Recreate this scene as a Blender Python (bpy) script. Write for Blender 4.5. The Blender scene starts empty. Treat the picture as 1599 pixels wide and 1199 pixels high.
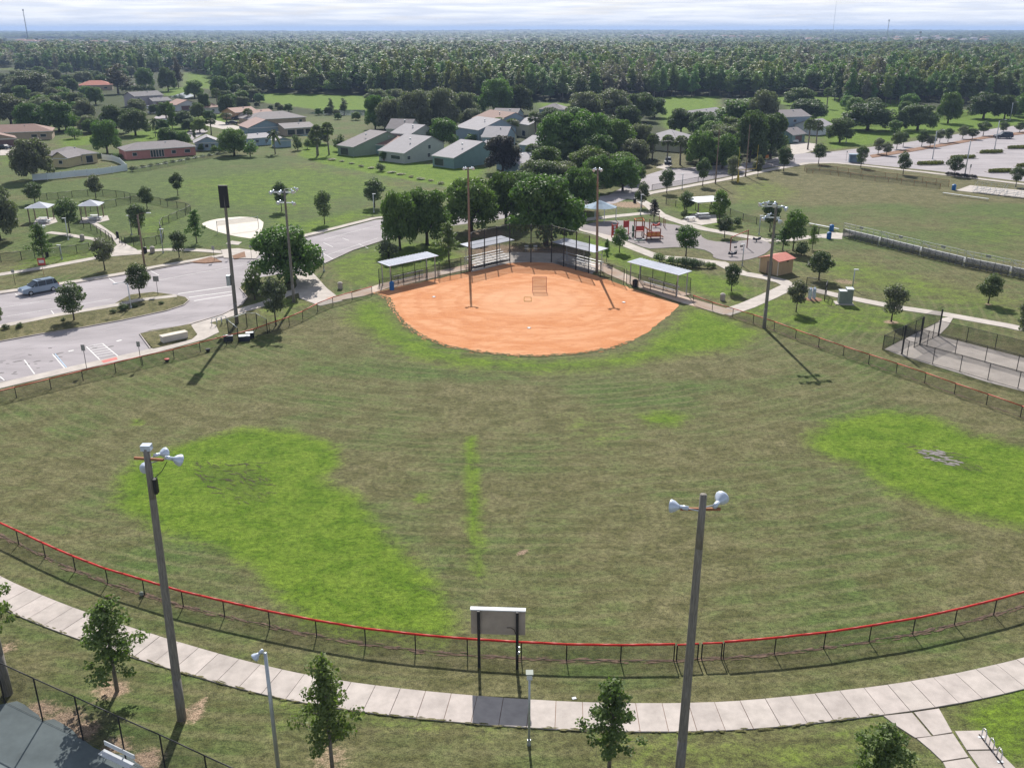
import bpy, math, random
import numpy as np
from mathutils import Vector, Matrix
R = math.radians
# ------------------------------------------------------------------ camera, sky, sun, exposure
H = 37.5                      # drone height in metres
F, A = 1450.0, 553.5          # focal length and horizon offset in photo pixels (1599 wide)
TH = math.atan(A / F); CT = math.cos(TH); TT = math.tan(TH); K = F + A * A / F
sc = bpy.context.scene
col = sc.collection
cam_d = bpy.data.cameras.new('camera'); cam = bpy.data.objects.new('camera', cam_d); col.objects.link(cam)
cam.location = (0, 0, H); cam.rotation_euler = (math.pi / 2 - TH, 0, 0)
cam_d.sensor_width = 36; cam_d.lens = 36 * F / 1599.0; cam_d.clip_start = 0.5; cam_d.clip_end = 60000
sc.camera = cam
SUN_EL, SUN_AZ = 38.5, -3.0    # azimuth measured from +Y towards +X
world = bpy.data.worlds.new('World'); sc.world = world; world.use_nodes = True
nt = world.node_tree; nt.nodes.clear()
def N(tree, typ, **kw):
    n = tree.nodes.new(typ)
    for k, v in kw.items():
        if k in n.inputs.keys(): n.inputs[k].default_value = v
        else: setattr(n, k, v)
    return n
sky = N(nt, 'ShaderNodeTexSky'); sky.sky_type = 'NISHITA'; sky.sun_disc = False
sky.sun_elevation = R(SUN_EL); sky.sun_rotation = R(SUN_AZ); sky.air_density = 1.0; sky.dust_density = 0.6; sky.ozone_density = 2.0
tc = N(nt, 'ShaderNodeTexCoord'); mp = N(nt, 'ShaderNodeMapping'); mp.inputs['Scale'].default_value = (3.2, 3.2, 55)
cn = N(nt, 'ShaderNodeTexNoise'); cn.inputs['Scale'].default_value = 2.2; cn.inputs['Detail'].default_value = 7; cn.inputs['Roughness'].default_value = 0.6
cr = N(nt, 'ShaderNodeValToRGB'); cr.color_ramp.elements[0].position = 0.38; cr.color_ramp.elements[0].color = (0.0, 0.0, 0.0, 1); cr.color_ramp.elements[1].position = 0.62; cr.color_ramp.elements[1].color = (0.55, 0.55, 0.55, 1)
cn2 = N(nt, 'ShaderNodeTexNoise'); cn2.inputs['Scale'].default_value = 5.0; cn2.inputs['Detail'].default_value = 8
cc = N(nt, 'ShaderNodeValToRGB'); cc.color_ramp.elements[0].position = 0.38; cc.color_ramp.elements[0].color = (10.6, 11.1, 12.3, 1); cc.color_ramp.elements[1].position = 0.62; cc.color_ramp.elements[1].color = (14.2, 14.2, 14.3, 1)
mx = N(nt, 'ShaderNodeMix'); mx.data_type = 'RGBA'
bg = N(nt, 'ShaderNodeBackground'); bg.inputs['Strength'].default_value = 0.055
out = N(nt, 'ShaderNodeOutputWorld')
L = nt.links.new
L(tc.outputs['Generated'], mp.inputs['Vector']); L(mp.outputs['Vector'], cn.inputs['Vector']); L(mp.outputs['Vector'], cn2.inputs['Vector'])
L(cn.outputs['Fac'], cr.inputs['Fac']); L(cn2.outputs['Fac'], cc.inputs['Fac'])
sx = N(nt, 'ShaderNodeSeparateXYZ'); L(tc.outputs['Generated'], sx.inputs[0]); me_ = N(nt, 'ShaderNodeMapRange'); me_.interpolation_type = 'SMOOTHSTEP'; me_.inputs['From Min'].default_value = 0.0; me_.inputs['From Max'].default_value = 0.25; me_.inputs['To Min'].default_value = 0.8; me_.inputs['To Max'].default_value = 0.0; L(sx.outputs[2], me_.inputs['Value']); ad = N(nt, 'ShaderNodeMath'); ad.operation = 'ADD'; ad.use_clamp = True; L(cr.outputs['Color'], ad.inputs[0]); L(me_.outputs[0], ad.inputs[1]); L(ad.outputs[0], mx.inputs[0]); L(sky.outputs['Color'], mx.inputs[6]); L(cc.outputs['Color'], mx.inputs[7])
L(mx.outputs[2], bg.inputs['Color']); L(bg.outputs['Background'], out.inputs['Surface'])
sd = bpy.data.lights.new('sun', 'SUN'); sd.energy = 5.0; sd.angle = R(0.5); sd.color = (1.0, 0.955, 0.89)
sun = bpy.data.objects.new('sun', sd); col.objects.link(sun)
sdir = Vector((math.sin(R(SUN_AZ)) * math.cos(R(SUN_EL)), math.cos(R(SUN_AZ)) * math.cos(R(SUN_EL)), math.sin(R(SUN_EL))))
sun.rotation_euler = sdir.to_track_quat('Z', 'Y').to_euler(); sun.location = (0, 0, 300)
sc.view_settings.view_transform = 'Standard'; sc.view_settings.look = 'None'; sc.view_settings.gamma = 1
sc.view_settings.use_curve_mapping = False; sc.view_settings.exposure = 0.58
sc.render.engine = 'CYCLES'
sc.cycles.volume_bounces = 0; sc.cycles.max_bounces = 6; sc.cycles.transparent_max_bounces = 24
sc.cycles.diffuse_bounces = 3; sc.cycles.use_denoising = True
# ------------------------------------------------------------------ survey helpers: a point of the photo to a point on the ground
def GZ(px, py, z=0.0):
    u = py - 46.0; h = H - z
    return Vector((h * (px - 799.5) / (CT * u), h * (K / u - TT), z))
def G(px, py): return GZ(px, py, 0.0)
def hgt(yb, yt):
    a = K / (yb - 46.0) - TT; b = K / (yt - 46.0) - TT
    return H * (1 - a / b)
def hgt2(yb, yt):   # tops at or above the horizon
    Y = H * (K / (yb - 46.0) - TT); v = yt - 46 - A
    ang = math.atan(v / F) + TH
    return H - Y * math.tan(ang)
def mpp(y, z=0.0): return (H - z) / (CT * (y - 46.0))
def Gs(pts): return [tuple(G(*p)[:2]) for p in pts]
rnd = random.Random(7)
# ------------------------------------------------------------------ mesh builder
class MB:
    def __init__(s): s.v = []; s.f = []; s.m = []; s.mi = 0
    def add(s, vs, fs):
        b = len(s.v); s.v += [tuple(x) for x in vs]
        for f in fs: s.f.append(tuple(b + i for i in f)); s.m.append(s.mi)
        return s
    def box(s, c, d, rz=0.0, taper=1.0):
        cx, cy, cz = c; x, y, z = d[0] / 2, d[1] / 2, d[2] / 2; cs, sn = math.cos(rz), math.sin(rz); vs = []
        for k in (-1, 1):
            t = taper if k > 0 else 1
            for i, j in ((-1, -1), (1, -1), (1, 1), (-1, 1)):
                a, b = i * x * t, j * y * t
                vs.append((cx + a * cs - b * sn, cy + a * sn + b * cs, cz + k * z))
        return s.add(vs, [(3, 2, 1, 0), (4, 5, 6, 7), (0, 1, 5, 4), (1, 2, 6, 5), (2, 3, 7, 6), (3, 0, 4, 7)])
    def tube(s, p, q, r0, r1=None, n=6, caps=True):
        r1 = r0 if r1 is None else r1; p = Vector(p); q = Vector(q); d = (q - p)
        if d.length < 1e-6: return s
        d.normalize(); a = d.orthogonal().normalized(); b = d.cross(a); vs = []
        for c, r in ((p, r0), (q, r1)):
            for i in range(n):
                t = 2 * math.pi * i / n; vs.append(c + a * (r * math.cos(t)) + b * (r * math.sin(t)))
        fs = [(i, (i + 1) % n, n + (i + 1) % n, n + i) for i in range(n)]
        if caps: fs += [tuple(range(n))[::-1], tuple(range(n, 2 * n))]
        return s.add(vs, fs)
    def path(s, pts, r, n=6):
        for a, b in zip(pts[:-1], pts[1:]): s.tube(a, b, r, r, n)
        return s
    def prism(s, poly, z0, z1):
        n = len(poly); ar = sum(poly[i][0] * poly[(i + 1) % n][1] - poly[(i + 1) % n][0] * poly[i][1] for i in range(n))
        if ar < 0: poly = poly[::-1]
        vs = [(x, y, z0) for x, y in poly] + [(x, y, z1) for x, y in poly]
        return s.add(vs, [tuple(range(n, 2 * n)), tuple(range(n))[::-1]] + [(i, (i + 1) % n, n + (i + 1) % n, n + i) for i in range(n)])
    def ext(s, prof, y0, y1):          # profile in x,z pushed along y
        n = len(prof); vs = [(x, y0, z) for x, z in prof] + [(x, y1, z) for x, z in prof]
        return s.add(vs, [tuple(range(n)), tuple(range(n, 2 * n))[::-1]] + [(i, n + i, n + (i + 1) % n, (i + 1) % n) for i in range(n)])
    def lathe(s, prof, n=10, c=(0, 0, 0), ax=None):  # prof list of (r,z)
        vs = []; M = Matrix.Identity(3) if ax is None else Vector(ax).to_track_quat('Z', 'Y').to_matrix()
        for r, z in prof:
            for i in range(n):
                t = 2 * math.pi * i / n; vs.append(Vector(c) + M @ Vector((r * math.cos(t), r * math.sin(t), z)))
        fs = []
        for k in range(len(prof) - 1):
            for i in range(n): fs.append((k * n + i, k * n + (i + 1) % n, (k + 1) * n + (i + 1) % n, (k + 1) * n + i))
        fs.append(tuple(range(n))[::-1]); m = (len(prof) - 1) * n; fs.append(tuple(range(m, m + n)))
        return s.add(vs, fs)
    def quad(s, a, b, c, d): return s.add([a, b, c, d], [(0, 1, 2, 3)])
    def mesh(s, name, mats, smooth=False):
        me = bpy.data.meshes.new(name); me.from_pydata(s.v, [], s.f)
        for m in (mats if isinstance(mats, (list, tuple)) else [mats]): me.materials.append(m)
        me.polygons.foreach_set('material_index', s.m)
        if smooth: me.polygons.foreach_set('use_smooth', [True] * len(s.f))
        me.validate(); me.update(); return me
def ob(name, me, parent=None, loc=(0, 0, 0), rz=0.0, scale=None, **props):
    o = bpy.data.objects.new(name, me); col.objects.link(o)
    o.location = loc; o.rotation_euler = (0, 0, rz)
    if scale: o.scale = scale
    if parent: o.parent = parent
    for k, v in props.items():
        if v is not None: o[{'cat': 'category'}.get(k, k)] = v
    return o
def thing(name, label, cat, loc=(0, 0, 0), rz=0.0, group=None, scale=None):
    return ob(name, None, None, loc, rz, scale, label=label, cat=cat, group=group)
def dup(root, loc, rz=None, label=None, group=None, scale=None):
    r = root.copy(); col.objects.link(r); r.location = loc
    if rz is not None: r.rotation_euler = (0, 0, rz)
    if scale: r.scale = scale
    if label: r['label'] = label
    if group: r['group'] = group
    for ch in root.children:
        c = ch.copy(); col.objects.link(c); c.parent = r
        for g in ch.children:
            d = g.copy(); col.objects.link(d); d.parent = c
    return r
# ------------------------------------------------------------------ materials
def mat(name, c, rough=0.8, var=0.12, scale=3.0, c2=None, bump=0.0, metal=0.0, stretch=None, spec=0.3, trans=0.0, objrand=0.0):
    m = bpy.data.materials.new(name); m.use_nodes = True; t = m.node_tree; b = t.nodes['Principled BSDF']
    b.inputs['Roughness'].default_value = rough; b.inputs['Metallic'].default_value = metal
    b.inputs['Specular IOR Level'].default_value = spec
    tcn = N(t, 'ShaderNodeTexCoord'); src = tcn.outputs['Object']
    if stretch:
        mpn = N(t, 'ShaderNodeMapping'); mpn.inputs['Scale'].default_value = stretch; t.links.new(src, mpn.inputs['Vector']); src = mpn.outputs['Vector']
    n = N(t, 'ShaderNodeTexNoise'); n.inputs['Scale'].default_value = scale; n.inputs['Detail'].default_value = 5; n.inputs['Roughness'].default_value = 0.65
    t.links.new(src, n.inputs['Vector'])
    mr = N(t, 'ShaderNodeMapRange'); mr.inputs['From Min'].default_value = 0.32; mr.inputs['From Max'].default_value = 0.68
    t.links.new(n.outputs['Fac'], mr.inputs['Value'])
    x = N(t, 'ShaderNodeMix'); x.data_type = 'RGBA'
    c2 = c2 or tuple(min(1, v * (1 + var)) for v in c); c1 = tuple(v * (1 - var) for v in c)
    x.inputs[6].default_value = (*c1, 1); x.inputs[7].default_value = (*c2, 1); t.links.new(mr.outputs['Result'], x.inputs[0])
    outc = x.outputs[2]
    if objrand:
        oi = N(t, 'ShaderNodeObjectInfo'); h = N(t, 'ShaderNodeHueSaturation')
        m1 = N(t, 'ShaderNodeMapRange'); m1.inputs['To Min'].default_value = 1 - objrand; m1.inputs['To Max'].default_value = 1 + objrand
        m2 = N(t, 'ShaderNodeMath'); m2.operation = 'MULTIPLY'; m2.inputs[1].default_value = 7.31
        m3 = N(t, 'ShaderNodeMath'); m3.operation = 'FRACT'
        m4 = N(t, 'ShaderNodeMapRange'); m4.inputs['To Min'].default_value = 0.5 - 0.09 * objrand; m4.inputs['To Max'].default_value = 0.5 + 0.05 * objrand
        t.links.new(oi.outputs['Random'], m1.inputs['Value']); t.links.new(oi.outputs['Random'], m2.inputs[0]); t.links.new(m2.outputs[0], m3.inputs[0]); t.links.new(m3.outputs[0], m4.inputs['Value'])
        t.links.new(m1.outputs[0], h.inputs['Value']); t.links.new(m4.outputs[0], h.inputs['Hue']); t.links.new(outc, h.inputs['Color']); outc = h.outputs['Color']
    t.links.new(outc, b.inputs['Base Color'])
    if trans:
        tr = N(t, 'ShaderNodeBsdfTranslucent'); ms = N(t, 'ShaderNodeMixShader'); ms.inputs[0].default_value = trans
        br = N(t, 'ShaderNodeMix'); br.data_type = 'RGBA'; br.blend_type = 'MULTIPLY'; br.inputs[0].default_value = 1; br.inputs[7].default_value = (1.25, 1.6, 0.6, 1)
        t.links.new(outc, br.inputs[6]); t.links.new(br.outputs[2], tr.inputs['Color'])
        t.links.new(b.outputs[0], ms.inputs[1]); t.links.new(tr.outputs[0], ms.inputs[2]); t.links.new(ms.outputs[0], t.nodes['Material Output'].inputs['Surface'])
    if bump:
        bm = N(t, 'ShaderNodeBump'); bm.inputs['Strength'].default_value = bump; bm.inputs['Distance'].default_value = 0.05
        t.links.new(n.outputs['Fac'], bm.inputs['Height']); t.links.new(bm.outputs['Normal'], b.inputs['Normal'])
    return m
def screen_mat(name, c, op):
    m = bpy.data.materials.new(name); m.use_nodes = True; t = m.node_tree; b = t.nodes['Principled BSDF']
    b.inputs['Base Color'].default_value = (*c, 1); b.inputs['Roughness'].default_value = 0.6
    b.inputs['Alpha'].default_value = op; return m
MT = {}
MT['concrete'] = mat('concrete', (0.42, 0.375, 0.345), 0.9, 0.15, 0.9, spec=0.1, objrand=0.07)
MT['conc_path'] = mat('concrete_path', (0.43, 0.39, 0.355), 0.9, 0.16, 0.5, spec=0.1)
MT['stained'] = mat('clay_stained_concrete', (0.50, 0.34, 0.24), 0.9, 0.2, 0.25, c2=(0.48, 0.42, 0.37), spec=0.1)
MT['kerb'] = mat('kerb', (0.36, 0.32, 0.30), 0.9, 0.15, 1)
MT['asphalt'] = mat('asphalt', (0.32, 0.295, 0.305), 0.95, 0.17, 0.16, spec=0.1, stretch=(.5, 1.6, 1))
MT['asphalt2'] = mat('asphalt_dark', (0.17, 0.157, 0.16), 0.95, 0.2, 0.08, spec=0.1)
MT['paint'] = mat('road_paint', (0.62, 0.61, 0.6), 0.8, 0.12, 2)
MT['bluepaint'] = mat('blue_paint', (0.30, 0.42, 0.55), 0.8, 0.1, 2)
MT['redpad'] = mat('red_pad', (0.48, 0.15, 0.13), 0.8, 0.1, 2)
MT['court'] = mat('court', (0.125, 0.15, 0.155), 0.85, 0.22, 0.4, spec=0.15)
MT['sand'] = mat('sand', (0.60, 0.55, 0.48), 0.95, 0.10, 0.8)
MT['mulch'] = mat('mulch', (0.20, 0.11, 0.065), 0.95, 0.3, 2)
MT['mudd'] = mat('dark_mud', (0.06, 0.05, 0.03), 0.95, 0.3, 2)
MT['mudl'] = mat('pale_dried_mud', (0.19, 0.175, 0.165), 0.95, 0.35, 4)
MT['dirtline'] = mat('dirt_line', (0.17, 0.115, 0.08), 0.95, 0.4, 3)
MT['rubber'] = mat('play_surface', (0.23, 0.205, 0.205), 0.95, 0.1, 0.3)
MT['wood'] = mat('weathered_pole', (0.19, 0.175, 0.155), 0.9, 0.4, 4, stretch=(6, 6, 0.4), bump=0.3)
MT['wood2'] = mat('brown_pole', (0.21, 0.155, 0.12), 0.9, 0.25, 4, stretch=(6, 6, 0.4), bump=0.3)
MT['black'] = mat('black_paint', (0.018, 0.018, 0.02), 0.5, 0.2, 5)
MT['redcap'] = mat('red_plastic_cap', (0.52, 0.022, 0.018), 0.45, 0.12, 2)
MT['rustcap'] = mat('faded_red_cap', (0.42, 0.07, 0.035), 0.55, 0.2, 1.5)
MT['alu'] = mat('aluminium', (0.45, 0.46, 0.48), 0.6, 0.08, 2, metal=0.2)
MT['galv'] = mat('galvanised_steel', (0.42, 0.45, 0.48), 0.45, 0.12, 3, metal=0.6)
MT['whitemetal'] = mat('white_metal', (0.60, 0.62, 0.64), 0.6, 0.06, 1, spec=0.15)
MT['roofmetal'] = mat('white_metal_roof', (0.47, 0.49, 0.55), 0.75, 0.10, 0.5, spec=0.05)
MT['chrome'] = mat('steel_tube', (0.55, 0.55, 0.56), 0.3, 0.1, 4, metal=0.8)
MT['bluelamp'] = mat('lamp_housing', (0.50, 0.56, 0.66), 0.35, 0.08, 3, metal=0.2)
MT['pink'] = mat('pink_steel', (0.42, 0.13, 0.09), 0.6, 0.15, 3)
MT['yellow'] = mat('yellow_paint', (0.55, 0.40, 0.06), 0.6, 0.1, 3)
MT['tan'] = mat('tan_board', (0.42, 0.30, 0.18), 0.8, 0.12, 2, stretch=(3, 3, 0.3))
MT['redroof'] = mat('pink_red_roof', (0.48, 0.16, 0.12), 0.7, 0.1, 2)
MT['bluebin'] = mat('blue_plastic', (0.02, 0.13, 0.36), 0.5, 0.1, 2)
MT['bluefab'] = mat('blue_canvas', (0.24, 0.32, 0.40), 0.8, 0.2, 0.8)
MT['orange'] = mat('orange_plastic', (0.55, 0.20, 0.05), 0.5, 0.1, 3)
MT['playred'] = mat('red_playpanel', (0.48, 0.06, 0.04), 0.5, 0.12, 3)
MT['playbrown'] = mat('brown_playpost', (0.22, 0.08, 0.05), 0.6, 0.12, 3)
MT['playgreen'] = mat('green_playpanel', (0.03, 0.14, 0.07), 0.5, 0.12, 3)
MT['greybox'] = mat('grey_green_enamel', (0.20, 0.23, 0.20), 0.6, 0.12, 2)
MT['binstone'] = mat('pebble_bin', (0.38, 0.33, 0.29), 0.9, 0.25, 20)
MT['glass'] = mat('dark_glass', (0.02, 0.03, 0.045), 0.12, 0.2, 1, spec=0.6)
MT['tyre'] = mat('tyre', (0.015, 0.015, 0.016), 0.9, 0.1, 5)
MT['silver'] = mat('silver_paint', (0.24, 0.31, 0.40), 0.3, 0.03, 1, metal=0.4)
MT['whitecar'] = mat('white_paint', (0.7, 0.71, 0.72), 0.3, 0.03, 1)
MT['darkcar'] = mat('dark_paint', (0.03, 0.035, 0.05), 0.3, 0.1, 1)
MT['vinyl'] = mat('white_vinyl', (0.68, 0.74, 0.78), 0.6, 0.04, 1)
MT['tanposts'] = mat('rusty_post', (0.28, 0.12, 0.06), 0.8, 0.2, 3)
MT['mesh'] = screen_mat('chain_link', (0.03, 0.03, 0.03), 0.30)
MT['shadecloth'] = screen_mat('dark_windscreen', (0.06, 0.06, 0.06), 0.75)
MT['mesh2'] = screen_mat('black_screen', (0.015, 0.015, 0.018), 0.38)
MT['signred'] = mat('red_sign', (0.45, 0.06, 0.06), 0.6, 0.1, 2)
MT['signback'] = mat('sign_back', (0.30, 0.30, 0.29), 0.6, 0.15, 4)
MT['scoreback'] = mat('scoreboard_back', (0.36, 0.31, 0.27), 0.5, 0.16, 0.7, metal=0.1)
MT['water'] = mat('water', (0.05, 0.07, 0.06), 0.08, 0.1, 0.1, spec=0.8)
MT['pool'] = mat('pool_water', (0.08, 0.42, 0.48), 0.1, 0.1, 1, spec=0.6)
MT['trunk'] = mat('bark', (0.075, 0.06, 0.05), 0.95, 0.3, 6, bump=0.4)
MT['trunkg'] = mat('grey_bark', (0.17, 0.15, 0.13), 0.95, 0.3, 6, bump=0.4)
LF = dict(rough=0.6, spec=0.3, trans=0.28, objrand=0.2)
MT['leaf_oak'] = mat('oak_leaf', (0.085, 0.115, 0.052), var=0.3, scale=2.5, **LF)
MT['leaf_grey'] = mat('grey_oak_leaf', (0.145, 0.155, 0.105), var=0.3, scale=1.5, **LF)
MT['leaf_green'] = mat('green_leaf', (0.105, 0.165, 0.046), var=0.35, scale=2.0, **LF)
MT['leaf_bright'] = mat('bright_leaf', (0.085, 0.14, 0.035), var=0.3, scale=2.0, **LF)
MT['leaf_gum'] = mat('gum_leaf', (0.10, 0.155, 0.04), var=0.35, scale=4.0, c2=(0.18, 0.235, 0.08), **LF)
MT['leaf_palm'] = mat('palm_leaf', (0.085, 0.105, 0.05), var=0.25, scale=2.0, **LF)
MT['leaf_olive'] = mat('silvery_leaf', (0.12, 0.14, 0.09), var=0.3, scale=3.0, **LF)
MT['leaf_dark'] = mat('dark_purple_leaf', (0.048, 0.042, 0.045), var=0.45, scale=3.0, **LF)
FL = dict(LF); FL['objrand'] = 0.48
MT['leaf_wood'] = mat('woodland_leaf', (0.105, 0.16, 0.052), var=0.35, scale=0.25, **FL)
MT['leaf_wood2'] = mat('woodland_grey', (0.17, 0.155, 0.13), var=0.3, scale=0.25, **FL)
MT['leaf_wood3'] = mat('woodland_olive', (0.135, 0.155, 0.045), var=0.3, scale=0.25, **FL)
MT['hedge'] = mat('yellow_hedge', (0.16, 0.17, 0.03), 0.9, 0.4, 1.2, trans=0.15)
# ------------------------------------------------------------------ ground sheet
def inpoly(X, Y, poly):
    r = np.zeros(X.shape, bool); n = len(poly)
    for i in range(n):
        x1, y1 = poly[i]; x2, y2 = poly[(i + 1) % n]
        c = ((y1 > Y) != (y2 > Y)) & (X < (x2 - x1) * (Y - y1) / (y2 - y1 + 1e-12) + x1); r ^= c
    return r
def segd(X, Y, pts, closed=True):
    d = np.full(X.shape, 1e9); n = len(pts)
    for i in range(n if closed else n - 1):
        x1, y1 = pts[i]; x2, y2 = pts[(i + 1) % n]; dx, dy = x2 - x1, y2 - y1
        t = np.clip(((X - x1) * dx + (Y - y1) * dy) / (dx * dx + dy * dy + 1e-9), 0, 1)
        d = np.minimum(d, np.hypot(X - x1 - t * dx, Y - y1 - t * dy))
    return d
def soft(X, Y, poly, w):
    poly = Gs(poly); lo = np.array(poly).min(0) - 3 * w; hi = np.array(poly).max(0) + 3 * w
    r = np.zeros(X.shape); m = (X > lo[0]) & (X < hi[0]) & (Y > lo[1]) & (Y < hi[1])
    if m.any():
        x, y = X[m], Y[m]; d = segd(x, y, poly); d = np.where(inpoly(x, y, poly), d, -d)
        r[m] = np.clip(0.5 + d / (2 * w), 0, 1)
    return r
def axis(stops):
    a = []
    for x0, x1, st in stops: a += list(np.arange(x0, x1, st))
    return a
xs = axis([(-80, 80, 0.8), (80, 320, 2.4)]); xl = [-x for x in axis([(80, 320, 2.4)])][::-1]
g = [320 * 1.16 ** i for i in range(27)]
xs = np.array([-x for x in g][::-1] + xl[:-1] + xs + g)
ys = np.array([-60, -20, 0, 15] + axis([(26, 165, 0.8), (165, 460, 2.2), (460, 900, 8)]) + [900 * 1.11 ** i for i in range(28)])
XX, YY = np.meshgrid(xs, ys)
def hills(x, y):
    r = np.hypot(x, y); t = np.clip((r - 3000) / 9000, 0, 1)
    return t * (17 + 6 * np.sin(x / 1900.0 + 0.5) + 4 * np.sin(x / 620.0 + y / 1500.0) + 3 * np.sin(y / 900.0)) * (0.6 + 0.4 * t)
ZZ = hills(XX, YY)
lush = np.zeros(XX.shape); green = np.full(XX.shape, 0.42); dirt = np.zeros(XX.shape); dark = np.zeros(XX.shape)
def add(a, poly, w, s): np.maximum(a, soft(XX, YY, poly, w) * s, out=a)
P_LEFT = [(178, 790), (185, 745), (215, 718), (300, 688), (380, 668), (450, 672), (520, 690), (530, 722), (503, 748), (560, 775), (600, 830), (650, 880), (690, 920), (712, 985), (690, 1000), (560, 985), (500, 985), (450, 950), (425, 925), (400, 890), (330, 855), (240, 825)]
P_RIGHT = [(1255, 682), (1300, 655), (1380, 640), (1450, 648), (1520, 678), (1640, 705), (1750, 800), (1700, 850), (1599, 825), (1480, 800), (1400, 770), (1340, 730), (1270, 705)]
P_RING = [(595, 468), (612, 492), (640, 520), (700, 548), (760, 560), (850, 566), (940, 562), (1000, 545), (1050, 510), (1072, 478), (1120, 490), (1190, 518), (1150, 545), (1070, 553), (950, 575), (840, 580), (720, 572), (650, 560), (590, 530), (545, 500), (555, 475)]
add(lush, P_LEFT, 1.6, 1); add(lush, P_RIGHT, 2.2, .95); add(lush, P_RING, 3.2, .95)
add(lush, [(995, 650), (1040, 640), (1078, 650), (1060, 668), (1010, 664)], 1.5, .8)
add(lush, [(726, 680), (744, 680), (752, 790), (754, 905), (736, 895), (726, 780)], .8, .9); add(lush, [(645, 770), (668, 770), (668, 785), (648, 785)], .5, .8); add(lush, [(200, 655), (228, 652), (228, 664), (205, 664)], .5, .7); add(lush, [(480, 705), (530, 700), (530, 730), (490, 745)], 1, 1)
add(lush, [(860, 650), (960, 645), (960, 700), (900, 690)], 4, .42)
add(lush, [(460, 900), (640, 930), (720, 1000), (560, 1010), (470, 985)], 2, .7)
add(lush, [(200, 1010), (400, 1060), (420, 1030), (260, 990)], 3, .45)
add(lush, [(1480, 1100), (1640, 1040), (1700, 1199), (1560, 1199), (1500, 1140)], 1.5, .7)
add(lush, [(420, 1130), (760, 1150), (760, 1130), (430, 1090)], 1.5, .5)
add(lush, [(880, 1150), (1370, 1130), (1440, 1180), (1400, 1240), (1000, 1230)], 3, .5)
add(lush, [(1200, 745), (1100, 780), (1160, 800)], 2, .25)
# lawns, verges and fairways beyond the diamond
for poly, w, s in [
    ([(505, 412), (590, 385), (680, 372), (730, 400), (660, 428), (560, 452), (530, 440)], 2, .62),
    ([(850, 360), (890, 358), (990, 392), (1075, 420), (1160, 440), (1190, 455), (1120, 470), (1000, 430), (940, 405)], 2, .68),
    ([(1090, 480), (1180, 460), (1300, 460), (1400, 480), (1480, 510), (1380, 520), (1240, 530), (1180, 500)], 4, .55),
    ([(1240, 405), (1340, 400), (1450, 430), (1620, 470), (1600, 500), (1420, 470), (1290, 445)], 6, .50),
    ([(385, 470), (420, 450), (500, 470), (470, 500), (400, 510)], 2, .4),
    ([(470, 240), (540, 250), (640, 268), (740, 285), (700, 292), (600, 275), (500, 255)], 2, 1),
    ([(480, 215), (540, 235), (700, 262), (760, 262), (740, 290), (600, 272), (500, 256), (465, 243)], 2, .95),
    ([(400, 145), (575, 150), (578, 175), (500, 172), (410, 160)], 4, 1),
    ([(820, 160), (890, 162), (890, 180), (820, 178)], 5, 1),
    ([(1015, 152), (1120, 150), (1125, 190), (1060, 205), (1010, 195), (1018, 170)], 5, 1),
    ([(1195, 150), (1320, 152), (1420, 158), (1450, 175), (1640, 165), (1700, 180), (1599, 195), (1480, 207), (1370, 225), (1290, 235), (1280, 200), (1200, 178)], 5, .98),
    ([(125, 145), (230, 148), (240, 170), (140, 172)], 5, .85), ([(290, 112), (335, 120), (335, 140), (290, 135)], 8, .95),
    ([(200, 210), (255, 195), (302, 202), (285, 215), (210, 222)], 2, .9), ([(290, 185), (350, 178), (355, 192), (300, 196)], 2, .85),
    ([(90, 218), (150, 210), (150, 225), (95, 232)], 3, .8), ([(0, 95), (35, 97), (35, 108), (0, 108)], 8, .8),
    ([(240, 138), (300, 136), (300, 150), (240, 150)], 4, .85), ([(0, 225), (25, 225), (20, 262), (0, 262)], 2, .6),
    ([(390, 268), (470, 255), (640, 285), (640, 300), (560, 310), (430, 345), (415, 330), (300, 318), (240, 285)], 8, .50),
    ([(420, 335), (470, 345), (590, 320), (600, 335), (510, 360), (430, 370)], 3, .62),
    ([(30, 405), (160, 385), (230, 380), (240, 390), (150, 405), (0, 430)], 2, .5), ([(200, 345), (250, 330), (290, 340), (260, 370), (210, 375)], 3, .45),
    ([(1130, 290), (1200, 280), (1260, 300), (1220, 320), (1150, 320)], 4, .45), ([(1460, 360), (1599, 330), (1640, 370), (1560, 390)], 8, .42),
    ([(1050, 305), (1110, 312), (1130, 340), (1180, 365), (1100, 352), (1040, 325)], 3, .6)]:
    add(lush, poly, w, s)
# how green or how dry the rest is
green[(YY > 165)] = 0.52
add(green, [(395, 520), (600, 540), (900, 585), (1250, 560), (1400, 600), (1200, 640), (700, 620), (400, 600)], 6, .55)
add(green, [(0, 430), (200, 400), (380, 395), (590, 330), (640, 290), (380, 235), (200, 260), (0, 300)], 6, .62)
foot = np.clip((YY - 210) / 15, 0, 1) * np.clip((XX - 30) / 10, 0, 1) * np.clip((330 - YY) / 15, 0, 1)
green = green * (1 - foot * .55)
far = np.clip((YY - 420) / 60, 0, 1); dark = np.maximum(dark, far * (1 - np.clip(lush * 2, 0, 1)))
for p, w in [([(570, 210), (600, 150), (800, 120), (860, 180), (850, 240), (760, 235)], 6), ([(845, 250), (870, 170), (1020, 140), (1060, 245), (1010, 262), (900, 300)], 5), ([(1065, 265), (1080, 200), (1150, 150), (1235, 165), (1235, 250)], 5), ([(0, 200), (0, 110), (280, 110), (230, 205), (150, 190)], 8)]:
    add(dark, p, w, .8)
def strip(a, pts, w, s):
    d = segd(XX, YY, Gs(pts), False); np.maximum(a, np.clip(1.3 - d / w, 0, 1) * s, out=a)
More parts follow.
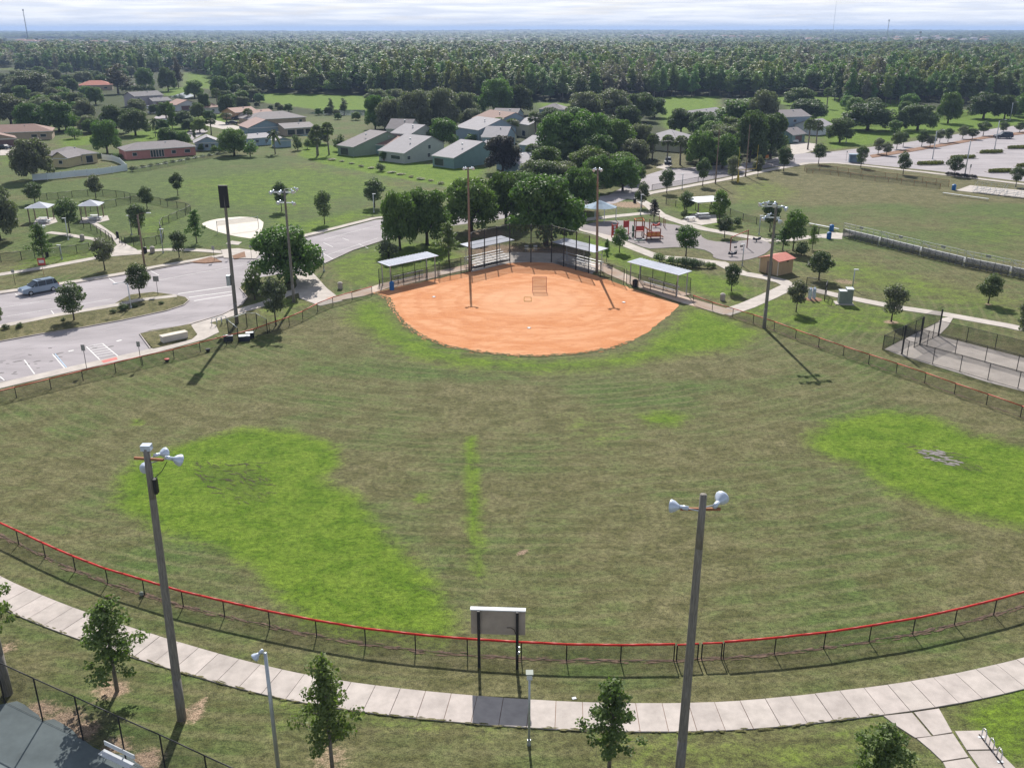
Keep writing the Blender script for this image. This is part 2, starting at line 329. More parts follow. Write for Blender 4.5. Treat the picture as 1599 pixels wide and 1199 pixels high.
FENCE_ARC = [(-60, 806), (-15, 829), (29.5, 849.5), (71, 870), (118, 891), (168.5, 911), (226, 928.5), (286.5, 947), (351, 962.5), (421.5, 978.5), (494.5, 993), (571, 1006), (649, 1015.5), (730, 1022.7), (814, 1028), (884.5, 1031.3), (969, 1032.5), (1052, 1031.3)]
FENCE_ARC2 = [(1129, 1027.7), (1209, 1021), (1286, 1012.5), (1357, 1001.5), (1425, 990), (1490, 975.5), (1551.5, 960), (1612, 943), (1680, 922), (1750, 898)]
FENCE_L = [(581, 460), (550, 468.5), (520, 477), (496, 487), (473, 499.5), (452, 508.5), (421, 519), (397, 528), (354, 539), (313, 549.5), (272, 560.5), (223, 571.5), (181, 582), (130, 594.5), (80, 607.5), (26, 621), (-30, 635), (-90, 650)]
FENCE_R = [(1082, 474), (1112, 485), (1144, 495), (1176, 505), (1208.5, 516), (1242, 529), (1278, 542), (1316.5, 555.5), (1356, 568.5), (1399, 583), (1443.5, 598), (1490, 615), (1540, 632), (1593, 651), (1648, 671), (1710, 692)]
strip(dirt, FENCE_ARC + FENCE_ARC2, .5, .42)
strip(dirt, FENCE_R[5:], .5, .45); strip(dirt, FENCE_L[5:], .6, .4)
for x, y, r, s in [(183, 1078, .9, 1), (170, 1075, 1.4, .7), (300, 1115, 1.0, .8), (320, 1090, .7, .6), (517, 1185, 1.6, .6), (10, 1012, 1, .7), (815, 863, .25, 1), (790, 1145, .7, .5), (1391, 503, 1.1, 1), (1543, 475, .8, .8), (60, 1110, 1.2, .9), (100, 1125, 1.3, .9), (130, 1140, 1.1, .9), (180, 1165, 1.1, .8), (225, 1190, 1.3, .9), (585, 298, 3, .5), (780, 392, 7, .8), (860, 395, 7, .8), (760, 365, 6, .7), (985, 320, 5, .9), (940, 318, 5, .8), (1320, 440, 2.5, .6), (115, 505, 1.5, .4), (890, 388, 3, .6)]:
    c = G(x, y); d = np.hypot(XX - c.x, (YY - c.y)); np.maximum(dirt, np.clip(1.4 - d / r, 0, 1) * s, out=dirt)
add(dirt, [(0, 512), (180, 483), (290, 470), (260, 484), (130, 510), (0, 530)], .6, .42)
# ruts and a muddy patch in the two wet spots of the outfield
mud = np.zeros(XX.shape)
add(dark, [(300, 725), (400, 722), (425, 745), (430, 790), (370, 785), (310, 755)], 1.0, .42)
add(dark, [(1430, 702), (1480, 705), (1530, 728), (1560, 740), (1500, 735), (1440, 718)], .6, .5)
ny, nx = XX.shape
me = bpy.data.meshes.new('ground'); nv = nx * ny
co = np.stack([XX.ravel(), YY.ravel(), ZZ.ravel()], 1).astype(np.float32)
i = np.arange(nv).reshape(ny, nx); q = np.stack([i[:-1, :-1], i[:-1, 1:], i[1:, 1:], i[1:, :-1]], -1).reshape(-1, 4)
def np_mesh(name, co, q, mats):
    me = bpy.data.meshes.new(name); me.vertices.add(len(co)); me.vertices.foreach_set('co', np.asarray(co, np.float32).ravel())
    k = q.shape[1]; me.loops.add(q.size); me.loops.foreach_set('vertex_index', q.astype(np.int32).ravel())
    me.polygons.add(len(q)); me.polygons.foreach_set('loop_start', np.arange(0, q.size, k, dtype=np.int32))
    for m in mats: me.materials.append(m)
    me.update(calc_edges=True); return me
# ground material
gm = bpy.data.materials.new('grass_ground'); gm.use_nodes = True; t = gm.node_tree; b = t.nodes['Principled BSDF']
b.inputs['Roughness'].default_value = 0.95; b.inputs['Specular IOR Level'].default_value = 0.08
at = N(t, 'ShaderNodeAttribute'); at.attribute_name = 'cover'; sp = N(t, 'ShaderNodeSeparateColor'); t.links.new(at.outputs['Color'], sp.inputs[0])
tcn = N(t, 'ShaderNodeTexCoord')
def noise(scale, detail=5, rough=0.6, stretch=(1, 1, 1), dist=0.0):
    m = N(t, 'ShaderNodeMapping'); m.inputs['Scale'].default_value = stretch; t.links.new(tcn.outputs['Object'], m.inputs['Vector'])
    n = N(t, 'ShaderNodeTexNoise'); n.inputs['Scale'].default_value = scale; n.inputs['Detail'].default_value = detail; n.inputs['Roughness'].default_value = rough; n.inputs['Distortion'].default_value = dist
    t.links.new(m.outputs['Vector'], n.inputs['Vector']); return n.outputs['Fac']
def mth(op, a, b_=None, c=None):
    m = N(t, 'ShaderNodeMath'); m.operation = op
    for k, v in enumerate((a, b_, c)):
        if v is None: continue
        if isinstance(v, (int, float)): m.inputs[k].default_value = v
        else: t.links.new(v, m.inputs[k])
    return m.outputs[0]
def sstep(v, lo, hi):
    m = N(t, 'ShaderNodeMapRange'); m.interpolation_type = 'SMOOTHSTEP'; m.inputs['From Min'].default_value = lo; m.inputs['From Max'].default_value = hi
    t.links.new(v, m.inputs['Value']); return m.outputs['Result']
def cmix(f, a, b_):
    m = N(t, 'ShaderNodeMix'); m.data_type = 'RGBA'
    for k, v in ((0, f), (6, a), (7, b_)):
        if isinstance(v, tuple): m.inputs[k].default_value = (*v, 1)
        elif isinstance(v, (int, float)): m.inputs[k].default_value = v
        else: t.links.new(v, m.inputs[k])
    return m.outputs[2]
n_big = noise(0.06, 5, 0.62); n_mid = noise(0.45, 6, 0.7, (0.85, 1.1, 1), 0.5); n_fine = noise(2.6, 6, 0.8, (0.8, 1.1, 1), .3); n_vf = noise(11, 3, 0.9)
wv = noise(1.0, 3, 0.6, (0.06, 0.42, 1), 1.2)
dry = cmix(sstep(n_mid, .36, .66), (0.084, 0.085, 0.036), (0.150, 0.138, 0.072))
grn = cmix(sstep(n_mid, .3, .7), (0.050, 0.084, 0.022), (0.092, 0.128, 0.040))
gf = mth('ADD', mth('MULTIPLY', n_big, 0.9), mth('MULTIPLY', n_mid, 0.45)); gf = mth('ADD', gf, mth('MULTIPLY', wv, 0.3)); gf = mth('ADD', gf, mth('SUBTRACT', sp.outputs[2], 1.30))
c0 = cmix(sstep(gf, -0.14, 0.16), dry, grn)
lsh = cmix(sstep(n_mid, .3, .7), (0.064, 0.125, 0.008), (0.128, 0.192, 0.022))
lf = mth('ADD', sp.outputs[0], mth('MULTIPLY', mth('SUBTRACT', n_mid, 0.5), 1.3)); lf = mth('ADD', lf, mth('MULTIPLY', mth('SUBTRACT', n_fine, 0.5), 0.55))
lfs = mth('MULTIPLY', sstep(lf, 0.15, 0.90), 0.95)
mw = N(t, 'ShaderNodeTexWave'); mw.wave_type = 'RINGS'; mw.rings_direction = 'Z'; mw.inputs['Scale'].default_value = 0.20; mw.inputs['Distortion'].default_value = 3.0; mw.inputs['Detail'].default_value = 3; mw.inputs['Detail Scale'].default_value = 0.6
mwm = N(t, 'ShaderNodeMapping'); mwm.inputs['Location'].default_value = (0, -147, 0); t.links.new(tcn.outputs['Object'], mwm.inputs['Vector']); t.links.new(mwm.outputs[0], mw.inputs['Vector'])
c0 = cmix(mth('MULTIPLY', sstep(mw.outputs['Fac'], .6, .98), mth('MULTIPLY', sstep(n_big, .3, .7), 0.34)), c0, (0.20, 0.175, 0.10))
c1 = cmix(lfs, c0, lsh)
df = mth('ADD', sp.outputs[1], mth('MULTIPLY', mth('SUBTRACT', n_fine, 0.5), 1.1))
c2 = cmix(sstep(df, 0.35, 0.75), c1, cmix(sstep(n_vf, .35, .65), (0.19, 0.125, 0.085), (0.34, 0.26, 0.19)))
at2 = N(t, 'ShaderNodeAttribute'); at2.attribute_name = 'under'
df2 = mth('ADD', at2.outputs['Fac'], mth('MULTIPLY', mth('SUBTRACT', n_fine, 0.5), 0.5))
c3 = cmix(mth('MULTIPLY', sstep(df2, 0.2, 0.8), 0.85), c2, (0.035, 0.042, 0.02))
fv = cmix(sstep(mth('ADD', mth('MULTIPLY', n_fine, .5), mth('MULTIPLY', n_vf, .5)), 0.38, 0.62), (0.38, 0.40, 0.42), (1.58, 1.55, 1.50))
mm = N(t, 'ShaderNodeMix'); mm.data_type = 'RGBA'; mm.blend_type = 'MULTIPLY'; mm.inputs[0].default_value = 1.0
t.links.new(c3, mm.inputs[6]); t.links.new(fv, mm.inputs[7]); t.links.new(mm.outputs[2], b.inputs['Base Color'])
bp = N(t, 'ShaderNodeBump'); bp.inputs['Strength'].default_value = 0.7; bp.inputs['Distance'].default_value = 0.08; t.links.new(n_fine, bp.inputs['Height']); t.links.new(bp.outputs[0], b.inputs['Normal'])
gme = np_mesh('ground', co, q, [gm])
ca = gme.color_attributes.new('cover', 'FLOAT_COLOR', 'POINT')
ca.data.foreach_set('color', np.stack([lush.ravel(), dirt.ravel(), green.ravel(), np.ones(nv)], 1).astype(np.float32).ravel())
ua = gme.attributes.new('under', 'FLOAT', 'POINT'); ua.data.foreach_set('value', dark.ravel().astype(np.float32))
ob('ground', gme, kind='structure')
def slivers(name, poly, n, ln, wd, m, ang, z=.02):
    P_ = Gs(poly); xa = [p[0] for p in P_]; ya = [p[1] for p in P_]; mb = MB(); k = 0
    while k < n:
        x, y = rnd.uniform(min(xa), max(xa)), rnd.uniform(min(ya), max(ya))
        if not inpoly(np.array([x]), np.array([y]), P_)[0]: continue
        k += 1; a = ang + rnd.gauss(0, .35); l_, w_ = ln * rnd.uniform(.4, 1.4), wd * rnd.uniform(.5, 1.3); c_, s_ = math.cos(a), math.sin(a)
        rim = [(-.5, 0), (-.3, -.42), (.05, -.5 + rnd.uniform(0, .2)), (.35, -.38), (.5, rnd.uniform(-.1, .1)), (.28, .4), (-.05, .5 - rnd.uniform(0, .2)), (-.36, .35)]
        mb.add([(x + u_ * l_ * c_ - v_ * w_ * s_, y + u_ * l_ * s_ + v_ * w_ * c_, z + k * 2e-5) for u_, v_ in rim], [tuple(range(8))])
    ob(name, mb.mesh(name, m), kind='stuff')
def edge_slivers(name, pts, n, off, ln, wd, m, z=.02):
    P_ = [Vector(p) for p in Gs(pts)]; mb = MB(); seg = list(zip(P_[:-1], P_[1:])); wts = [(b_ - a).length for a, b_ in seg]
    for k in range(n):
        a, b_ = rnd.choices(seg, wts)[0]; d = (b_ - a).normalized(); nn = Vector((-d.y, d.x)); c = a.lerp(b_, rnd.random()) + nn * rnd.gauss(0, off); l_, w_ = ln * rnd.uniform(.3, 1.5), wd * rnd.uniform(.4, 1.5); d = (d + nn * rnd.gauss(0, .12)).normalized(); nn = Vector((-d.y, d.x))
        mb.add([(*(c + d * (u_ * l_) + nn * (v_ * w_)), z + k * 2e-5) for u_, v_ in ((-.5, 0), (-.25, -.45), (.2, -.5), (.5, rnd.uniform(-.2, .2)), (.22, .45), (-.2, .4))], [tuple(range(6))])
    ob(name, mb.mesh(name, m), kind='stuff')
edge_slivers('fence_line_dirt', FENCE_ARC + FENCE_ARC2, 620, .10, .9, .10, MT['dirtline'])
edge_slivers('fence_line_dirt', FENCE_R, 160, .1, .9, .10, MT['dirtline']); edge_slivers('sidewalk_edge_soil', [(-60, 915), (37, 965), (147, 1006), (217, 1029), (275, 1047.5), (400, 1082), (462, 1096), (560, 1112), (692, 1126), (800, 1135.5), (975, 1143.5), (1075, 1144), (1200, 1138), (1281, 1127.5), (1371, 1117)], 240, .05, .5, .09, gm, .075)
slivers('mud_ruts', [(300, 722), (415, 722), (428, 760), (420, 788), (360, 785), (308, 752)], 90, 1.0, .09, MT['mudd'], -.55)
slivers('mud_ruts', [(1385, 690), (1470, 698), (1545, 728), (1530, 738), (1430, 716)], 34, .9, .12, MT['mudd'], -.5)
slivers('dried_mud', [(1438, 702), (1470, 704), (1502, 724), (1480, 727), (1442, 714)], 46, .75, .3, MT['mudl'], -.4, .024)
# ------------------------------------------------------------------ clay infield
cm = bpy.data.materials.new('infield_clay'); cm.use_nodes = True; t = cm.node_tree; b = t.nodes['Principled BSDF']; b.inputs['Roughness'].default_value = 0.95; b.inputs['Specular IOR Level'].default_value = 0.05
tcn = N(t, 'ShaderNodeTexCoord')
a1 = noise(0.12, 6, 0.65, (0.8, 1.3, 1), 1.5); a2 = noise(0.9, 5, 0.7, (0.5, 1.4, 1), 1.0); a3 = noise(6, 4, 0.75)
cA = cmix(sstep(a1, .35, .65), (0.47, 0.195, 0.082), (0.56, 0.285, 0.15)); cB = cmix(mth('MULTIPLY', sstep(a2, .46, .66), 0.6), cA, (0.37, 0.135, 0.052)); cC = cmix(mth('MULTIPLY', sstep(a3, .42, .62), .45), cB, (0.60, 0.33, 0.19))
gx = N(t, 'ShaderNodeVectorMath'); gx.operation = 'DISTANCE'; cpt = G(826, 470); gx.inputs[1].default_value = (cpt.x, cpt.y, 0.0); t.links.new(tcn.outputs['Object'], gx.inputs[0])
ring = mth('SINE', mth('ADD', mth('MULTIPLY', gx.outputs['Value'], 2.1), mth('MULTIPLY', a1, 9.0)))
cD = cmix(mth('MULTIPLY', sstep(ring, .1, 1), .34), cC, (0.42, 0.165, 0.07)); 
cE = cmix(mth('MULTIPLY', sstep(mth('MULTIPLY', gx.outputs['Value'], -1.0), -9.5, -5.5), 0.35), cD, (0.60, 0.36, 0.22))
t.links.new(cE, b.inputs['Base Color'])
def sheet(name, poly, z, m, jit=0.0, sub=0, **kw):
    P = Gs(poly) if kw.pop('px', True) else poly
    if sub:   # rounded corners
        for _ in range(sub):
            Q = []
            for k in range(len(P)):
                p, r = P[k], P[(k + 1) % len(P)]; Q += [(p[0] * .75 + r[0] * .25, p[1] * .75 + r[1] * .25), (p[0] * .25 + r[0] * .75, p[1] * .25 + r[1] * .75)]
            P = Q
    if jit:
        Q = []
        for k in range(len(P)):
            p, r = P[k], P[(k + 1) % len(P)]; n = max(1, int(math.hypot(r[0] - p[0], r[1] - p[1]) / 0.6))
            for j in range(n): Q.append((p[0] + (r[0] - p[0]) * j / n + rnd.uniform(-jit, jit), p[1] + (r[1] - p[1]) * j / n + rnd.uniform(-jit, jit)))
        P = Q
    mb = MB(); ar = sum(P[i][0] * P[(i + 1) % len(P)][1] - P[(i + 1) % len(P)][0] * P[i][1] for i in range(len(P)))
    if ar < 0: P = P[::-1]
    z0 = kw.pop('z0', None)
    if z0 is None: mb.add([(x, y, z) for x, y in P], [tuple(range(len(P)))])
    else: mb.prism(P, z0, z)
    return ob(name, mb.mesh(name, m), kw.pop('parent', None), **kw)
def ribbon(name, pts, w, z, m, z0=None, px=True, **kw):
    P = [Vector(p) for p in (Gs(pts) if px else pts)]; Q = []
    for k in range(len(P)):   # smooth a little
        Q.append(P[k])
    out_l, out_r = [], []
    for k in range(len(Q)):
        d = (Q[min(k + 1, len(Q) - 1)] - Q[max(k - 1, 0)]).normalized(); n = Vector((-d.y, d.x)); ww = w[k] if isinstance(w, (list, tuple)) else w
        out_l.append(tuple(Q[k] + n * ww / 2)); out_r.append(tuple(Q[k] - n * ww / 2))
    mb = MB(); n = len(Q)
    zb = z if z0 is None else z0
    for k in range(n - 1):
        a, b_, c, d = out_r[k], out_r[k + 1], out_l[k + 1], out_l[k]
        mb.add([(*a, z), (*b_, z), (*c, z), (*d, z)], [(0, 1, 2, 3)])
        if z0 is not None:
            mb.add([(*a, zb), (*b_, zb), (*b_, z), (*a, z)], [(0, 1, 2, 3)]); mb.add([(*c, zb), (*d, zb), (*d, z), (*c, z)], [(0, 1, 2, 3)])
    if z0 is not None:
        for k in (0, n - 1): mb.add([(*out_l[k], zb), (*out_r[k], zb), (*out_r[k], z), (*out_l[k], z)], [(0, 1, 2, 3)])
    return ob(name, mb.mesh(name, m), kw.pop('parent', None), **kw)
S = dict(kind='structure')
CLAY = [(585, 457), (640, 444), (690, 434), (727, 426), (760, 418), (800, 410), (829, 408), (862, 409), (900, 421), (935, 432), (985, 450), (1030, 465), (1060, 475), (1058, 480), (1046, 492), (1030, 504), (1010, 519), (985, 533), (950, 545), (900, 552.5), (850, 556), (800, 555), (750, 550), (700, 541), (665, 528), (640, 513), (622, 495), (613, 480), (606, 466)]
sheet('infield_clay', CLAY, 0.012, cm, jit=0.17, **S)
edge_slivers('clay_edge_grass', CLAY[17:] + CLAY[:1], 900, .16, .7, .26, gm, .022)
edge_slivers('clay_spill', CLAY[17:] + CLAY[:1], 260, .28, .6, .12, cm, .045)
# asphalt
ROAD = [(-150, 487), (0, 460), (60, 451), (117, 443), (195, 430), (300, 411), (350, 402), (420, 386), (506, 365), (585, 344), (660, 335), (777, 330), (860, 318), (950, 305), (1005, 275), (1040, 264), (1080, 262), (1140, 257), (1200, 250), (1235, 240), (1290, 238), (1360, 230), (1420, 222), (1480, 212), (1560, 200), (1640, 190), (1720, 184), (1800, 260), (1900, 310), (1750, 300), (1599, 284), (1449, 266), (1345, 256), (1290, 254), (1240, 257), (1200, 262), (1130, 277), (1065, 289), (1010, 299), (960, 318), (860, 331), (777, 343), (660, 359), (590, 379), (550, 392), (507, 412), (480, 421), (420, 431), (385, 436), (374, 450), (386, 465), (378, 476), (347, 492), (297, 507), (218, 522), (235, 545), (182, 557), (110, 574), (0, 597), (-150, 630)]
sheet('road', ROAD, 0.016, MT['asphalt'], **S)
MED = [(-150, 537), (0, 513), (90, 495), (172, 480), (188, 470), (205, 461), (240, 457), (270, 461), (290, 465), (295, 470), (287, 477), (260, 486), (190, 501), (130, 512), (60, 523), (0, 534), (-150, 562)]
sheet('traffic_island', MED, 0.13, gm, z0=0.0, **S)
ribbon('median_sidewalk', [(-150, 532), (0, 511), (90, 493), (180, 478), (215, 470), (276, 463)], 1.5, 0.15, MT['conc_path'], z0=0.0, **S)
def kerb(pts, closed=False, name='kerb', w=.16): return ribbon(name, pts + ([pts[0]] if closed else []), w, 0.145, MT['kerb'], z0=0.0, **S)
kerb(MED[5:]); kerb(ROAD[:9]); kerb([(374, 450), (386, 465), (378, 476), (347, 492), (297, 507), (218, 522), (235, 545)])
kerb([(507, 412), (550, 392), (590, 379), (660, 359)])
ribbon('kerb_sidewalk', [(-150, 483), (0, 457.5), (60, 449), (117, 440.5), (195, 427.5), (240, 418), (300, 408), (350, 399), (372, 395)], 1.5, 0.14, MT['conc_path'], z0=0.0, **S)
ribbon('kerb_sidewalk', [(425, 381), (506, 361.5), (585, 341.5), (660, 333), (777, 328)], 1.6, 0.14, MT['conc_path'], z0=0.0, **S)
ribbon('park_path', [(-150, 452), (0, 429), (75, 417), (160, 401), (215, 393), (262, 390), (310, 391), (348, 394), (378, 394)], 2.0, 0.05, MT['conc_path'], z0=0.0, **S)
sheet('crossing_apron', [(345, 391), (372, 389), (408, 394), (400, 405), (350, 404)], 0.155, MT['conc_path'], z0=0.0, **S)
sheet('mulch_bed', [(297, 410.5), (330, 402), (347, 409.5), (320, 412)], 0.15, MT['mulch'], z0=0, **S); sheet('mulch_bed', [(362, 401), (382, 394), (384, 403), (366, 405.5)], 0.17, MT['mulch'], z0=0, **S)
sheet('parking_island', [(219, 522), (235, 517), (297, 507), (308, 523), (300, 530), (270, 538), (239, 545)], 0.12, gm, z0=0, **S)
ribbon('lot_sidewalk', [(-150, 637), (0, 602.5), (80, 584), (135, 571.5), (180, 561.5), (235, 549), (275, 538.5), (310, 529), (325, 520), (318, 512), (300, 508.5)], [1.9] * 8 + [2.8, 3.6, 4.2], 0.06, MT['conc_path'], z0=0.0, **S)
ribbon('park_path', [(300, 508), (347, 495), (380, 484), (415, 474), (440, 462), (470, 452), (478, 440), (476, 430)], 2.1, 0.05, MT['conc_path'], z0=0.0, **S)
sheet('park_path', [(460, 428), (482, 420), (492, 430), (510, 450), (535, 470), (500, 478), (468, 466)], 0.056, MT['conc_path'], z0=0, **S)
ribbon('stained_walk', [(515, 468), (560, 460), (600, 447), (660, 432), (700, 424), (728, 418), (745, 414)], 2.6, 0.062, MT['stained'], z0=0, **S)
ribbon('stained_walk', [(930, 412), (962, 428), (1000, 444), (1050, 463), (1090, 475), (1140, 489)], 2.8, 0.062, MT['stained'], z0=0, **S)
ribbon('park_path', [(1128, 490), (1165, 478), (1200, 463), (1233, 447), (1222, 440), (1199, 434), (1175, 430), (1155, 426), (1125, 411), (1075, 405), (1025, 401), (987, 386), (940, 367), (905, 357), (888, 352), (900, 345), (950, 339), (1000, 334), (1026, 332)], 2.6, 0.05, MT['conc_path'], z0=0, **S)
ribbon('park_path', [(1232, 446), (1274, 454), (1309, 462), (1369, 474), (1406, 481), (1474, 491), (1574, 509), (1660, 528)], 2.2, 0.054, MT['conc_path'], z0=0, **S)
ribbon('park_path', [(975, 308), (997, 312), (1015, 322), (1030, 335), (1050, 343), (1075, 351), (1100, 358), (1155, 368), (1200, 376), (1230, 375), (1260, 371), (1290, 368), (1330, 366)], 2.6, 0.052, MT['conc_path'], z0=0, **S)
ribbon('long_sidewalk', [(985, 311), (1015, 302), (1065, 293), (1130, 281), (1200, 266), (1259, 255.5), (1300, 254.5), (1345, 258.5), (1449, 270), (1599, 288), (1700, 300)], 2.4, 0.07, MT['conc_path'], z0=0, **S)
sheet('bleacher_pad', [(1283, 372), (1300, 362), (1315, 365), (1315, 374)], 0.05, MT['conc_path'], z0=0, **S)
sheet('bleacher_slab', [(1492, 298), (1515, 290), (1640, 302), (1640, 314)], 0.08, MT['conc_path'], z0=0, **S)
sheet('cage_pad', [(1381, 546), (1408, 531), (1437, 517), (1462, 505), (1472, 497), (1490, 494), (1480, 510), (1466, 524), (1508, 535.5), (1553, 547), (1660, 575), (1680, 632), (1542, 597), (1498, 583), (1456, 570.5), (1412, 557)], 0.045, MT['conc_path'], z0=0, **S)
sheet('bleacher_pad', [(728, 418), (745, 402), (800, 394), (880, 396), (935, 414), (925, 428), (900, 421), (862, 411), (829, 409.5), (795, 411), (757, 420), (736, 425)], 0.04, MT['conc_path'], z0=0, **S)
PLAY = [(900, 358), (915, 350), (955, 344.5), (985, 346), (1050, 350), (1076, 357), (1092, 362), (1098, 374), (1125, 379), (1155, 377), (1180, 373), (1204, 380), (1205, 388), (1190, 400), (1160, 408), (1135, 408), (1113, 403), (1114, 397), (1096, 389), (1061, 386), (1031, 388), (1010, 389), (985, 379), (940, 364)]
sheet('play_surface', PLAY, 0.07, MT['rubber'], z0=0, sub=1, **S)
sheet('dog_park_plaza', [(171, 401), (172, 392), (183, 383), (176, 373), (160, 362), (146, 352), (140, 349), (148, 347), (158, 352), (178, 366), (190, 378), (212, 389), (222, 397)], 0.055, MT['conc_path'], z0=0, **S)
ribbon('dog_park_path', [(75, 363), (100, 366), (130, 371), (150, 374), (172, 385)], 1.7, 0.045, MT['conc_path'], z0=0, **S)
for P in ([(124, 349), (128, 340), (168, 337), (171, 344), (155, 348)], [(52, 350), (58, 341), (86, 340), (90, 347), (75, 352)]): sheet('pavilion_pad', P, 0.06, MT['conc_path'], z0=0, **S)
sheet('picnic_pad', [(1064, 345), (1082, 334), (1118, 336), (1120, 348), (1095, 352)], 0.05, MT['conc_path'], z0=0, **S)
sheet('sand_court', [(313, 351), (322, 346), (345, 341), (385, 338), (412, 344), (410, 358), (400, 374), (365, 369), (335, 361)], 0.03, MT['sand'], sub=1, **S)
sheet('concrete_pad', [(352, 381), (362, 376.5), (378, 378.5), (372, 383)], 0.06, MT['conc_path'], z0=0, **S)
sheet('pond', [(480, 178), (500, 172), (570, 172), (572, 181), (520, 180)], 0.03, MT['water'], **S)
sheet('pond', [(262, 152), (290, 144), (305, 150), (285, 155)], 0.03, MT['water'], **S)
sheet('estate_road', [(245, 180), (280, 183), (300, 194), (325, 205), (300, 219), (275, 219), (290, 208), (302, 200), (278, 190), (240, 185)], 0.03, MT['asphalt'], **S)
sheet('estate_road', [(310, 184), (345, 190), (380, 200), (400, 205), (370, 207), (320, 196)], 0.035, MT['conc_path'], **S)
sheet('driveway', [(0, 235), (30, 228), (25, 242), (0, 243)], 0.03, MT['conc_path'], **S)
sheet('driveway', [(1024, 262), (1045, 252), (1050, 258), (1040, 265)], 0.03, MT['conc_path'], **S)
sheet('driveway', [(1236, 242), (1234, 226), (1252, 222), (1275, 225), (1275, 234), (1255, 240)], 0.03, MT['conc_path'], **S)
sheet('swimming_pool', [(469, 212), (474, 206.5), (487, 206.5), (488, 213)], 0.06, MT['pool'], z0=0, **S)
sheet('lot_verge', [(1358, 243), (1420, 233), (1485, 223), (1540, 213), (1599, 206), (1700, 196), (1700, 199), (1599, 210), (1540, 217), (1485, 227), (1420, 238), (1362, 247)], 0.13, MT['mulch'], z0=0, **S)
# ball court, bottom left
COURT = [(-60, 1100), (0, 1099), (25, 1095), (50, 1108), (67, 1125), (84, 1121), (115, 1140), (135, 1159), (160, 1172), (200, 1179), (225, 1197), (300, 1250), (-60, 1300)]
sheet('ball_court', COURT, 0.02, MT['court'], jit=0.1, **S)
slivers('oil_stains', [(-20, 560), (120, 535), (200, 535), (60, 575), (-20, 600)], 26, .9, .5, MT['asphalt2'], .3, .0175); edge_slivers('asphalt_cracks', [(-20, 478), (120, 462), (300, 425), (420, 402), (585, 358)], 70, 1.6, 2.6, .05, MT['asphalt2'], .0175); edge_slivers('asphalt_cracks', [(-20, 565), (120, 530), (300, 488), (345, 470)], 60, 2.0, 2.4, .05, MT['asphalt2'], .0178); edge_slivers('asphalt_cracks', [(1380, 258), (1599, 268)], 60, 8, 6, .1, MT['asphalt2'], .0179)
# painted markings
def line(p, q, w=0.12, m='paint', z=0.022, name='painted_line'): return ribbon(name, [p, q], w, z, MT[m], **S)
for p, q, w in [((0, 588), (7, 594), .14), ((38, 562), (54, 584), .14), ((82, 553), (101, 575), .14), ((135, 541.5), (156, 562), .14), ((160, 536.5), (184, 556), .14), ((134, 541.5), (160, 536.5), .12)]: line(p, q, w)
line((86, 552.5), (104, 574), .12, 'bluepaint')
for k in range(1, 6): f = k / 6; line((135 + 20 * f + 1, 541.5 + 20 * f - 1), (160 + 23 * f - 1, 536.5 + 19.5 * f), .14)
for p, q in [((24, 459), (33, 466)), ((80, 485), (86, 493)), ((170, 434.5), (180, 442)), ((235, 423), (248, 430)), ((505, 379), (520, 386)), ((535, 372), (545, 376)), ((560, 381), (575, 388)), ((505, 396), (520, 405))]: line(p, q, .13)
line((278, 459), (362, 447), .28); line((295, 464.5), (365, 455), .28); line((303, 470), (362, 460.5), .28)
for a, b_ in [((-100, 500), (0, 481)), ((0, 481), (80, 468)), ((200, 447), (300, 428)), ((300, 428), (380, 414)), ((-100, 512), (0, 496)), ((0, 496), (175, 467)), ((506, 374), (590, 352)), ((506, 400), (590, 372))]: line(a, b_, .09)
sheet('curb_ramp', [(158, 564), (182, 558), (184, 562), (162, 567.5)], 0.066, MT['redpad'], **S)
line((107, 549), (115, 547), .35); line((182, 533), (190, 531), .35)
# ------------------------------------------------------------------ foreground sidewalk, slab by slab
UP = [(-120, 830), (-40, 888), (25, 917), (127, 958), (222, 988), (312, 1015), (382, 1035), (487, 1059), (575, 1071.5), (650, 1080), (737, 1088), (829, 1095), (920, 1099), (1000, 1100.5), (1125, 1099.5), (1200, 1094), (1299, 1083), (1411, 1069), (1486, 1057), (1599, 1031), (1700, 1005), (1800, 975)]
LO = [(-120, 870), (-40, 925), (37, 964), (147, 1005), (217, 1028), (275, 1046.5), (330, 1062), (400, 1081), (462, 1095), (560, 1111), (692, 1125), (800, 1134), (875, 1139), (975, 1142), (1075, 1142.5), (1200, 1136.5), (1281, 1126), (1371, 1115.5), (1466, 1103.5), (1549, 1085), (1599, 1074.5), (1700, 1045), (1800, 1010)]
u = np.array([tuple(G(*p)[:2]) for p in UP]); l = np.array([tuple(G(*p)[:2]) for p in LO])
gx_ = np.linspace(max(u[0, 0], l[0, 0]), min(u[-1, 0], l[-1, 0]), 160)
yu = np.interp(gx_, u[:, 0], u[:, 1]); yl = np.interp(gx_, l[:, 0], l[:, 1])
ker = np.ones(13) / 13
yu = np.convolve(np.pad(yu, 6, 'edge'), ker, 'valid'); yl = np.convolve(np.pad(yl, 6, 'edge'), ker, 'valid')
cy_ = (yu + yl) / 2; sl = np.gradient(cy_, gx_); hw = 1.19
arc = np.concatenate([[0], np.cumsum(np.hypot(np.diff(gx_), np.diff(cy_)))])
side = ob('sidewalk', ribbon('tmp', [(x, y) for x, y in zip(gx_, cy_)], 2.37, 0.02, MT['mulch'], px=False).data, kind='structure')
bpy.data.objects.remove(bpy.data.objects['tmp'])
nsl = int(arc[-1] / 1.6)
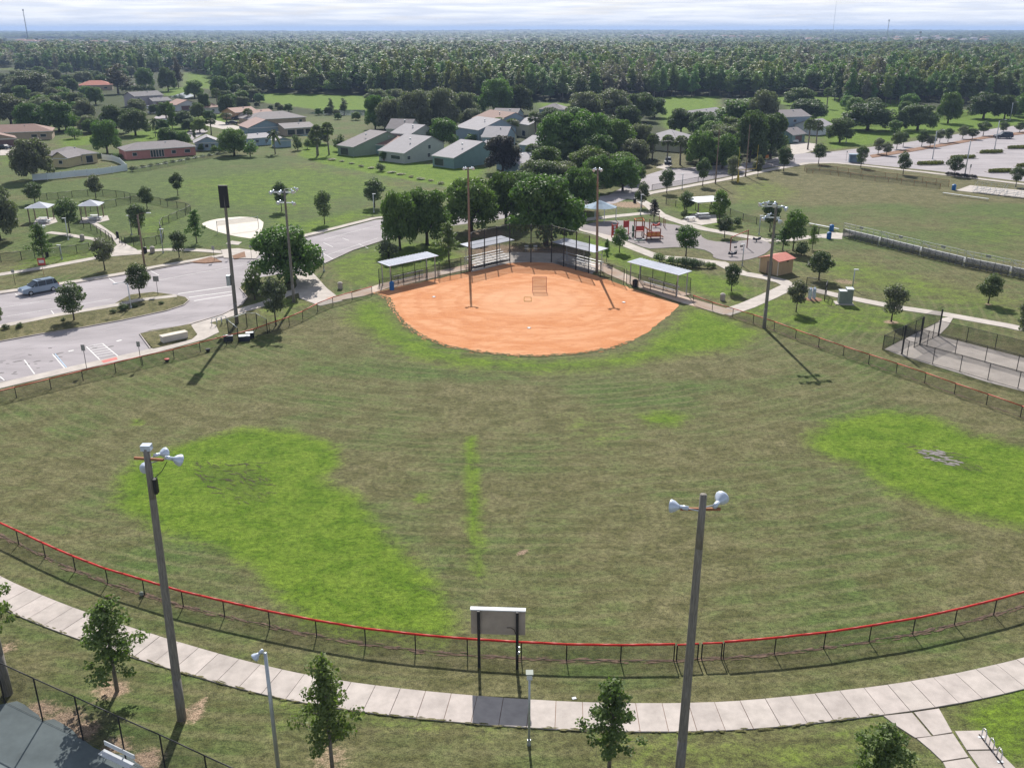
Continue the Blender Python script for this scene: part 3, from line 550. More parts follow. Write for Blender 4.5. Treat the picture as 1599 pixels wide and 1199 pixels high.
for k in range(nsl):
    g0 = 0.017; s0, s1 = k * 1.6 + g0, (k + 1) * 1.6 - g0; P = []
    for s_, sg in ((s0, -1), (s1, -1), (s1, 1), (s0, 1)):
        x = np.interp(s_, arc, gx_); y = np.interp(s_, arc, cy_); m = np.interp(s_, arc, sl); q_ = math.hypot(1, m)
        P.append((x - sg * m / q_ * hw, y + sg * hw / q_))
    dz = rnd.uniform(-.008, .008); ob('slab', MB().prism(P, 0.0, 0.07 + dz).mesh('slab', MT['concrete']), side)
bp_ = thing('branch_path', None, None); bp_['kind'] = 'structure'
for P in ([(1379, 1118), (1424, 1113), (1455, 1150), (1429, 1152.5), (1400, 1134)], [(1426.5, 1112.5), (1466, 1106.5), (1487, 1144), (1457, 1149)], [(1431, 1153.5), (1488, 1145.5), (1512.5, 1182.5), (1471, 1189), (1452, 1171)], [(1472, 1190.5), (1513.5, 1184), (1542, 1222), (1493, 1232)], [(1490.5, 1142), (1537, 1141), (1557, 1170.5), (1509, 1171.5)], [(1510, 1173), (1558, 1172), (1586, 1200), (1604, 1225), (1549, 1228)]):
    P = Gs(P); c = (sum(p[0] for p in P) / len(P), sum(p[1] for p in P) / len(P)); P = [(c[0] + (x - c[0]) * .985, c[1] + (y - c[1]) * .985) for x, y in P]
    ob('slab', MB().prism(P, 0.0, 0.065 + rnd.uniform(-.006, .006)).mesh('slab', MT['concrete']), bp_)
# ------------------------------------------------------------------ foliage
def crown_np(seed, lobes, n, size, up=0.35, flat=0.0, droop=0.0):
    """lobes: (x,y,z,rx,ry,rz). Leaf-sized quads spread through the crown's volume, denser at the skin."""
    g_ = np.random.RandomState(seed); Lb = np.array(lobes, float)
    w = (Lb[:, 3] * Lb[:, 4] * Lb[:, 5]) ** 0.66; k = g_.choice(len(Lb), n, p=w / w.sum()); d = g_.normal(size=(n, 3)); d /= np.linalg.norm(d, axis=1)[:, None]
    r = g_.uniform(0, 1, n) ** 0.30; r = np.where(g_.rand(n) < .25, r * g_.uniform(.9, 1.16, n), r)
    p = Lb[k, :3] + d * Lb[k, 3:] * r[:, None]
    nr = d * 0.55 + g_.normal(size=(n, 3)) * 0.55 + np.array([0, 0, up]); nr /= np.linalg.norm(nr, axis=1)[:, None]
    a = np.cross(nr, g_.normal(size=(n, 3))); a /= np.linalg.norm(a, axis=1)[:, None]; b_ = np.cross(nr, a)
    s = size * g_.uniform(.6, 1.35, n)[:, None]; a = a * s * .5; b_ = b_ * s * .36
    v = np.stack([p - a, p + b_ - nr * s * .08, p + a, p - b_ - nr * s * .08], 1).reshape(-1, 3)
    return v, np.arange(4 * n).reshape(-1, 4)
def crown_mesh(name, m, *a, **k):
    v, q_ = crown_np(*a, **k); return np_mesh(name, v, q_, [m])
def lobes_round(seed, cz, rx, rz, n=9, rr=.5, jit=.5):
    g_ = random.Random(seed); o = [(0, 0, cz, rx * .74, rx * .74, rz * .78)]
    for i in range(n):
        a = 2 * math.pi * i / n + g_.uniform(-.4, .4); e = g_.uniform(-.6, .95); c_ = math.cos(e)
        q_ = rr * g_.uniform(.6, 1.15); o.append((math.cos(a) * c_ * rx * (1 - q_ * .75), math.sin(a) * c_ * rx * (1 - q_ * .75), cz + math.sin(e) * rz * (1 - q_ * .6), rx * q_, rx * q_, rz * q_ * .85))
    return o
def trunk_mesh(name, m, h, r, limbs, bend=0.0, n=7):
    mb = MB(); p = Vector((0, 0, -.1)); mb.tube(p, (bend * .4, 0, h * .5), r * 1.25, r * .85, n); mb.tube((bend * .4, 0, h * .5), (bend, 0, h), r * .85, r * .5, n)
    for (a, b_, r0) in limbs: mb.tube(a, b_, r0, r0 * .35, 5, False)
    return mb.mesh(name, m, True)
def limbs_for(seed, z0, h, spread, n, r):
    g_ = random.Random(seed); o = []
    for i in range(n):
        a = 2 * math.pi * i / n + g_.uniform(-.4, .4); z = z0 + g_.uniform(0, .45) * (h - z0); e = (math.cos(a) * spread * g_.uniform(.5, .9), math.sin(a) * spread * g_.uniform(.5, .9), z + (h - z0) * g_.uniform(.25, .5))
        o.append(((0, 0, z), e, r))
        for j in range(2):
            a2 = a + g_.uniform(-.7, .7); m = Vector(((0 + e[0]) / 2, e[1] / 2, (z + e[2]) / 2)); o.append((tuple(m), tuple(m + Vector((math.cos(a2), math.sin(a2), .9)) * spread * .35), r * .5))
    return o
SP = {}   # species -> list of (parts [(name, mesh)], width, height)
def reg(k, parts, w, h): SP.setdefault(k, []).append((parts, w, h))
for s in range(4):     # nursery oaks of the park: dense rounded heads on a clean stem
    lb = lobes_round(s, 3.95, 2.2, 2.4, 11, .42) + [(0, 0, 2.2 + .15 * s, 1.5, 1.5, .8), (.2, 0, 5.8, 1.1, 1.1, .95)]
    reg('oak', [('trunk', trunk_mesh('trunk', MT['trunk'], 3.4, .11, limbs_for(s, 1.7, 5, 1.6, 6, .05), .08)), ('crown', crown_mesh('crown', MT['leaf_oak'], 10 + s, lb, 3400, .30, up=.25))], 4.7, 6.7)
for s in range(6):     # young sweetgums: open pyramids of separate leafy boughs
    g_ = random.Random(40 + s); lb = []; lm = []; nb = 30
    for i in range(nb):
        f = i / (nb - 1); z = 1.5 + f * 3.9; rr = (1.55 - 1.15 * max(0, f - .2) / .8) * g_.uniform(.5, 1.1) if f > .12 else g_.uniform(.6, 1.1); a = i * 2.4 + g_.uniform(-.5, .5)
        c_ = (math.cos(a) * rr, math.sin(a) * rr, z + g_.uniform(-.15, .25)); q_ = g_.uniform(.28, .5)
        lb.append((*c_, q_, q_, q_ * .75)); lb.append((c_[0] * .5, c_[1] * .5, z, q_ * .8, q_ * .8, q_ * .6)); lm.append(((0, 0, max(1.2, z - .5)), c_, .022))
    lb += [(0, 0, 2.6, .5, .5, 1.0), (0, 0, 5.3, .3, .3, .65), (.1, 0, 4.0, .4, .4, .9)]
    reg('gum', [('trunk', trunk_mesh('trunk', MT['trunkg'], 5.2, .085, lm, .1 * (-1) ** s)), ('crown', crown_mesh('crown', MT['leaf_gum'], 60 + s, lb, 3300, .19, up=.25))], 3.0, 5.9)
for s in range(4):     # broad park oaks
    lb = lobes_round(s + 20, 6.3, 6.4, 4.7, 17, .36) + lobes_round(s + 24, 7.8, 4.9, 3.6, 9, .4) + [(math.cos(a) * 4.9, math.sin(a) * 4.9, 2.9 + (i % 3) * .7, 1.9, 1.9, 1.5) for i, a in enumerate([0.3, 1.0, 1.7, 2.4, 3.1, 3.8, 4.5, 5.2, 5.9])]
    lm = []
    for i in range(9):
        a = i * .7; lm.append(((0, 0, 1.8 + .25 * (i % 3)), (math.cos(a) * 3.6, math.sin(a) * 3.6, 5.6 + (i % 4) * .6), .24))
        lm.append(((math.cos(a) * 1.9, math.sin(a) * 1.9, 3.9), (math.cos(a + .5) * 4.2, math.sin(a + .5) * 4.2, 7.0), .12))
    reg('big', [('trunk', trunk_mesh('trunk', MT['trunk'], 4.5, .42, lm, .3)), ('crown', crown_mesh('crown', MT['leaf_green'], 80 + s, lb, 12500, .55, up=.35))], 13.6, 11.8)
for s in range(3):     # rounded shrubs and low bushes, leafy to the ground
    lb = lobes_round(s + 50, .95, .95, .95, 8, .5)
    reg('shrub', [('stem', trunk_mesh('stem', MT['trunk'], .7, .06, limbs_for(s, .1, .9, .6, 4, .03))), ('foliage', crown_mesh('foliage', MT['leaf_oak'], 90 + s, lb, 1100, .17))], 2.0, 1.95)
for s in range(4):     # tall narrow wood-edge trees
    g_ = random.Random(s); lb = [(g_.uniform(-.9, .9), g_.uniform(-.9, .9), 5 + i * 1.35, (2.9 - i * .17) * g_.uniform(.7, 1.1), (2.9 - i * .17) * g_.uniform(.7, 1.1), 1.25) for i in range(10)]
    lb += [(g_.uniform(-2.4, 2.4), g_.uniform(-2.4, 2.4), g_.uniform(4, 14), 1.1, 1.1, 1.0) for i in range(9)]
    reg('tall', [('trunk', trunk_mesh('trunk', MT['trunkg'], 15, .22, limbs_for(s, 5, 14, 2.6, 8, .07))), ('crown', crown_mesh('crown', MT['leaf_wood'], 120 + s, lb, 2600, .6, up=.3))], 7.0, 18.5)
def palm(seed, h, nf, fl, queen=False):
    g_ = random.Random(seed); mb = MB(); T = MB(); T.tube((0, 0, -.1), (.12, 0, h * .5), .22, .17, 8); T.tube((.12, 0, h * .5), (.05, 0, h), .17, .15, 8)
    for i in range(nf):
        a = i * 2.4; e = 1.35 - 2.1 * (i / nf) + g_.uniform(-.12, .12); d = Vector((math.cos(a) * math.cos(e), math.sin(a) * math.cos(e), math.sin(e)))
        sd_ = Vector((-math.sin(a), math.cos(a), 0)); up_ = sd_.cross(d) * -1; base = Vector((.05, 0, h)); p1 = base + d * fl * .45
        if queen:
            pts = [base + d * fl * t_ + Vector((0, 0, -1)) * fl * .55 * t_ * t_ for t_ in (0, .25, .5, .75, 1)]
            for j in range(4):
                for s_ in (-1, 1):
                    w_ = fl * .17 * (1 - abs(j - 1.5) * .15); dn = Vector((0, 0, -w_ * .7))
                    mb.quad(pts[j], pts[j + 1], pts[j + 1] + sd_ * s_ * w_ + dn, pts[j] + sd_ * s_ * w_ + dn)
        else:
            mb.quad(base - sd_ * .03, base + sd_ * .03, p1 + sd_ * .03, p1 - sd_ * .03)
            for j in range(7):
                t_ = (j - 3) / 3 * 1.25; dd = d * math.cos(t_) + sd_ * math.sin(t_); q1 = p1 + dd * fl * .36; q2 = p1 + dd * fl * .52 + Vector((0, 0, -fl * .14)); n_ = up_ * .1 + sd_ * .09
                mb.add([p1, q1 + n_, q2, q1 - n_], [(0, 1, 2, 3)])
    return T.mesh('trunk', MT['trunkg'], True), mb.mesh('fronds', MT['leaf_palm'])
for s in range(2):
    T_, F_ = palm(s, 5.4, 46, 1.9); reg('palm', [('trunk', T_), ('fronds', F_)], 3.6, 7.0)
    T_, F_ = palm(s + 5, 6.0, 16, 3.0, True); reg('queen', [('trunk', T_), ('fronds', F_)], 5.2, 7.8)
LEAFM = {'o': 'leaf_oak', 'y': 'leaf_grey', 'g': 'leaf_green', 'b': 'leaf_bright', 'm': 'leaf_gum', 'v': 'leaf_olive', 'd': 'leaf_dark', 'w': 'leaf_wood', 'x': 'leaf_wood2', 'z': 'leaf_wood3', '': None}
NAMES = {'oak': 'oak_tree', 'gum': 'sweetgum_tree', 'big': 'broad_tree', 'shrub': 'shrub', 'tall': 'tall_tree', 'palm': 'palm_tree', 'queen': 'palm_tree'}
CATS = {'shrub': 'shrub', 'palm': 'palm tree', 'queen': 'palm tree'}
cnt = 0
def tree(sp, x, yb, yt, wpx, label, tone='', group=None, hh=None, v=None):
    global cnt; cnt += 1; V = SP[sp]; parts, w0, h0 = V[(cnt if v is None else v) % len(V)]
    loc = G(x, yb); h = hh or (hgt(yb, yt) if yt > 60 else hgt2(yb, yt)); m = mpp(yb) * (1 - h / H * .5) / ((yb - 46 - (yb - yt) * .5) / (yb - 46)); w = wpx * m if wpx else w0 * h / h0
    r = thing(NAMES[sp], label, CATS.get(sp, 'tree'), loc, rnd.uniform(0, 6.28), group, (w / w0, w / w0, h / h0))
    for n_, me_ in parts:
        o = ob(n_, me_, r)
        if tone and n_ in ('crown', 'foliage'): o.material_slots[0].link = 'OBJECT'; o.material_slots[0].material = MT[LEAFM[tone]]
    return r
PT = 'small round-headed oaks planted about the park'; HT = 'trees around the houses'; GO = 'trees along the golf course'
# park trees
T = [('oak', 116, 501, 440, 50, 'dark round tree on the traffic island nearest the silver van', 'o', PT), ('oak', 219, 465, 410, 43, 'dark round tree on the tip of the traffic island beside the rectangular sign', 'o', PT),
('oak', 164, 422, 370, 41, 'grey green round tree between the dog park plaza and the road', 'y', PT), ('oak', 280, 402, 360, 32, 'round tree between park path and kerb, right of the plaza bins', 'o', PT),
('gum', 307.5, 380, 327, 28, 'bright green sweetgum left of the sand volleyball court', 'b', None), ('gum', 69, 411, 347, 38, 'bright green leafy tree inside the dog park fence near the red sign', 'b', None),
('oak', 109, 364, 308, 42, 'dark round tree between the two picnic pavilions', 'o', PT), ('oak', 217, 367, 318, 35, 'dark round tree behind the brown street lamp in the dog park', 'o', PT),
('oak', 230, 326, 291, 26, 'dark round tree just inside the back fence corner of the dog park', 'o', PT), ('oak', 150, 310, 272, 29, 'round tree on the back fence behind the right pavilion', 'y', PT),
('oak', 278, 306, 269, 24, 'dark round tree alone on the open field behind the dog park', 'o', PT), ('big', 0, 375, 281, 66, 'large grey green oak cut by the left edge of the photo', 'y', None), ('oak', 55, 318, 284, 34, 'dark bushy tree behind the left pavilion', 'o', None),
('oak', -2, 512, 474, 22, 'small tree cut by the left edge on the traffic island', 'o', PT), ('oak', 440, 330, 283, 28, 'dark tree behind the six-lamp light pole', 'o', PT), ('oak', 507, 350, 297, 31, 'tall oval dark tree on the field by the road', 'o', PT),
('oak', 585, 324, 278, 38, 'wide dark tree behind a white lamp post on the field', 'o', PT), ('big', 450, 442, 345, 118, 'big spreading dark oak at the mouth of the car park', 'g', None), ('oak', 431, 508, 432, 48, 'grey green bushy tree just outside the left field fence', 'v', None),
('shrub', 398, 468, 412, 36, 'dark bush under the left side of the big car park oak', 'o', None), ('big', 625, 390, 290, 60, 'leafy tree at the left end of the row along the road', 'g', None), ('big', 667, 382, 286, 80, 'middle tree of the row along the road behind the left dugout', 'g', None),
('big', 736, 362, 272, 92, 'right tree of the row along the road behind the bleachers', 'g', None), ('gum', 701, 406, 345, 38, 'thin light green tree right behind the left dugout', 'm', None), ('shrub', 607, 402, 373, 40, 'silvery shrub beside the left dugout roof', 'v', None),
('big', 852, 382, 262, 128, 'huge spreading tree behind the backstop with pale limbs', 'g', None), ('big', 790, 352, 262, 70, 'leafy tree left of the huge backstop tree', 'g', None), ('big', 905, 330, 255, 62, 'leafy tree right of the huge backstop tree', 'g', None),
('oak', 967, 394, 353, 28, 'small round tree by the playground path', 'g', PT), ('gum', 947, 410, 372, 14, 'slender young tree behind the right bleachers', 'b', None), ('oak', 1071, 401, 351, 43, 'bright green tree on the grass circle in the playground', 'b', None),
('oak', 1142, 455, 411, 32, 'dark tree beside the right hand stone bin', 'o', PT), ('oak', 1072, 332, 298, 27, 'dark tree left of the picnic shelter by the football field', 'o', PT), ('oak', 1123, 348, 295, 32, 'bright leafy tree right of the picnic shelter', 'b', None),
('oak', 1131, 371, 337, 30, 'dark tree on the grass patch behind the swings', 'o', PT), ('gum', 1021, 345, 310, 21, 'dark reddish young tree behind the play tower', 'd', None), ('oak', 1002, 325, 284, 25, 'dark tree beside the path lamp behind the playground', 'o', PT),
('oak', 1041, 302, 263, 27, 'leftmost dark tree on the lawn below the long sidewalk', 'o', PT), ('oak', 1097, 291, 246, 26, 'dark tree left of the tall goal end pole', 'o', PT), ('oak', 1143, 282, 243, 27, 'grey tree between the two tall wooden poles', 'y', PT), ('oak', 1183, 276, 242, 20, 'small tree behind the yellow goal crossbar', 'y', PT),
('oak', 1278.5, 437, 391, 46, 'wide round tree above the blue meter cabinets', 'o', PT), ('oak', 1243, 487, 437, 36, 'round tree between the meter cabinets and the right field fence', 'y', PT), ('oak', 1391.5, 502, 443, 48, 'wide grey tree left of the batting cages', 'y', PT),
('oak', 1543, 474, 427, 41, 'round tree alone below the long bleachers', 'o', PT), ('oak', 1600, 538, 467, 42, 'grey tree cut by the right edge above the batting cages', 'y', PT), ('oak', 1238, 392, 326, 42, 'bright tree behind the pink roofed shed', 'b', None), ('gum', 1222, 391, 352, 30, 'lower bright tree touching the shed light pole', 'b', None),
('gum', 1268, 390, 350, 17, 'thin young tree left of the long bleachers', 'm', None), ('shrub', 1251, 399, 376, 24, 'dark bush behind the shed', 'o', None), ('oak', 1202, 362, 314, 34, 'dark tree behind the tall right field light pole', 'o', PT), ('shrub', 1068, 341, 326, 14, 'dark bush left of the picnic shelter tables', 'o', None), ('shrub', 1151, 353, 337, 17, 'dark bush by the football field fence posts', 'o', None),
('oak', 1223.5, 268, 228, 27, 'tree at the street corner end of the long sidewalk', 'o', PT), ('oak', 1278, 256, 223, 25, 'tree by the street opposite the blue shelter', 'o', PT), ('oak', 1344, 262, 227, 23, 'dark tree in front of the small blue shelter', 'o', PT), ('oak', 1410, 273, 237, 24, 'tree on the verge below the first lot hedge', 'o', PT),
('oak', 1490, 275, 242, 30, 'dark tree with dark shrubs at its foot by the parking lot', 'o', PT), ('oak', 1586, 292, 259, 25, 'dark tree above the far aluminium bleachers', 'o', PT)]
for a in T: tree(*a)
ORD = ['first', 'second', 'third', 'fourth', 'fifth', 'sixth', 'seventh', 'eighth', 'ninth', 'tenth', 'eleventh', 'twelfth', 'thirteenth', 'fourteenth']
for i, (x, yb, yt, w, tn) in enumerate([(1371, 241, 215, 20, 'y'), (1384, 243, 222, 20, 'y'), (1400, 233, 206, 22, 'o'), (1410, 229, 206, 18, 'o'), (1396, 212, 187, 26, 'g'), (1439, 229, 202, 20, 'o'), (1452, 230, 210, 20, 'y'), (1467, 223, 201, 18, 'y'), (1480, 222, 200, 18, 'o'), (1503, 217, 196, 20, 'y'), (1518, 218, 200, 20, 'o'), (1535, 212, 189, 24, 'o'), (1566, 208, 190, 18, 'o'), (1592, 207, 190, 18, 'o')]):
    tree('oak', x, yb, yt, w, ORD[i] + ' small round tree from the left in the row beside the parking lot', tn, 'row of small trees beside the parking lot')
# foreground sweetgums
for x, yb, yt, w, lab, v in [(183, 1079, 932, 100, 'leafy young tree left of the wooden light pole', 0), (519, 1199, 1022, 98, 'leafy young tree right of the short lamp post, red tipped leaves', 1), (951, 1199, 1060, 96, 'leafy young tree between the box lamp and the right wooden pole', 2), (1365, 1262, 1125, 110, 'leafy young tree cut by the bottom edge near the path fork', 3), (-2, 1012, 865, 78, 'leafy young tree cut by the left edge beside the sidewalk', 4)]:
    tree('gum', x, yb, yt, w, lab, 'm', None, None, v)
# trees round the houses
B = [('big', 54, 281, 211, 66, 'y', 'grey oak in front of the yellow house and vinyl fence'), ('big', 18, 197, 140, 62, 'y', 'dark grey oak above the brown roofed house at the left edge'), ('big', 50, 206, 157, 50, 'b', 'bright bushy tree behind the brown roofed house'), ('big', 93, 206, 154, 54, 'b', 'bright bushy tree left of the hidden swimming pool yard'), ('big', 134, 190, 154, 34, 'y', 'grey round tree left of the small white roof'),
('big', 182, 208, 159, 46, 'o', 'dark oak behind the pink house, left of two'), ('big', 212, 212, 166, 50, 'o', 'dark oak behind the pink house, right of two'), ('big', 168, 240, 182, 48, 'g', 'round tree between the yellow and the pink house'), ('tall', 270, 207, 157, 18, 'g', 'tall narrow tree by the bend of the estate road'), ('queen', 243, 214, 182, 16, '', 'small feathery palm on the lawn behind the pink house'),
('big', 310, 187, 158, 26, 'o', 'dark tree on the lawn beside the terracotta roofs'), ('big', 320, 178, 142, 22, 'o', 'dark tree between the two terracotta roofs'), ('palm', 340, 175, 137, 17, '', 'fan palm behind the terracotta roofs'), ('big', 356, 181, 145, 28, 'o', 'dark tree right of the terracotta roofs'), ('palm', 330, 211, 184, 19, '', 'single fan palm by the estate road'), ('palm', 354, 194, 176, 20, '', 'fan palm in front of the peach arcade house'),
('palm', 389, 196, 169, 17, '', 'fan palm at the corner of the peach arcade house'), ('queen', 393, 158, 136, 13, '', 'left of two feathery palms beside the fairway'), ('queen', 405, 158, 136, 13, '', 'right of two feathery palms beside the fairway'), ('palm', 369.5, 153, 131, 16, '', 'fan palm against the wood edge'), ('big', 366, 243, 197, 48, 'g', 'dense green tree right of the pale blue house'), ('shrub', 391, 245, 217, 26, 'g', 'round bush at the field edge beside the dense green tree'),
('shrub', 314, 236, 223, 12, 'b', 'left ball shrub before the pale blue house'), ('shrub', 334, 238, 225, 12, 'b', 'middle ball shrub before the pale blue house'), ('shrub', 345, 240, 226, 12, 'o', 'right ball shrub before the pale blue house'), ('tall', 304, 220, 199, 7, 'o', 'thin cypress beside the pale blue house'), ('big', 52, 152, 108, 72, 'y', 'huge grey green oak far left below the fairway'), ('big', 92, 153, 122, 30, 'o', 'oak right of the huge grey green oak'),
('big', 114, 146, 121, 20, 'o', 'small oak left of the orange roof'), ('big', 130, 133, 109, 34, 'y', 'grey oak above the orange roof'), ('big', 160, 134, 115, 24, 'g', 'green tree above the right end of the orange roof'), ('tall', 185, 147, 99, 46, 'x', 'wide mossy grey tree right of the orange roof'), ('big', 228, 139, 103, 30, 'g', 'green tree behind the clipped hedge'), ('big', 263, 143, 101, 30, 'o', 'dark full tree beside the pond'), ('tall', 279, 138, 88, 20, 'x', 'bare grey tree beside the pond'),
('big', 304, 153, 123, 32, 'g', 'low green tree right of the pond'), ('big', 345, 151, 116, 32, 'g', 'left green tree at the wood corner'), ('big', 374, 149, 111, 32, 'g', 'right green tree at the wood corner'), ('big', 150, 164, 133, 28, 'b', 'yellow green forked tree in front of the orange roof'), ('big', 586, 202, 143, 34, 'g', 'tall green tree at the right end of the fairway'), ('big', 610, 206, 150, 48, 'y', 'left mossy grey oak behind the green townhouses'),
('big', 648, 208, 134, 60, 'y', 'second mossy grey oak behind the green townhouses'), ('big', 692, 204, 131, 62, 'y', 'third mossy grey oak behind the green townhouses'), ('big', 728, 197, 139, 46, 'y', 'fourth mossy grey oak behind the green townhouses'), ('big', 775, 181, 118, 60, 'g', 'dark tree left of the small grey roof by the fairway'), ('big', 812, 180, 127, 44, 'o', 'dark tree beside the strip of fairway'),
('tall', 517, 177, 153, 13, 'o', 'left dark conifer beside the canal'), ('tall', 538, 179, 153, 17, 'o', 'right dark conifer beside the canal'), ('palm', 497, 243, 194, 20, '', 'left fan palm of the clump at the field edge'), ('palm', 514, 242, 190, 22, '', 'tallest fan palm of the clump at the field edge'), ('palm', 495, 246, 214, 18, '', 'short fan palm of the clump at the field edge'), ('shrub', 530, 236, 208, 22, 'o', 'dark bush against the left green townhouse'),
('shrub', 465, 235, 208, 18, 'o', 'left dark bush beside the blue pool'), ('shrub', 480, 233, 214, 13, 'o', 'right dark bush beside the blue pool'), ('queen', 430, 241, 199, 24, '', 'feathery palm beside the small white shed'), ('big', 690, 233, 180, 56, 'b', 'bright green round tree between the townhouses'), ('palm', 612, 200, 182, 26, '', 'fan palm behind the left townhouse roof'), ('palm', 690, 196, 178, 24, '', 'fan palm above the bright green round tree'),
('shrub', 739, 223, 208, 26, 'g', 'clipped round shrub by the blue grey townhouse'), ('big', 785, 270, 206, 60, 'd', 'dark purple magnolia among the townhouses'), ('palm', 779, 218, 183, 26, '', 'left fan palm above the magnolia'), ('palm', 800, 218, 185, 26, '', 'right fan palm above the magnolia'), ('oak', 600, 252, 236, 17, 'b', 'tiny tree in front of the middle townhouse'), ('shrub', 595, 268, 254, 18, 'o', 'dark scrub in the ditch below the middle townhouse'),
('big', 912, 197, 139, 64, 'y', 'left grey oak before the far fairway'), ('big', 952, 192, 133, 66, 'y', 'tallest grey oak before the far fairway'), ('big', 998, 190, 141, 54, 'o', 'dark oak before the far fairway'), ('big', 1022, 184, 150, 40, 'o', 'low oak leaning over the far fairway'), ('big', 872, 251, 169, 74, 'g', 'big tree at the left of the dense central grove'), ('big', 918, 252, 166, 82, 'g', 'biggest tree of the dense central grove'), ('big', 962, 250, 180, 70, 'g', 'tree at the right of the dense central grove'),
('big', 1000, 247, 188, 48, 'y', 'pale oak behind the grey hip roofed house'), ('palm', 835, 219, 174, 26, '', 'fan palm over the terracotta corner left of the grove'), ('palm', 832, 264, 224, 28, '', 'fan palm before the lowest grey roof'), ('palm', 1018, 252, 208, 22, '', 'fan palm at the corner of the house with the dark van'), ('palm', 1041, 257, 210, 24, '', 'left fan palm beside the dark van'), ('palm', 1062, 258, 211, 26, '', 'right fan palm beside the dark van'),
('big', 1063, 209, 165, 46, 'o', 'dark pyramidal tree before the far fairway'), ('big', 1105, 206, 184, 34, 'g', 'low round tree under the small grey roof'), ('big', 1160, 202, 149, 88, 'g', 'wide green oak left of the two storey grey house'), ('big', 1094, 263, 200, 52, 'g', 'left dark tree behind the tall goal pole'), ('big', 1128, 264, 203, 52, 'g', 'right dark tree behind the tall goal pole'), ('big', 1170, 254, 166, 60, 'o', 'dark tree behind the yellow goal'), ('big', 1203, 248, 170, 52, 'o', 'dark tree left of the white pickup truck'),
('big', 1190, 206, 135, 50, 'y', 'grey oak against the wood above the grey houses'), ('big', 930, 302, 236, 56, 'g', 'left tree of the pair over the blue canopy'), ('big', 972, 299, 240, 58, 'g', 'right tree of the pair over the blue canopy'), ('big', 818, 335, 262, 60, 'g', 'leafy tree behind the right of the road row'), ('big', 1248, 165, 135, 52, 'g', 'upper bushy tree beside the grey two storey house'), ('big', 1262, 188, 151, 60, 'o', 'dark bushy tree beside the grey two storey house'),
('big', 1354, 204, 156, 84, 'o', 'broad forked oak on the golf side lawn'), ('big', 1432, 204, 159, 62, 'o', 'dark upright oak on the golf side lawn'), ('big', 1480, 193, 140, 40, 'g', 'tall green oak by the golf fence'), ('big', 1535, 186, 140, 54, 'o', 'wide oak at the right of the golf lawn'), ('big', 1568, 186, 145, 36, 'o', 'oak beside the curved street light, far right'), ('big', 1311, 223, 180, 46, 'o', 'dark oak in front of the palms by the pickup truck'), ('big', 1600, 184, 143, 40, 'g', 'oak cut by the right edge at the golf lawn'),
('palm', 1261, 234, 184, 22, '', 'left fan palm beside the white pickup truck'), ('palm', 1274, 232, 187, 20, '', 'right fan palm beside the white pickup truck'), ('palm', 1291, 170, 136, 16, '', 'fan palm at the golf course wood edge'), ('big', 1405, 206, 170, 22, 'o', 'small dark tree between the two golf lawn oaks'), ('big', 215, 178, 152, 30, 'y', 'grey tree left of the mauve two storey house'), ('shrub', 117, 217, 196, 26, 'g', 'leafy bush in the pool yard behind the yellow house'), ('shrub', 185, 248, 238, 18, 'b', 'bright bush at the corner of the pink house'), ('shrub', 206, 268, 258, 12, 'o', 'small dark bush at the end of the vinyl fence')]
for sp, x, yb, yt, w, tn, lab in B: tree(sp, x, yb, yt, w, lab, tn, HT if sp == 'big' else None)
FILL = [([(120, 150), (420, 150), (500, 200), (500, 236), (350, 236), (190, 240), (110, 215)], 20, .62, 'garden tree between the houses of the left estate'), ([(0, 150), (90, 145), (140, 165), (120, 205), (0, 210)], 24, .8, 'dense green tree in the belt left of the mauve house'), ([(0, 110), (150, 112), (230, 125), (180, 140), (0, 145)], 26, .9, 'oak in the far tree belt around the orange roofed house'), ([(290, 140), (400, 148), (400, 175), (330, 172)], 12, .7, 'tree between terracotta roofs and wood edge'), ([(575, 165), (800, 160), (840, 180), (740, 205), (590, 208)], 26, .9, 'mossy tree in the thick belt behind the townhouses'), ([(850, 205), (1000, 200), (1060, 240), (1000, 260), (850, 258)], 20, .85, 'leafy tree filling the dense central grove'), ([(1075, 215), (1205, 198), (1210, 242), (1080, 262)], 18, .8, 'dark tree in the thicket between the grey houses'), ([(395, 165), (570, 178), (560, 190), (400, 182)], 10, .35, 'low tree beside the canal'), ([(840, 265), (1000, 262), (985, 300), (840, 315)], 10, .8, 'leafy tree in the thicket behind the huge backstop tree'), ([(1300, 165), (1599, 168), (1599, 182), (1300, 180)], 14, .7, 'tree of the loose line behind the golf lawn')]
fr_ = random.Random(11); HB = [(190, 235, 310, 252), (80, 240, 160, 262), (205, 145, 275, 178), (275, 152, 350, 182), (385, 175, 495, 232), (520, 205, 710, 268), (740, 180, 830, 272), (840, 165, 885, 186), (990, 195, 1062, 240), (1080, 176, 1135, 200), (1225, 175, 1300, 228), (120, 130, 180, 146), (0, 190, 85, 235)]
for poly, n, sc_, lab in FILL:
    xs_ = [p[0] for p in poly]; ys_ = [p[1] for p in poly]; k = 0; tries = 0
    while k < n and tries < 600:
        tries += 1; x = fr_.uniform(min(xs_), max(xs_)); y = fr_.uniform(min(ys_), max(ys_))
        if not inpoly(np.array([float(x)]), np.array([float(y)]), poly)[0] or any(a < x < c_ and b_ < y < d_ for a, b_, c_, d_ in HB): continue
        h_ = fr_.uniform(7.5, 12.5) * sc_; tree('big', x, y, 0, None, lab, fr_.choice('gyyogw'), 'belt: ' + lab, h_); k += 1
for i, (x, y, w) in enumerate([(10, 515, 13), (31, 513, 13), (177, 490, 11), (193, 486, 17), (211, 481, 10), (252, 476, 9), (99, 502, 8)]):
    tree('shrub', x, y, y - w * .8, w, 'low clipped shrub on the traffic island grass', 'o', 'low shrubs on the traffic island')
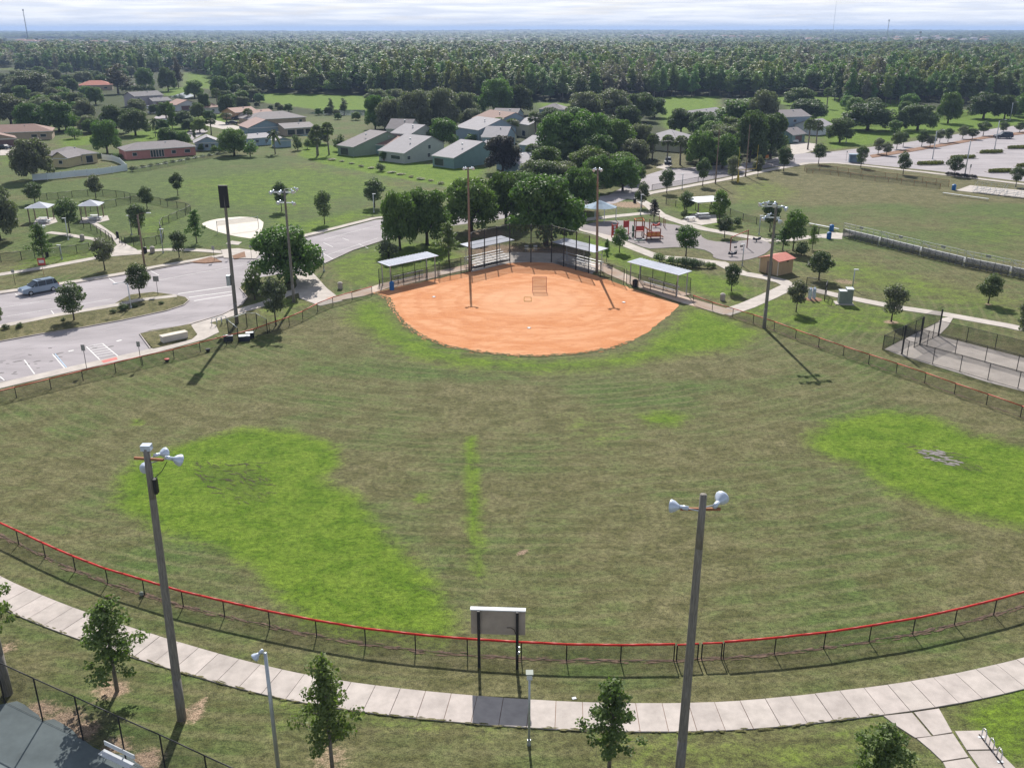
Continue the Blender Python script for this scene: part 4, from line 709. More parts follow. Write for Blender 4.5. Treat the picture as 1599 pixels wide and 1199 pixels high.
for i, (x, y, w, tn) in enumerate([(1047, 412, 18, 'g'), (1058, 414, 18, 'g'), (1070, 416, 22, 'o'), (1082, 418, 22, 'o'), (1092, 418, 18, 'y'), (1105, 419, 14, 'm'), (1113, 418, 12, 'm'), (1030, 409, 22, 'm')]):
    tree('shrub', x, y, y - w * .75, w, 'leafy shrub in the bed between the right dugout and the play area', tn, 'shrubs behind the right dugout')
for i in range(11): tree('shrub', 1479 + i * 4.4, 274 + i * .55, 267.5 + i * .5, 8, 'dark red shrub at the foot of the tree by the parking lot', 'd', 'dark red shrubs by the parking lot')
for i in range(9): tree('shrub', 191 + i * 6, 144, 132, 9, 'dark bush in the clipped hedge beyond the orange roof', 'o', 'clipped hedge bushes')
for i in range(12): tree('shrub', 518 + i * 15.5, 250 + i * 3.4 + rnd.uniform(-1, 1), 247 + i * 3.3, rnd.uniform(9, 16), 'scrubby weed clump in the ditch behind the townhouse lawns', 'z', 'scrub along the ditch')
for i in range(16): tree('shrub', 212 + i * 11.6, 264 - i * 2.05, 259 - i * 2.0, 10, 'low weedy bush along the wire fence behind the pink house', 'o' if i % 3 else 'b', 'weeds along the back fence')
for i, (x, y, w, hh) in enumerate([(1452.5, 257.5, 44, 1), (1503.5, 248, 43, 1), (1547.5, 239.5, 40, 1), (1590, 232.5, 38, 1), (1561, 269.5, 40, 1), (1606, 261, 40, 1)]):
    g0 = G(x, y); wm = w * mpp(y) / 2; lb = [(wm * (j / 6 - .5) * 1.7, rnd.uniform(-.2, .2), .55, wm * .22, 1.5 * (1 - abs(j / 6 - .5) ** 2 * 2.2), .62) for j in range(7)]
    r = thing('hedge', ['yellow green hedge island at the first tilted lot lamp', 'yellow green hedge island left of the second lot lamp', 'yellow green hedge island at the upper lot lamp', 'yellow green hedge island at the upper right edge', 'yellow green hedge island beside the lower right tree', 'yellow green hedge island cut by the right edge'][i], 'hedge', g0, R(12), 'hedge islands in the parking lot')
    ob('foliage', crown_mesh('foliage', MT['hedge'], 300 + i, lb, 1900, .36, up=.5), r); ob('bed', MB().box((0, 0, .07), (wm * 2.0, 3.4, .14)).mesh('bed', MT['kerb']), r)
# ------------------------------------------------------------------ woodland
FRONT = [(-400, 100), (0, 106), (100, 112), (200, 118), (290, 108), (330, 128), (400, 148), (480, 150), (570, 153), (680, 156), (820, 158), (900, 158), (1000, 153), (1120, 152), (1200, 152), (1300, 158), (1330, 166), (1400, 164), (1430, 158), (1480, 163), (1640, 160), (2200, 150)]
fx = [p[0] for p in FRONT]; fy = [p[1] for p in FRONT]
wr = np.random.RandomState(5)
pts = []
for Y0 in np.concatenate([np.arange(430, 700, 5.6), 700 + np.cumsum(5.6 * (1 + np.arange(420) * .02) ** 1.0)]):
    if Y0 > 11500: break
    s_ = 6.3 * (max(Y0, 650) / 650) ** .8
    half = Y0 * .62 + 20; n = int(2 * half / s_); X0 = np.linspace(-half, half, n) + wr.uniform(-.8, .8, n) * s_; pts.append(np.stack([X0, Y0 + wr.uniform(-.9, .9, n) * s_, np.full(n, s_)], 1))
W = np.concatenate(pts); uu = K / (W[:, 1] / H + TT); pyb = uu + 46; pxb = 799.5 + W[:, 0] * CT * uu / H
keep = pyb < np.interp(pxb, fx, fy)
for P in ([(825, 162), (885, 164), (885, 176), (825, 176)], [(1015, 153), (1115, 151), (1115, 190), (1015, 190)], [(1195, 150), (1300, 150), (1300, 178), (1195, 178)], [(290, 113), (330, 118), (335, 138), (290, 134)], [(20, 94), (36, 97), (36, 108), (20, 108)], [(395, 146), (575, 149), (575, 172), (395, 165)], [(0, 60), (170, 62), (170, 67), (0, 69)], [(1290, 66), (1340, 68), (1340, 73), (1290, 72)], [(1480, 66), (1599, 67), (1599, 70), (1480, 69)]):
    keep &= ~inpoly(pxb, pyb, P)
W = W[keep]; pyb = pyb[keep]; pxb = pxb[keep]
dn = np.interp(pxb, fx, fy) - pyb
order = np.argsort(-(pyb)); 
# the nearest trees of the wood edge stand as individuals
front = [k for k in order if dn[k] < 2.2 and 0 < pxb[k] < 1600][:170]
mask = np.ones(len(W), bool); mask[front] = False
tone_noise = lambda x, y: math.sin(x / 61.0 + y / 47.0) + math.sin(x / 23.0 - y / 83.0)
for k in front:
    x, y, s_ = W[k]; tn = tone_noise(x, y) + wr.uniform(-1.3, 1.3); parts, w0, h0 = SP['tall'][int(wr.randint(4))]; hh_ = wr.uniform(13, 20); w_ = wr.uniform(6, 9.5)
    r = thing('wood_edge_tree', 'tall tree standing at the front edge of the far wood', 'tree', (x, y, 0), wr.uniform(0, 6.28), 'trees at the front edge of the wood', (w_ / w0, w_ / w0, hh_ / h0))
    for n_, me_ in parts:
        o = ob(n_, me_, r)
        if n_ == 'crown': o.material_slots[0].link = 'OBJECT'; o.material_slots[0].material = MT['leaf_wood2' if tn > 1.7 else 'leaf_wood3' if tn < -1.3 else 'leaf_wood']
W = W[mask]; pyb = pyb[mask]
srcs = []
for i, (m_, n_) in enumerate([('leaf_wood', 800), ('leaf_wood', 800), ('leaf_wood3', 800), ('leaf_wood2', 600), ('leaf_wood', 800), ('leaf_oak', 600)]):
    g_ = random.Random(i + 9)
    if i in (4, 5): lb = lobes_round(i, 9, 4.4, 4.6, 9, .42)
    else: lb = [(g_.uniform(-.8, .8), g_.uniform(-.8, .8), 6 + j * 1.5, (3.5 - j * .24) * g_.uniform(.7, 1.1), (3.5 - j * .24) * g_.uniform(.7, 1.1), 1.4) for j in range(8)]
    so = bpy.data.objects.new('woodland_source', crown_mesh('woodland_tree', MT[m_], 400 + i, lb, n_, 1.0, up=.6)); srcs.append(so)
wc = bpy.data.collections.new('woodland_kinds')
for so in srcs: wc.objects.link(so)
tnn = np.sin(W[:, 0] / 61 + W[:, 1] / 47) + np.sin(W[:, 0] / 23 - W[:, 1] / 83) + wr.uniform(-1.5, 1.5, len(W))
idx = np.where(tnn > 1.95, 3, np.where(tnn < -1.2, 2, wr.choice([0, 4, 4, 4, 1, 5], len(W))))
idx = np.where(W[:, 1] > 1800, wr.choice([4, 5, 0, 5], len(W)), idx).astype(np.int32)
wz = hills(W[:, 0], W[:, 1]); ws = np.clip(W[:, 2] / 6.0, 1, 9) * wr.uniform(.7, 1.45, len(W)); hz = wr.uniform(.62, 1.2, len(W)) * (1 + .16 * np.sin(W[:, 0] / 37) * np.sin(W[:, 1] / 53 + 1)) * np.where(W[:, 1] > 1700, .78, 1)
wm = bpy.data.meshes.new('woodland'); wm.vertices.add(len(W)); wm.vertices.foreach_set('co', np.stack([W[:, 0], W[:, 1], wz - 1], 1).astype(np.float32).ravel())
for nm, ty, dat, ky in (('scl', 'FLOAT_VECTOR', np.stack([ws, ws, hz], 1), 'vector'), ('rot', 'FLOAT_VECTOR', np.stack([np.zeros(len(W))] * 2 + [wr.uniform(0, 6.28, len(W))], 1), 'vector'), ('kind_id', 'INT', idx, 'value')):
    a_ = wm.attributes.new(nm, ty, 'POINT'); a_.data.foreach_set(ky, np.ascontiguousarray(dat, np.int32 if ty == 'INT' else np.float32).ravel())
wo = ob('woodland', wm, kind='stuff')
ng = bpy.data.node_groups.new('scatter_wood', 'GeometryNodeTree')
ng.interface.new_socket('Geometry', in_out='INPUT', socket_type='NodeSocketGeometry'); ng.interface.new_socket('Geometry', in_out='OUTPUT', socket_type='NodeSocketGeometry')
gi = ng.nodes.new('NodeGroupInput'); go = ng.nodes.new('NodeGroupOutput'); ip = ng.nodes.new('GeometryNodeInstanceOnPoints'); ci = ng.nodes.new('GeometryNodeCollectionInfo')
ci.inputs['Collection'].default_value = wc; ci.inputs['Separate Children'].default_value = True; ci.inputs['Reset Children'].default_value = True; ip.inputs['Pick Instance'].default_value = True
def na(n_, ty):
    a_ = ng.nodes.new('GeometryNodeInputNamedAttribute'); a_.data_type = ty; a_.inputs['Name'].default_value = n_; return a_.outputs['Attribute']
er = ng.nodes.new('FunctionNodeEulerToRotation')
GL = ng.links.new
GL(gi.outputs[0], ip.inputs['Points']); GL(ci.outputs[0], ip.inputs['Instance']); GL(na('scl', 'FLOAT_VECTOR'), ip.inputs['Scale']); GL(na('rot', 'FLOAT_VECTOR'), er.inputs[0]); GL(er.outputs[0], ip.inputs['Rotation']); GL(na('kind_id', 'INT'), ip.inputs['Instance Index']); GL(ip.outputs[0], go.inputs[0])
md = wo.modifiers.new('scatter', 'NODES'); md.node_group = ng
# ------------------------------------------------------------------ fences
def rail_mesh(P, z, r, m, n=6): 
    mb = MB(); mb.path([(p[0], p[1], z) for p in P], r, n); return mb.mesh('rail', m, True)
post_cache = {}
def post_mesh(r, h, m):
    k = (r, h, m)
    if k not in post_cache: post_cache[k] = MB().tube((0, 0, -.1), (0, 0, h), r, r, 8).mesh('post', MT[m])
    return post_cache[k]
def fence(name, label, pts, h, rail='black', rr=.045, post='black', pr=.06, screen='mesh', px=True, group=None, railname='top_rail', mid=None, cat='fence', bottom=True, sag=0.0):
    P = [G(*p) for p in pts] if px else [Vector((*p[:2], 0)) for p in pts]
    r = thing(name, label, cat, P[0], 0, group); Lp = [p - P[0] for p in P]
    if sag:
        Q = []
        for a, b_ in zip(Lp[:-1], Lp[1:]): Q += [a, a.lerp(b_, .5)]
        Q.append(Lp[-1]); mb = MB(); zz = [h + .04 + rnd.uniform(-sag, sag) for _ in Q]
        mb.path([(q_.x, q_.y, z) for q_, z in zip(Q, zz)], rr, 8); ob(railname, mb.mesh('rail', MT[rail], True), r)
    else: ob(railname, rail_mesh(Lp, h, rr, MT[rail]), r)
    if bottom: ob('bottom_wire', rail_mesh(Lp, .06, .012, MT['black'], 4), r)
    if mid: ob('middle_rail', rail_mesh(Lp, mid, rr * .8, MT[rail]), r)
    for p in Lp: ob('post', post_mesh(pr, h, post), r, p)
    mb = MB()
    for a, b_ in zip(Lp[:-1], Lp[1:]): mb.quad((a.x, a.y, .04), (b_.x, b_.y, .04), (b_.x, b_.y, h - .02), (a.x, a.y, h - .02))
    ob('chain_link', mb.mesh('chain_link', MT[screen]), r); return r
fence('outfield_fence', 'long curved outfield chain link fence with bright red cap, left of the gate', FENCE_ARC, 1.22, 'redcap', .075, pr=.04, railname='red_cap', sag=.012)
fence('outfield_fence', 'curved outfield chain link fence with bright red cap, right of the gate', FENCE_ARC2, 1.22, 'redcap', .075, pr=.04, railname='red_cap', sag=.012)
fence('foul_line_fence', 'left field line fence with faded red top between parking lot and grass', FENCE_L, 1.22, 'rustcap', .065, pr=.045, railname='red_cap')
fence('foul_line_fence', 'right field line fence with rusty red top below the batting cages', FENCE_R, 1.22, 'rustcap', .065, pr=.045, railname='red_cap')
for a, b_, lab in [((1056, 1031.2), (1089, 1029.2), 'left leaf of the red capped outfield gate'), ((1095, 1028.8), (1126, 1027.8), 'right leaf of the red capped outfield gate')]:
    fence('fence_gate', lab, [a, b_], 1.2, 'redcap', .06, pr=.045, cat='gate', railname='red_cap', group='outfield gate leaves')
# infield wings next to the backstop and behind the dugouts
fence('wing_fence', 'tall black fence between left dugout and backstop', [(687, 434), (703, 430.5), (720, 427), (735, 424)], 2.6, 'black', .03)
fence('wing_fence', 'tall black fence between backstop and right dugout', [(937, 433), (955, 438.5), (974, 445)], 2.6, 'black', .03)
fence('garden_fence', 'low dark fence panel behind the left dugout bench', [(593, 449), (622, 443), (655, 436), (684, 430)], 1.3, 'black', .025)
# backstop
BS = [(736.5, 423), (757, 418), (776, 413.5), (796, 408), (829, 410), (861, 410), (880, 416.5), (899, 422), (919, 427)]
bs = thing('backstop', 'tall black backstop with nine posts and wire screen behind home plate', 'backstop', G(829, 410)); c0_ = G(829, 410)
LB = [G(*p) - c0_ for p in BS]
for i, p in enumerate(LB): ob('post', post_mesh(.09, 6.6 if 0 < i < 8 else 6.3, 'black'), bs, p)
for a, b_ in zip(LB[:-1], LB[1:]):
    ob('screen_panel', MB().quad((a.x, a.y, .05), (b_.x, b_.y, .05), (b_.x, b_.y, 6.4), (a.x, a.y, 6.4)).mesh('screen_panel', MT['mesh2']), bs)
    for z in (2.2, 4.3, 6.42): ob('rail', MB().tube((a.x, a.y, z), (b_.x, b_.y, z), .028, .028, 5).mesh('rail', MT['black']), bs)
# park fences on the left
FG = 'black wire fences of the dog park'
fence('dog_park_fence', 'back fence of the dog park below the vinyl fence', [(62, 313), (74, 312), (91.5, 311), (113, 308.5), (137.6, 306.5), (161, 306), (182, 308), (195, 309.6), (204, 312), (218, 314), (236, 317), (251, 320), (262, 323), (277, 325.5), (291, 328), (298, 331)], 1.5, group=FG)
fence('dog_park_fence', 'right end fence of the dog park near the sand court', [(298, 331), (290, 336.5), (277, 342), (264, 348), (254, 352), (250, 358), (252, 366), (256, 373), (254, 379), (244.5, 381.5), (226, 385), (209, 384.5)], 1.5, group=FG)
fence('dog_park_fence', 'inner fence crossing the dog park behind the right pavilion', [(222, 315), (204, 318), (182, 322), (163, 325), (142, 331), (128, 334)], 1.5, group=FG)
fence('dog_park_fence', 'dense fence along the plaza walk of the dog park', [(110.6, 348.5), (131, 356), (142.5, 360), (152, 364.5), (158, 368.5), (166, 372), (171, 376), (176, 380), (178, 385)], 1.5, group=FG)
fence('dog_park_fence', 'front fence of the dog park beside the park path', [(-25, 414), (2, 409.6), (34, 406), (55, 404), (74, 402.5), (95, 399), (120.5, 396), (140, 392)], 1.5, group=FG)
for x, y in [(187, 380), (191, 383), (196, 384), (206, 379)]:
    ob('entry_post', post_mesh(.06, 1.7, 'black'), None, G(x, y), label='short black post at the dog park entry plaza', cat='post', group='posts at the dog park entry')
fence('street_fence', 'black fence along the street above the long sidewalk', [(1018, 297), (1040, 293.5), (1065, 289.5), (1090, 284.5), (1115, 279.5), (1145, 273.5), (1175, 267.5), (1205, 260.5), (1240, 254)], 1.3, group=None)
fence('field_fence', 'dark post fence between playground lawn and football field', [(1040, 319), (1055, 323), (1068, 325.5), (1086, 328), (1108, 330), (1140, 336), (1160, 344), (1181, 350), (1205, 356), (1240, 362), (1278, 367)], 1.4, 'black', .03, pr=.07)
fence('field_fence', 'upper fence behind the football field along the long sidewalk', [(1256, 267), (1280, 267), (1307, 270), (1324, 272.5), (1344, 275), (1382, 279), (1400, 281.5), (1440, 286), (1461, 289), (1481, 291.5)], 1.6, 'tanposts', .03, post='tanposts', pr=.05)
fence('field_fence', 'lower fence behind the football field along the long sidewalk', [(1259, 270), (1269, 271), (1297, 273), (1309, 275), (1328, 277.5), (1347, 280.5), (1366, 283), (1387, 285), (1407, 287.5), (1427, 290), (1446, 292), (1468, 295)], 1.3, 'tanposts', .03, post='tanposts', pr=.05)
fence('golf_fence', 'brown post fence below the golf lawn oaks', [(1330, 199), (1360, 198), (1390, 196), (1420, 192), (1450, 189), (1475, 187), (1490, 185), (1510, 181), (1530, 177)], 1.8, 'tanposts', .05, post='tanposts', pr=.09)
fence('yard_fence', 'wire yard fence behind the pink house', [(206, 271), (235, 266), (262, 261), (290, 255.5), (318, 250), (345, 246), (372, 243)], 1.2, 'galv', .02, post='galv', pr=.03)
VF = [(52, 282.5), (74, 281), (96, 279), (118, 276.5), (137, 275), (155, 273.5), (176, 270.5), (199, 267), (188, 256.5), (176, 252), (160, 250)]
P = [G(*p) for p in VF]; vf = thing('vinyl_fence', 'solid white vinyl fence around the yellow house yard', 'fence', P[0])
for p in P: ob('post', MB().box((0, 0, .95), (.16, .16, 1.9)).mesh('post', MT['vinyl']) if 'vp' not in post_cache else post_cache['vp'], vf, p - P[0])
for a, b_ in zip(P[:-1], P[1:]):
    d = b_ - a; c = (a + b_) / 2 - P[0]; ob('panel', MB().box((0, 0, .92), (d.length - .17, .05, 1.66)).mesh('panel', MT['vinyl']), vf, c, math.atan2(d.y, d.x))
# ball court fence
tops = [(-75, 999), (-8, 1031), (52, 1058.5), (116, 1087), (184, 1118), (249, 1146.5), (319, 1179), (392, 1212), (470, 1248)]
fence('court_fence', 'tall black chain link fence round the grey ball court', [tuple(GZ(x, y, 3.05)[:2]) for x, y in tops], 3.05, 'black', .035, pr=.045, px=False)
# batting cages
tp = [((1408, 553.5), 508), ((1436, 539), 494.5), ((1465, 525), 483)]
cg = thing('batting_cage', 'black wire batting cages on a concrete pad with three tall posts', 'batting cage', G(1408, 553.5)); c0_ = G(1408, 553.5); TPp = []
for (x, y), yt in tp: p = G(x, y) - c0_; ob('tall_post', post_mesh(.11, hgt(y, yt), 'black'), cg, p); TPp.append(p)
def cage_line(pts, h=2.1):
    Lp = [G(*p) - c0_ for p in pts]
    for p in Lp: ob('post', post_mesh(.045, h, 'black'), cg, p)
    ob('top_rail', MB().path([(p.x, p.y, h) for p in Lp], .03).mesh('rail', MT['black']), cg); ob('bottom_rail', MB().path([(p.x, p.y, .08) for p in Lp], .02).mesh('rail', MT['black']), cg); mb = MB()
    for a, b_ in zip(Lp[:-1], Lp[1:]): mb.quad((a.x, a.y, .04), (b_.x, b_.y, .04), (b_.x, b_.y, h), (a.x, a.y, h))
    ob('netting', mb.mesh('netting', MT['mesh2']), cg)
cage_line([(1408, 553.5), (1416, 558), (1456, 569), (1498.5, 581), (1542, 594), (1589, 607.5), (1640, 622), (1690, 637)])
cage_line([(1436, 539), (1447, 541.5), (1491, 554), (1537.6, 566), (1587, 580), (1640, 595), (1700, 612)])
cage_line([(1465, 525), (1508.6, 535.5), (1553, 547), (1602, 560), (1660, 575)])
cage_line([(1378, 546), (1395, 538), (1408, 531.5), (1428, 522), (1438, 517)], 1.9); cage_line([(1378, 546), (1408, 553.5)], 1.9)
cage_line([(1427, 543), (1436, 539), (1456, 529), (1465, 525)], 2.1)
mb = MB()
for a, b_ in zip(TPp[:-1], TPp[1:]): mb.quad((a.x, a.y, 2.0), (b_.x, b_.y, 2.0), (b_.x, b_.y, 4.1), (a.x, a.y, 4.1))
ob('netting', mb.mesh('netting', MT['mesh2']), cg)
# ------------------------------------------------------------------ tall lights
def lamp_head(mb_h, mb_l, c, d, s=1.0):
    """one floodlight: bowl reflector, ballast box behind it and lens"""
    c = Vector(c); d = Vector(d).normalized(); s = s * .76
    mb_h.lathe([(.10 * s, -.02), (.16 * s, .10 * s), (.30 * s, .28 * s), (.36 * s, .44 * s), (.375 * s, .52 * s)], 12, c, d)
    mb_h.tube(c - d * .45 * s, c - d * .02, .13 * s, .13 * s, 8)
    mb_l.lathe([(.35 * s, .522 * s), (.30 * s, .545 * s)], 12, c, d)
lamp_mesh = {}
def light_pole(x, yb, h, label, heads, r0=.24, r1=.15, wood='wood', lean=(0, 0), arms=(), extra=None, loc=None, name='light_pole'):
    p = loc or G(x, yb); r = thing(name, label, 'light pole', p); tx, ty = lean
    mb = MB(); n = 6
    for i in range(n):
        a = i / n; b_ = (i + 1) / n; mb.tube((tx * a, ty * a, h * a - (.2 if i == 0 else 0)), (tx * b_, ty * b_, h * b_), r0 + (r1 - r0) * a, r0 + (r1 - r0) * b_, 10, i in (0, n - 1))
    ob('pole', mb.mesh('pole', MT[wood], True), r)
    for (ax0, ax1, z) in arms: ob('crossarm', MB().box((tx + (ax0[0] + ax1[0]) / 2, ty + (ax0[1] + ax1[1]) / 2, z), (math.hypot(ax1[0] - ax0[0], ax1[1] - ax0[1]), .12, .12), math.atan2(ax1[1] - ax0[1], ax1[0] - ax0[0])).mesh('crossarm', MT['tanposts' if len(heads) in (2, 3) and wood == 'wood' else 'galv']), r)
    for (c, d, s) in heads:
        A_, B_ = MB(), MB(); lamp_head(A_, B_, (c[0] + tx, c[1] + ty, c[2]), d, s); o = ob('lamp', A_.mesh('lamp', MT['bluelamp'], True), r); ob('lens', B_.mesh('lens', MT['whitemetal']), o)
        q = Vector((c[0] + tx, c[1] + ty, c[2])) ; ob('bracket', MB().tube(q - Vector(d).normalized() * .2, (tx, ty, c[2] - .1), .035, .035, 5).mesh('bracket', MT['galv']), r)
    for e in (extra or []): ob(e[0], e[1], r, e[2])
    return r
box_m = MB().box((0, 0, 0), (.16, .3, .85)).mesh('junction_box', MT['black'])
light_pole(284, 1122, 17.3, 'wooden light pole with four floodlights left of the scoreboard', [((1.15, .35, 16.55), (.7, .6, -.5), 1.15), ((-.45, .55, 15.95), (-.3, .9, -.5), 1.15), ((.45, .5, 16.75), (.45, .8, -.15), 1.0), ], .27, .17, arms=[((-.75, .14), (.85, -.1), 16.7)], lean=(.35, 0), extra=[('junction_box', box_m, (.6, -.1, 15.2)), ('ballast_box', MB().box((0, 0, 0), (.5, .4, .3)).mesh('ballast_box', MT['bluelamp']), (.35, .05, 17.35)), ('wire', MB().path([(1.2, .3, 16.4), (.9, .2, 15.9), (.55, .0, 15.6)], .02).mesh('wire', MT['black']), (0, 0, 0))])
light_pole(0, 0, 17.2, 'wooden light pole with two floodlights right of the scoreboard', [((-1.0, .25, 16.4), (-.9, .45, -.1), 1.15), ((.8, .35, 16.6), (.55, .8, .1), 1.25)], .27, .17, arms=[((-1.0, .16), (.9, .16), 16.35)], lean=(.05, 0), loc=G(1060, 1221))
light_pole(12, 1083, 17.0, 'thick grey wooden pole at the left edge beside the ball court', [], .3, .2)
h3 = hgt(505, 300); pb = MB().box((0, 0, 0), (1.15, .34, 2.9)).mesh('panel_box', MT['black'])
light_pole(370, 505, h3, 'tall pole carrying a black panel box beside the bike hoops', [], .27, .17, lean=(.2, 0), extra=[('panel_box', pb, (.1, 0, h3 - .6)), ('utility_box', MB().box((0, 0, 0), (.5, .5, 1.4)).mesh('utility_box', MT['galv']), (-.45, -.1, h3 * .34))])
h4 = hgt(472, 297); light_pole(459, 472, h4, 'tall six lamp floodlight pole beside the left field fence', [((-1.7, -.1, h4 - .2), (-.5, -.8, -.4), 1.0), ((-.55, -.2, h4 - .2), (-.2, -.9, -.4), 1.0), ((1.1, 0, h4 - .1), (.5, -.7, -.4), 1.0), ((1.6, .1, h4 + .2), (.8, -.5, -.4), .9), ((-.8, -.2, h4 - 1.6), (-.4, -.8, -.4), 1.0), ((1.1, 0, h4 - 1.8), (.6, -.7, -.4), .95)], .22, .14, arms=[((-1.8, 0), (1.6, 0), h4 - .35), ((-1, 0), (1.1, 0), h4 - 1.8)])
h5 = hgt(424, 262); light_pole(733.5, 424, h5, 'brown light pole at the left end of the backstop', [((-.5, -.2, h5), (-.5, -.8, -.4), .9), ((.7, -.2, h5), (.5, -.8, -.4), .9)], .22, .14, 'wood2', arms=[((-.5, 0), (.7, 0), h5 - .15)])
h6 = hgt(426, 264); light_pole(932, 426, h6, 'brown light pole at the right end of the backstop', [((-.5, -.2, h6), (-.5, -.8, -.4), 1.0), ((.4, -.2, h6), (.4, -.8, -.4), 1.0)], .24, .15, 'wood2', lean=(-.4, 0), arms=[((-.6, 0), (.5, 0), h6 - .15)])
h7 = hgt(512, 317); light_pole(1193, 512, h7, 'grey light pole with many floodlights by the shed', [((-1.9, -.1, h7 - .1), (-.9, -.3, -.4), 1.0), ((-1.1, .2, h7), (-.6, -.6, -.3), 1.0), ((-.25, -.1, h7 - .1), (-.3, -.8, -.4), 1.15), ((1.0, 0, h7 - .6), (.7, -.6, -.4), 1.15), ((-1.4, -.1, h7 - 1.9), (-.7, -.6, -.5), 1.05), ((-.7, .1, h7 - 1.5), (-.7, -.5, -.3), .9), ((.5, 0, h7 - 2.2), (.3, -.8, -.5), 1.1)], .25, .15, arms=[((-1.9, 0), (1.1, 0), h7 - .45), ((-1.4, 0), (.6, 0), h7 - 1.9)])
for x, yb, yt, lab in [(1117, 287, 202, 'left tall bare pole behind the football goal'), (1164, 276, 195, 'right tall bare pole behind the football goal')]: light_pole(x, yb, hgt(yb, yt), lab, [], .2, .12, 'wood2')
# street and path lamps
def path_lamp(x, yb, yt, label, style='head', d=(1, 0), m='galv', r=.055, loc=None, h=None, group='path and street lamps'):
    p = loc or G(x, yb); h = h or hgt(yb, yt); t_ = thing('street_lamp', label, 'street lamp', p, 0, group); ob('pole', MB().tube((0, 0, -.05), (0, 0, h), r * 1.25, r, 8).mesh('pole', MT[m], True), t_)
    ob('base', MB().tube((0, 0, 0), (0, 0, .35), r * 2, r * 1.7, 8).mesh('base', MT[m]), t_)
    if style == 'arm':
        ob('arm', MB().path([(0, 0, h), (d[0] * .6, d[1] * .6, h + .25), (d[0] * 1.7, d[1] * 1.7, h + .35)], .04).mesh('arm', MT[m]), t_); ob('luminaire', MB().box((d[0] * 2.0, d[1] * 2.0, h + .33), (.75, .28, .12), math.atan2(d[1], d[0]), .8).mesh('luminaire', MT['whitemetal']), t_)
    elif style == 'flood':
        A_, B_ = MB(), MB(); lamp_head(A_, B_, (d[0] * .35, d[1] * .35, h + .05), (d[0], d[1], -.7), .8); o = ob('lamp', A_.mesh('lamp', MT['bluelamp'], True), t_); ob('lens', B_.mesh('lens', MT['whitemetal']), o); ob('bracket', MB().tube((-.12, 0, h), (d[0] * .4, d[1] * .4, h + .05), .05).mesh('bracket', MT['galv']), t_)
    elif style == 'box': ob('lamp', MB().box((0, 0, h + .16), (.30, .34, .34), 0, .95).mesh('lamp', MT['whitemetal']), t_); ob('solar_top', MB().box((0, 0, h + .35), (.40, .42, .06)).mesh('solar_top', MT['greybox']), t_)
    else: ob('luminaire', MB().box((d[0] * .2, d[1] * .2, h), (.7, .3, .12), math.atan2(d[1], d[0])).mesh('luminaire', MT['whitemetal']), t_)
    return t_
path_lamp(0, 0, 0, 'short grey lamp post with one bowl light facing left, bottom edge', 'flood', (-.8, -.35), 'galv', .095, Vector((GZ(414, 1019, 8.2).x, GZ(414, 1019, 8.2).y, 0)), 8.2, None)
path_lamp(826, 1162, 1060, 'slim lamp post with a square head right of the scoreboard', 'box', (1, 0), 'galv', .06, None, 4.55, None)
for x, yb, yt, st, d, lab in [(107, 375, 341, 'head', (-1, 0), 'white path lamp between the pavilions'), (205, 482, 443, 'arm', (-.6, -.6), 'white lamp on the traffic island tip'), (255, 395, 358, 'head', (1, 0), 'lamp at the bend of the dog park end fence'), (206, 367, 337, 'head', (-1, 0), 'lamp behind the dog park round tree'), (584, 332, 303, 'head', (1, 0), 'white lamp before the wide field tree'),
    (1000, 336, 304, 'head', (1, 0), 'white lamp on the path above the play tower'), (1065, 296, 272, 'head', (-1, 0), 'lamp on the long sidewalk between two trees'), (1185, 367, 337, 'head', (1, 0), 'pale lamp on the path right of the swings'), (1159, 415, 381, 'head', (-1, 0), 'grey lamp left of the pink roofed shed'), (1331, 451, 421, 'head', (1, 0), 'pale lamp behind the green grey cabinet'),
    (97, 405, 383, 'head', (-1, 0), 'lamp behind the left part of the dog park front fence'), (506, 424, 391, 'head', (1, 0), 'lamp at the grass corner right of the big oak'), (892, 352, 331, 'head', (1, 0), 'white lamp post left of the blue canopy')]: path_lamp(x, yb, yt, lab, st, d, 'whitemetal' if 'white' in lab else 'galv', .08)
path_lamp(226, 416, 336, 'brown street lamp with a single arm by the kerb of the dog park', 'arm', (.9, .1), 'wood2', .14)
for x, yb, yt, d, lab in [(1456, 249, 205, (1, 0), 'parking lot light pole in the left hedge island'), (1553, 233, 189, (1, 0), 'parking lot light pole in the upper hedge island'), (1506, 277, 220, (1, 0), 'parking lot light pole beside the dark shrubs'), (1321, 223, 188, (1, 0), 'curved street light by the dark oak'), (1577, 188, 161, (1, 0), 'curved street light at the far right oaks')]: path_lamp(x, yb, yt, lab, 'arm', d, 'galv', .13)
# signs
def sign(x, yb, h, w, sh, label, m='signback', mp_='black', ry=0, r=.035, loc=None, group='traffic signs'):
    t_ = thing('road_sign', label, 'sign', loc or G(x, yb), ry, group); ob('post', MB().tube((0, 0, -.05), (0, 0, h), r, r, 6).mesh('post', MT[mp_]), t_); ob('sign_plate', MB().box((0, -.05, h - sh / 2 + .05), (w, .03, sh)).mesh('sign_plate', MT[m]), t_); return t_
sign(136, 579, 3.2, .45, .75, 'grey backed parking sign left of the striped bay'); sign(221, 571, 3.0, .4, .65, 'grey backed parking sign right of the striped bay')
sign(247, 461, 2.9, .85, .8, 'square sign with three lines on the traffic island tip', 'signback'); sign(24, 445, 2.4, .5, .5, 'small grey sign on the verge above the silver van')
s_ = sign(69, 432, 3.0, 1.15, 1.15, 'white and red sign on a brown post behind the silver van', 'signred', 'tanposts', R(10)); ob('emblem', MB().box((0, -.08, 2.5), (.8, .02, .5)).mesh('emblem', MT['paint']), s_)
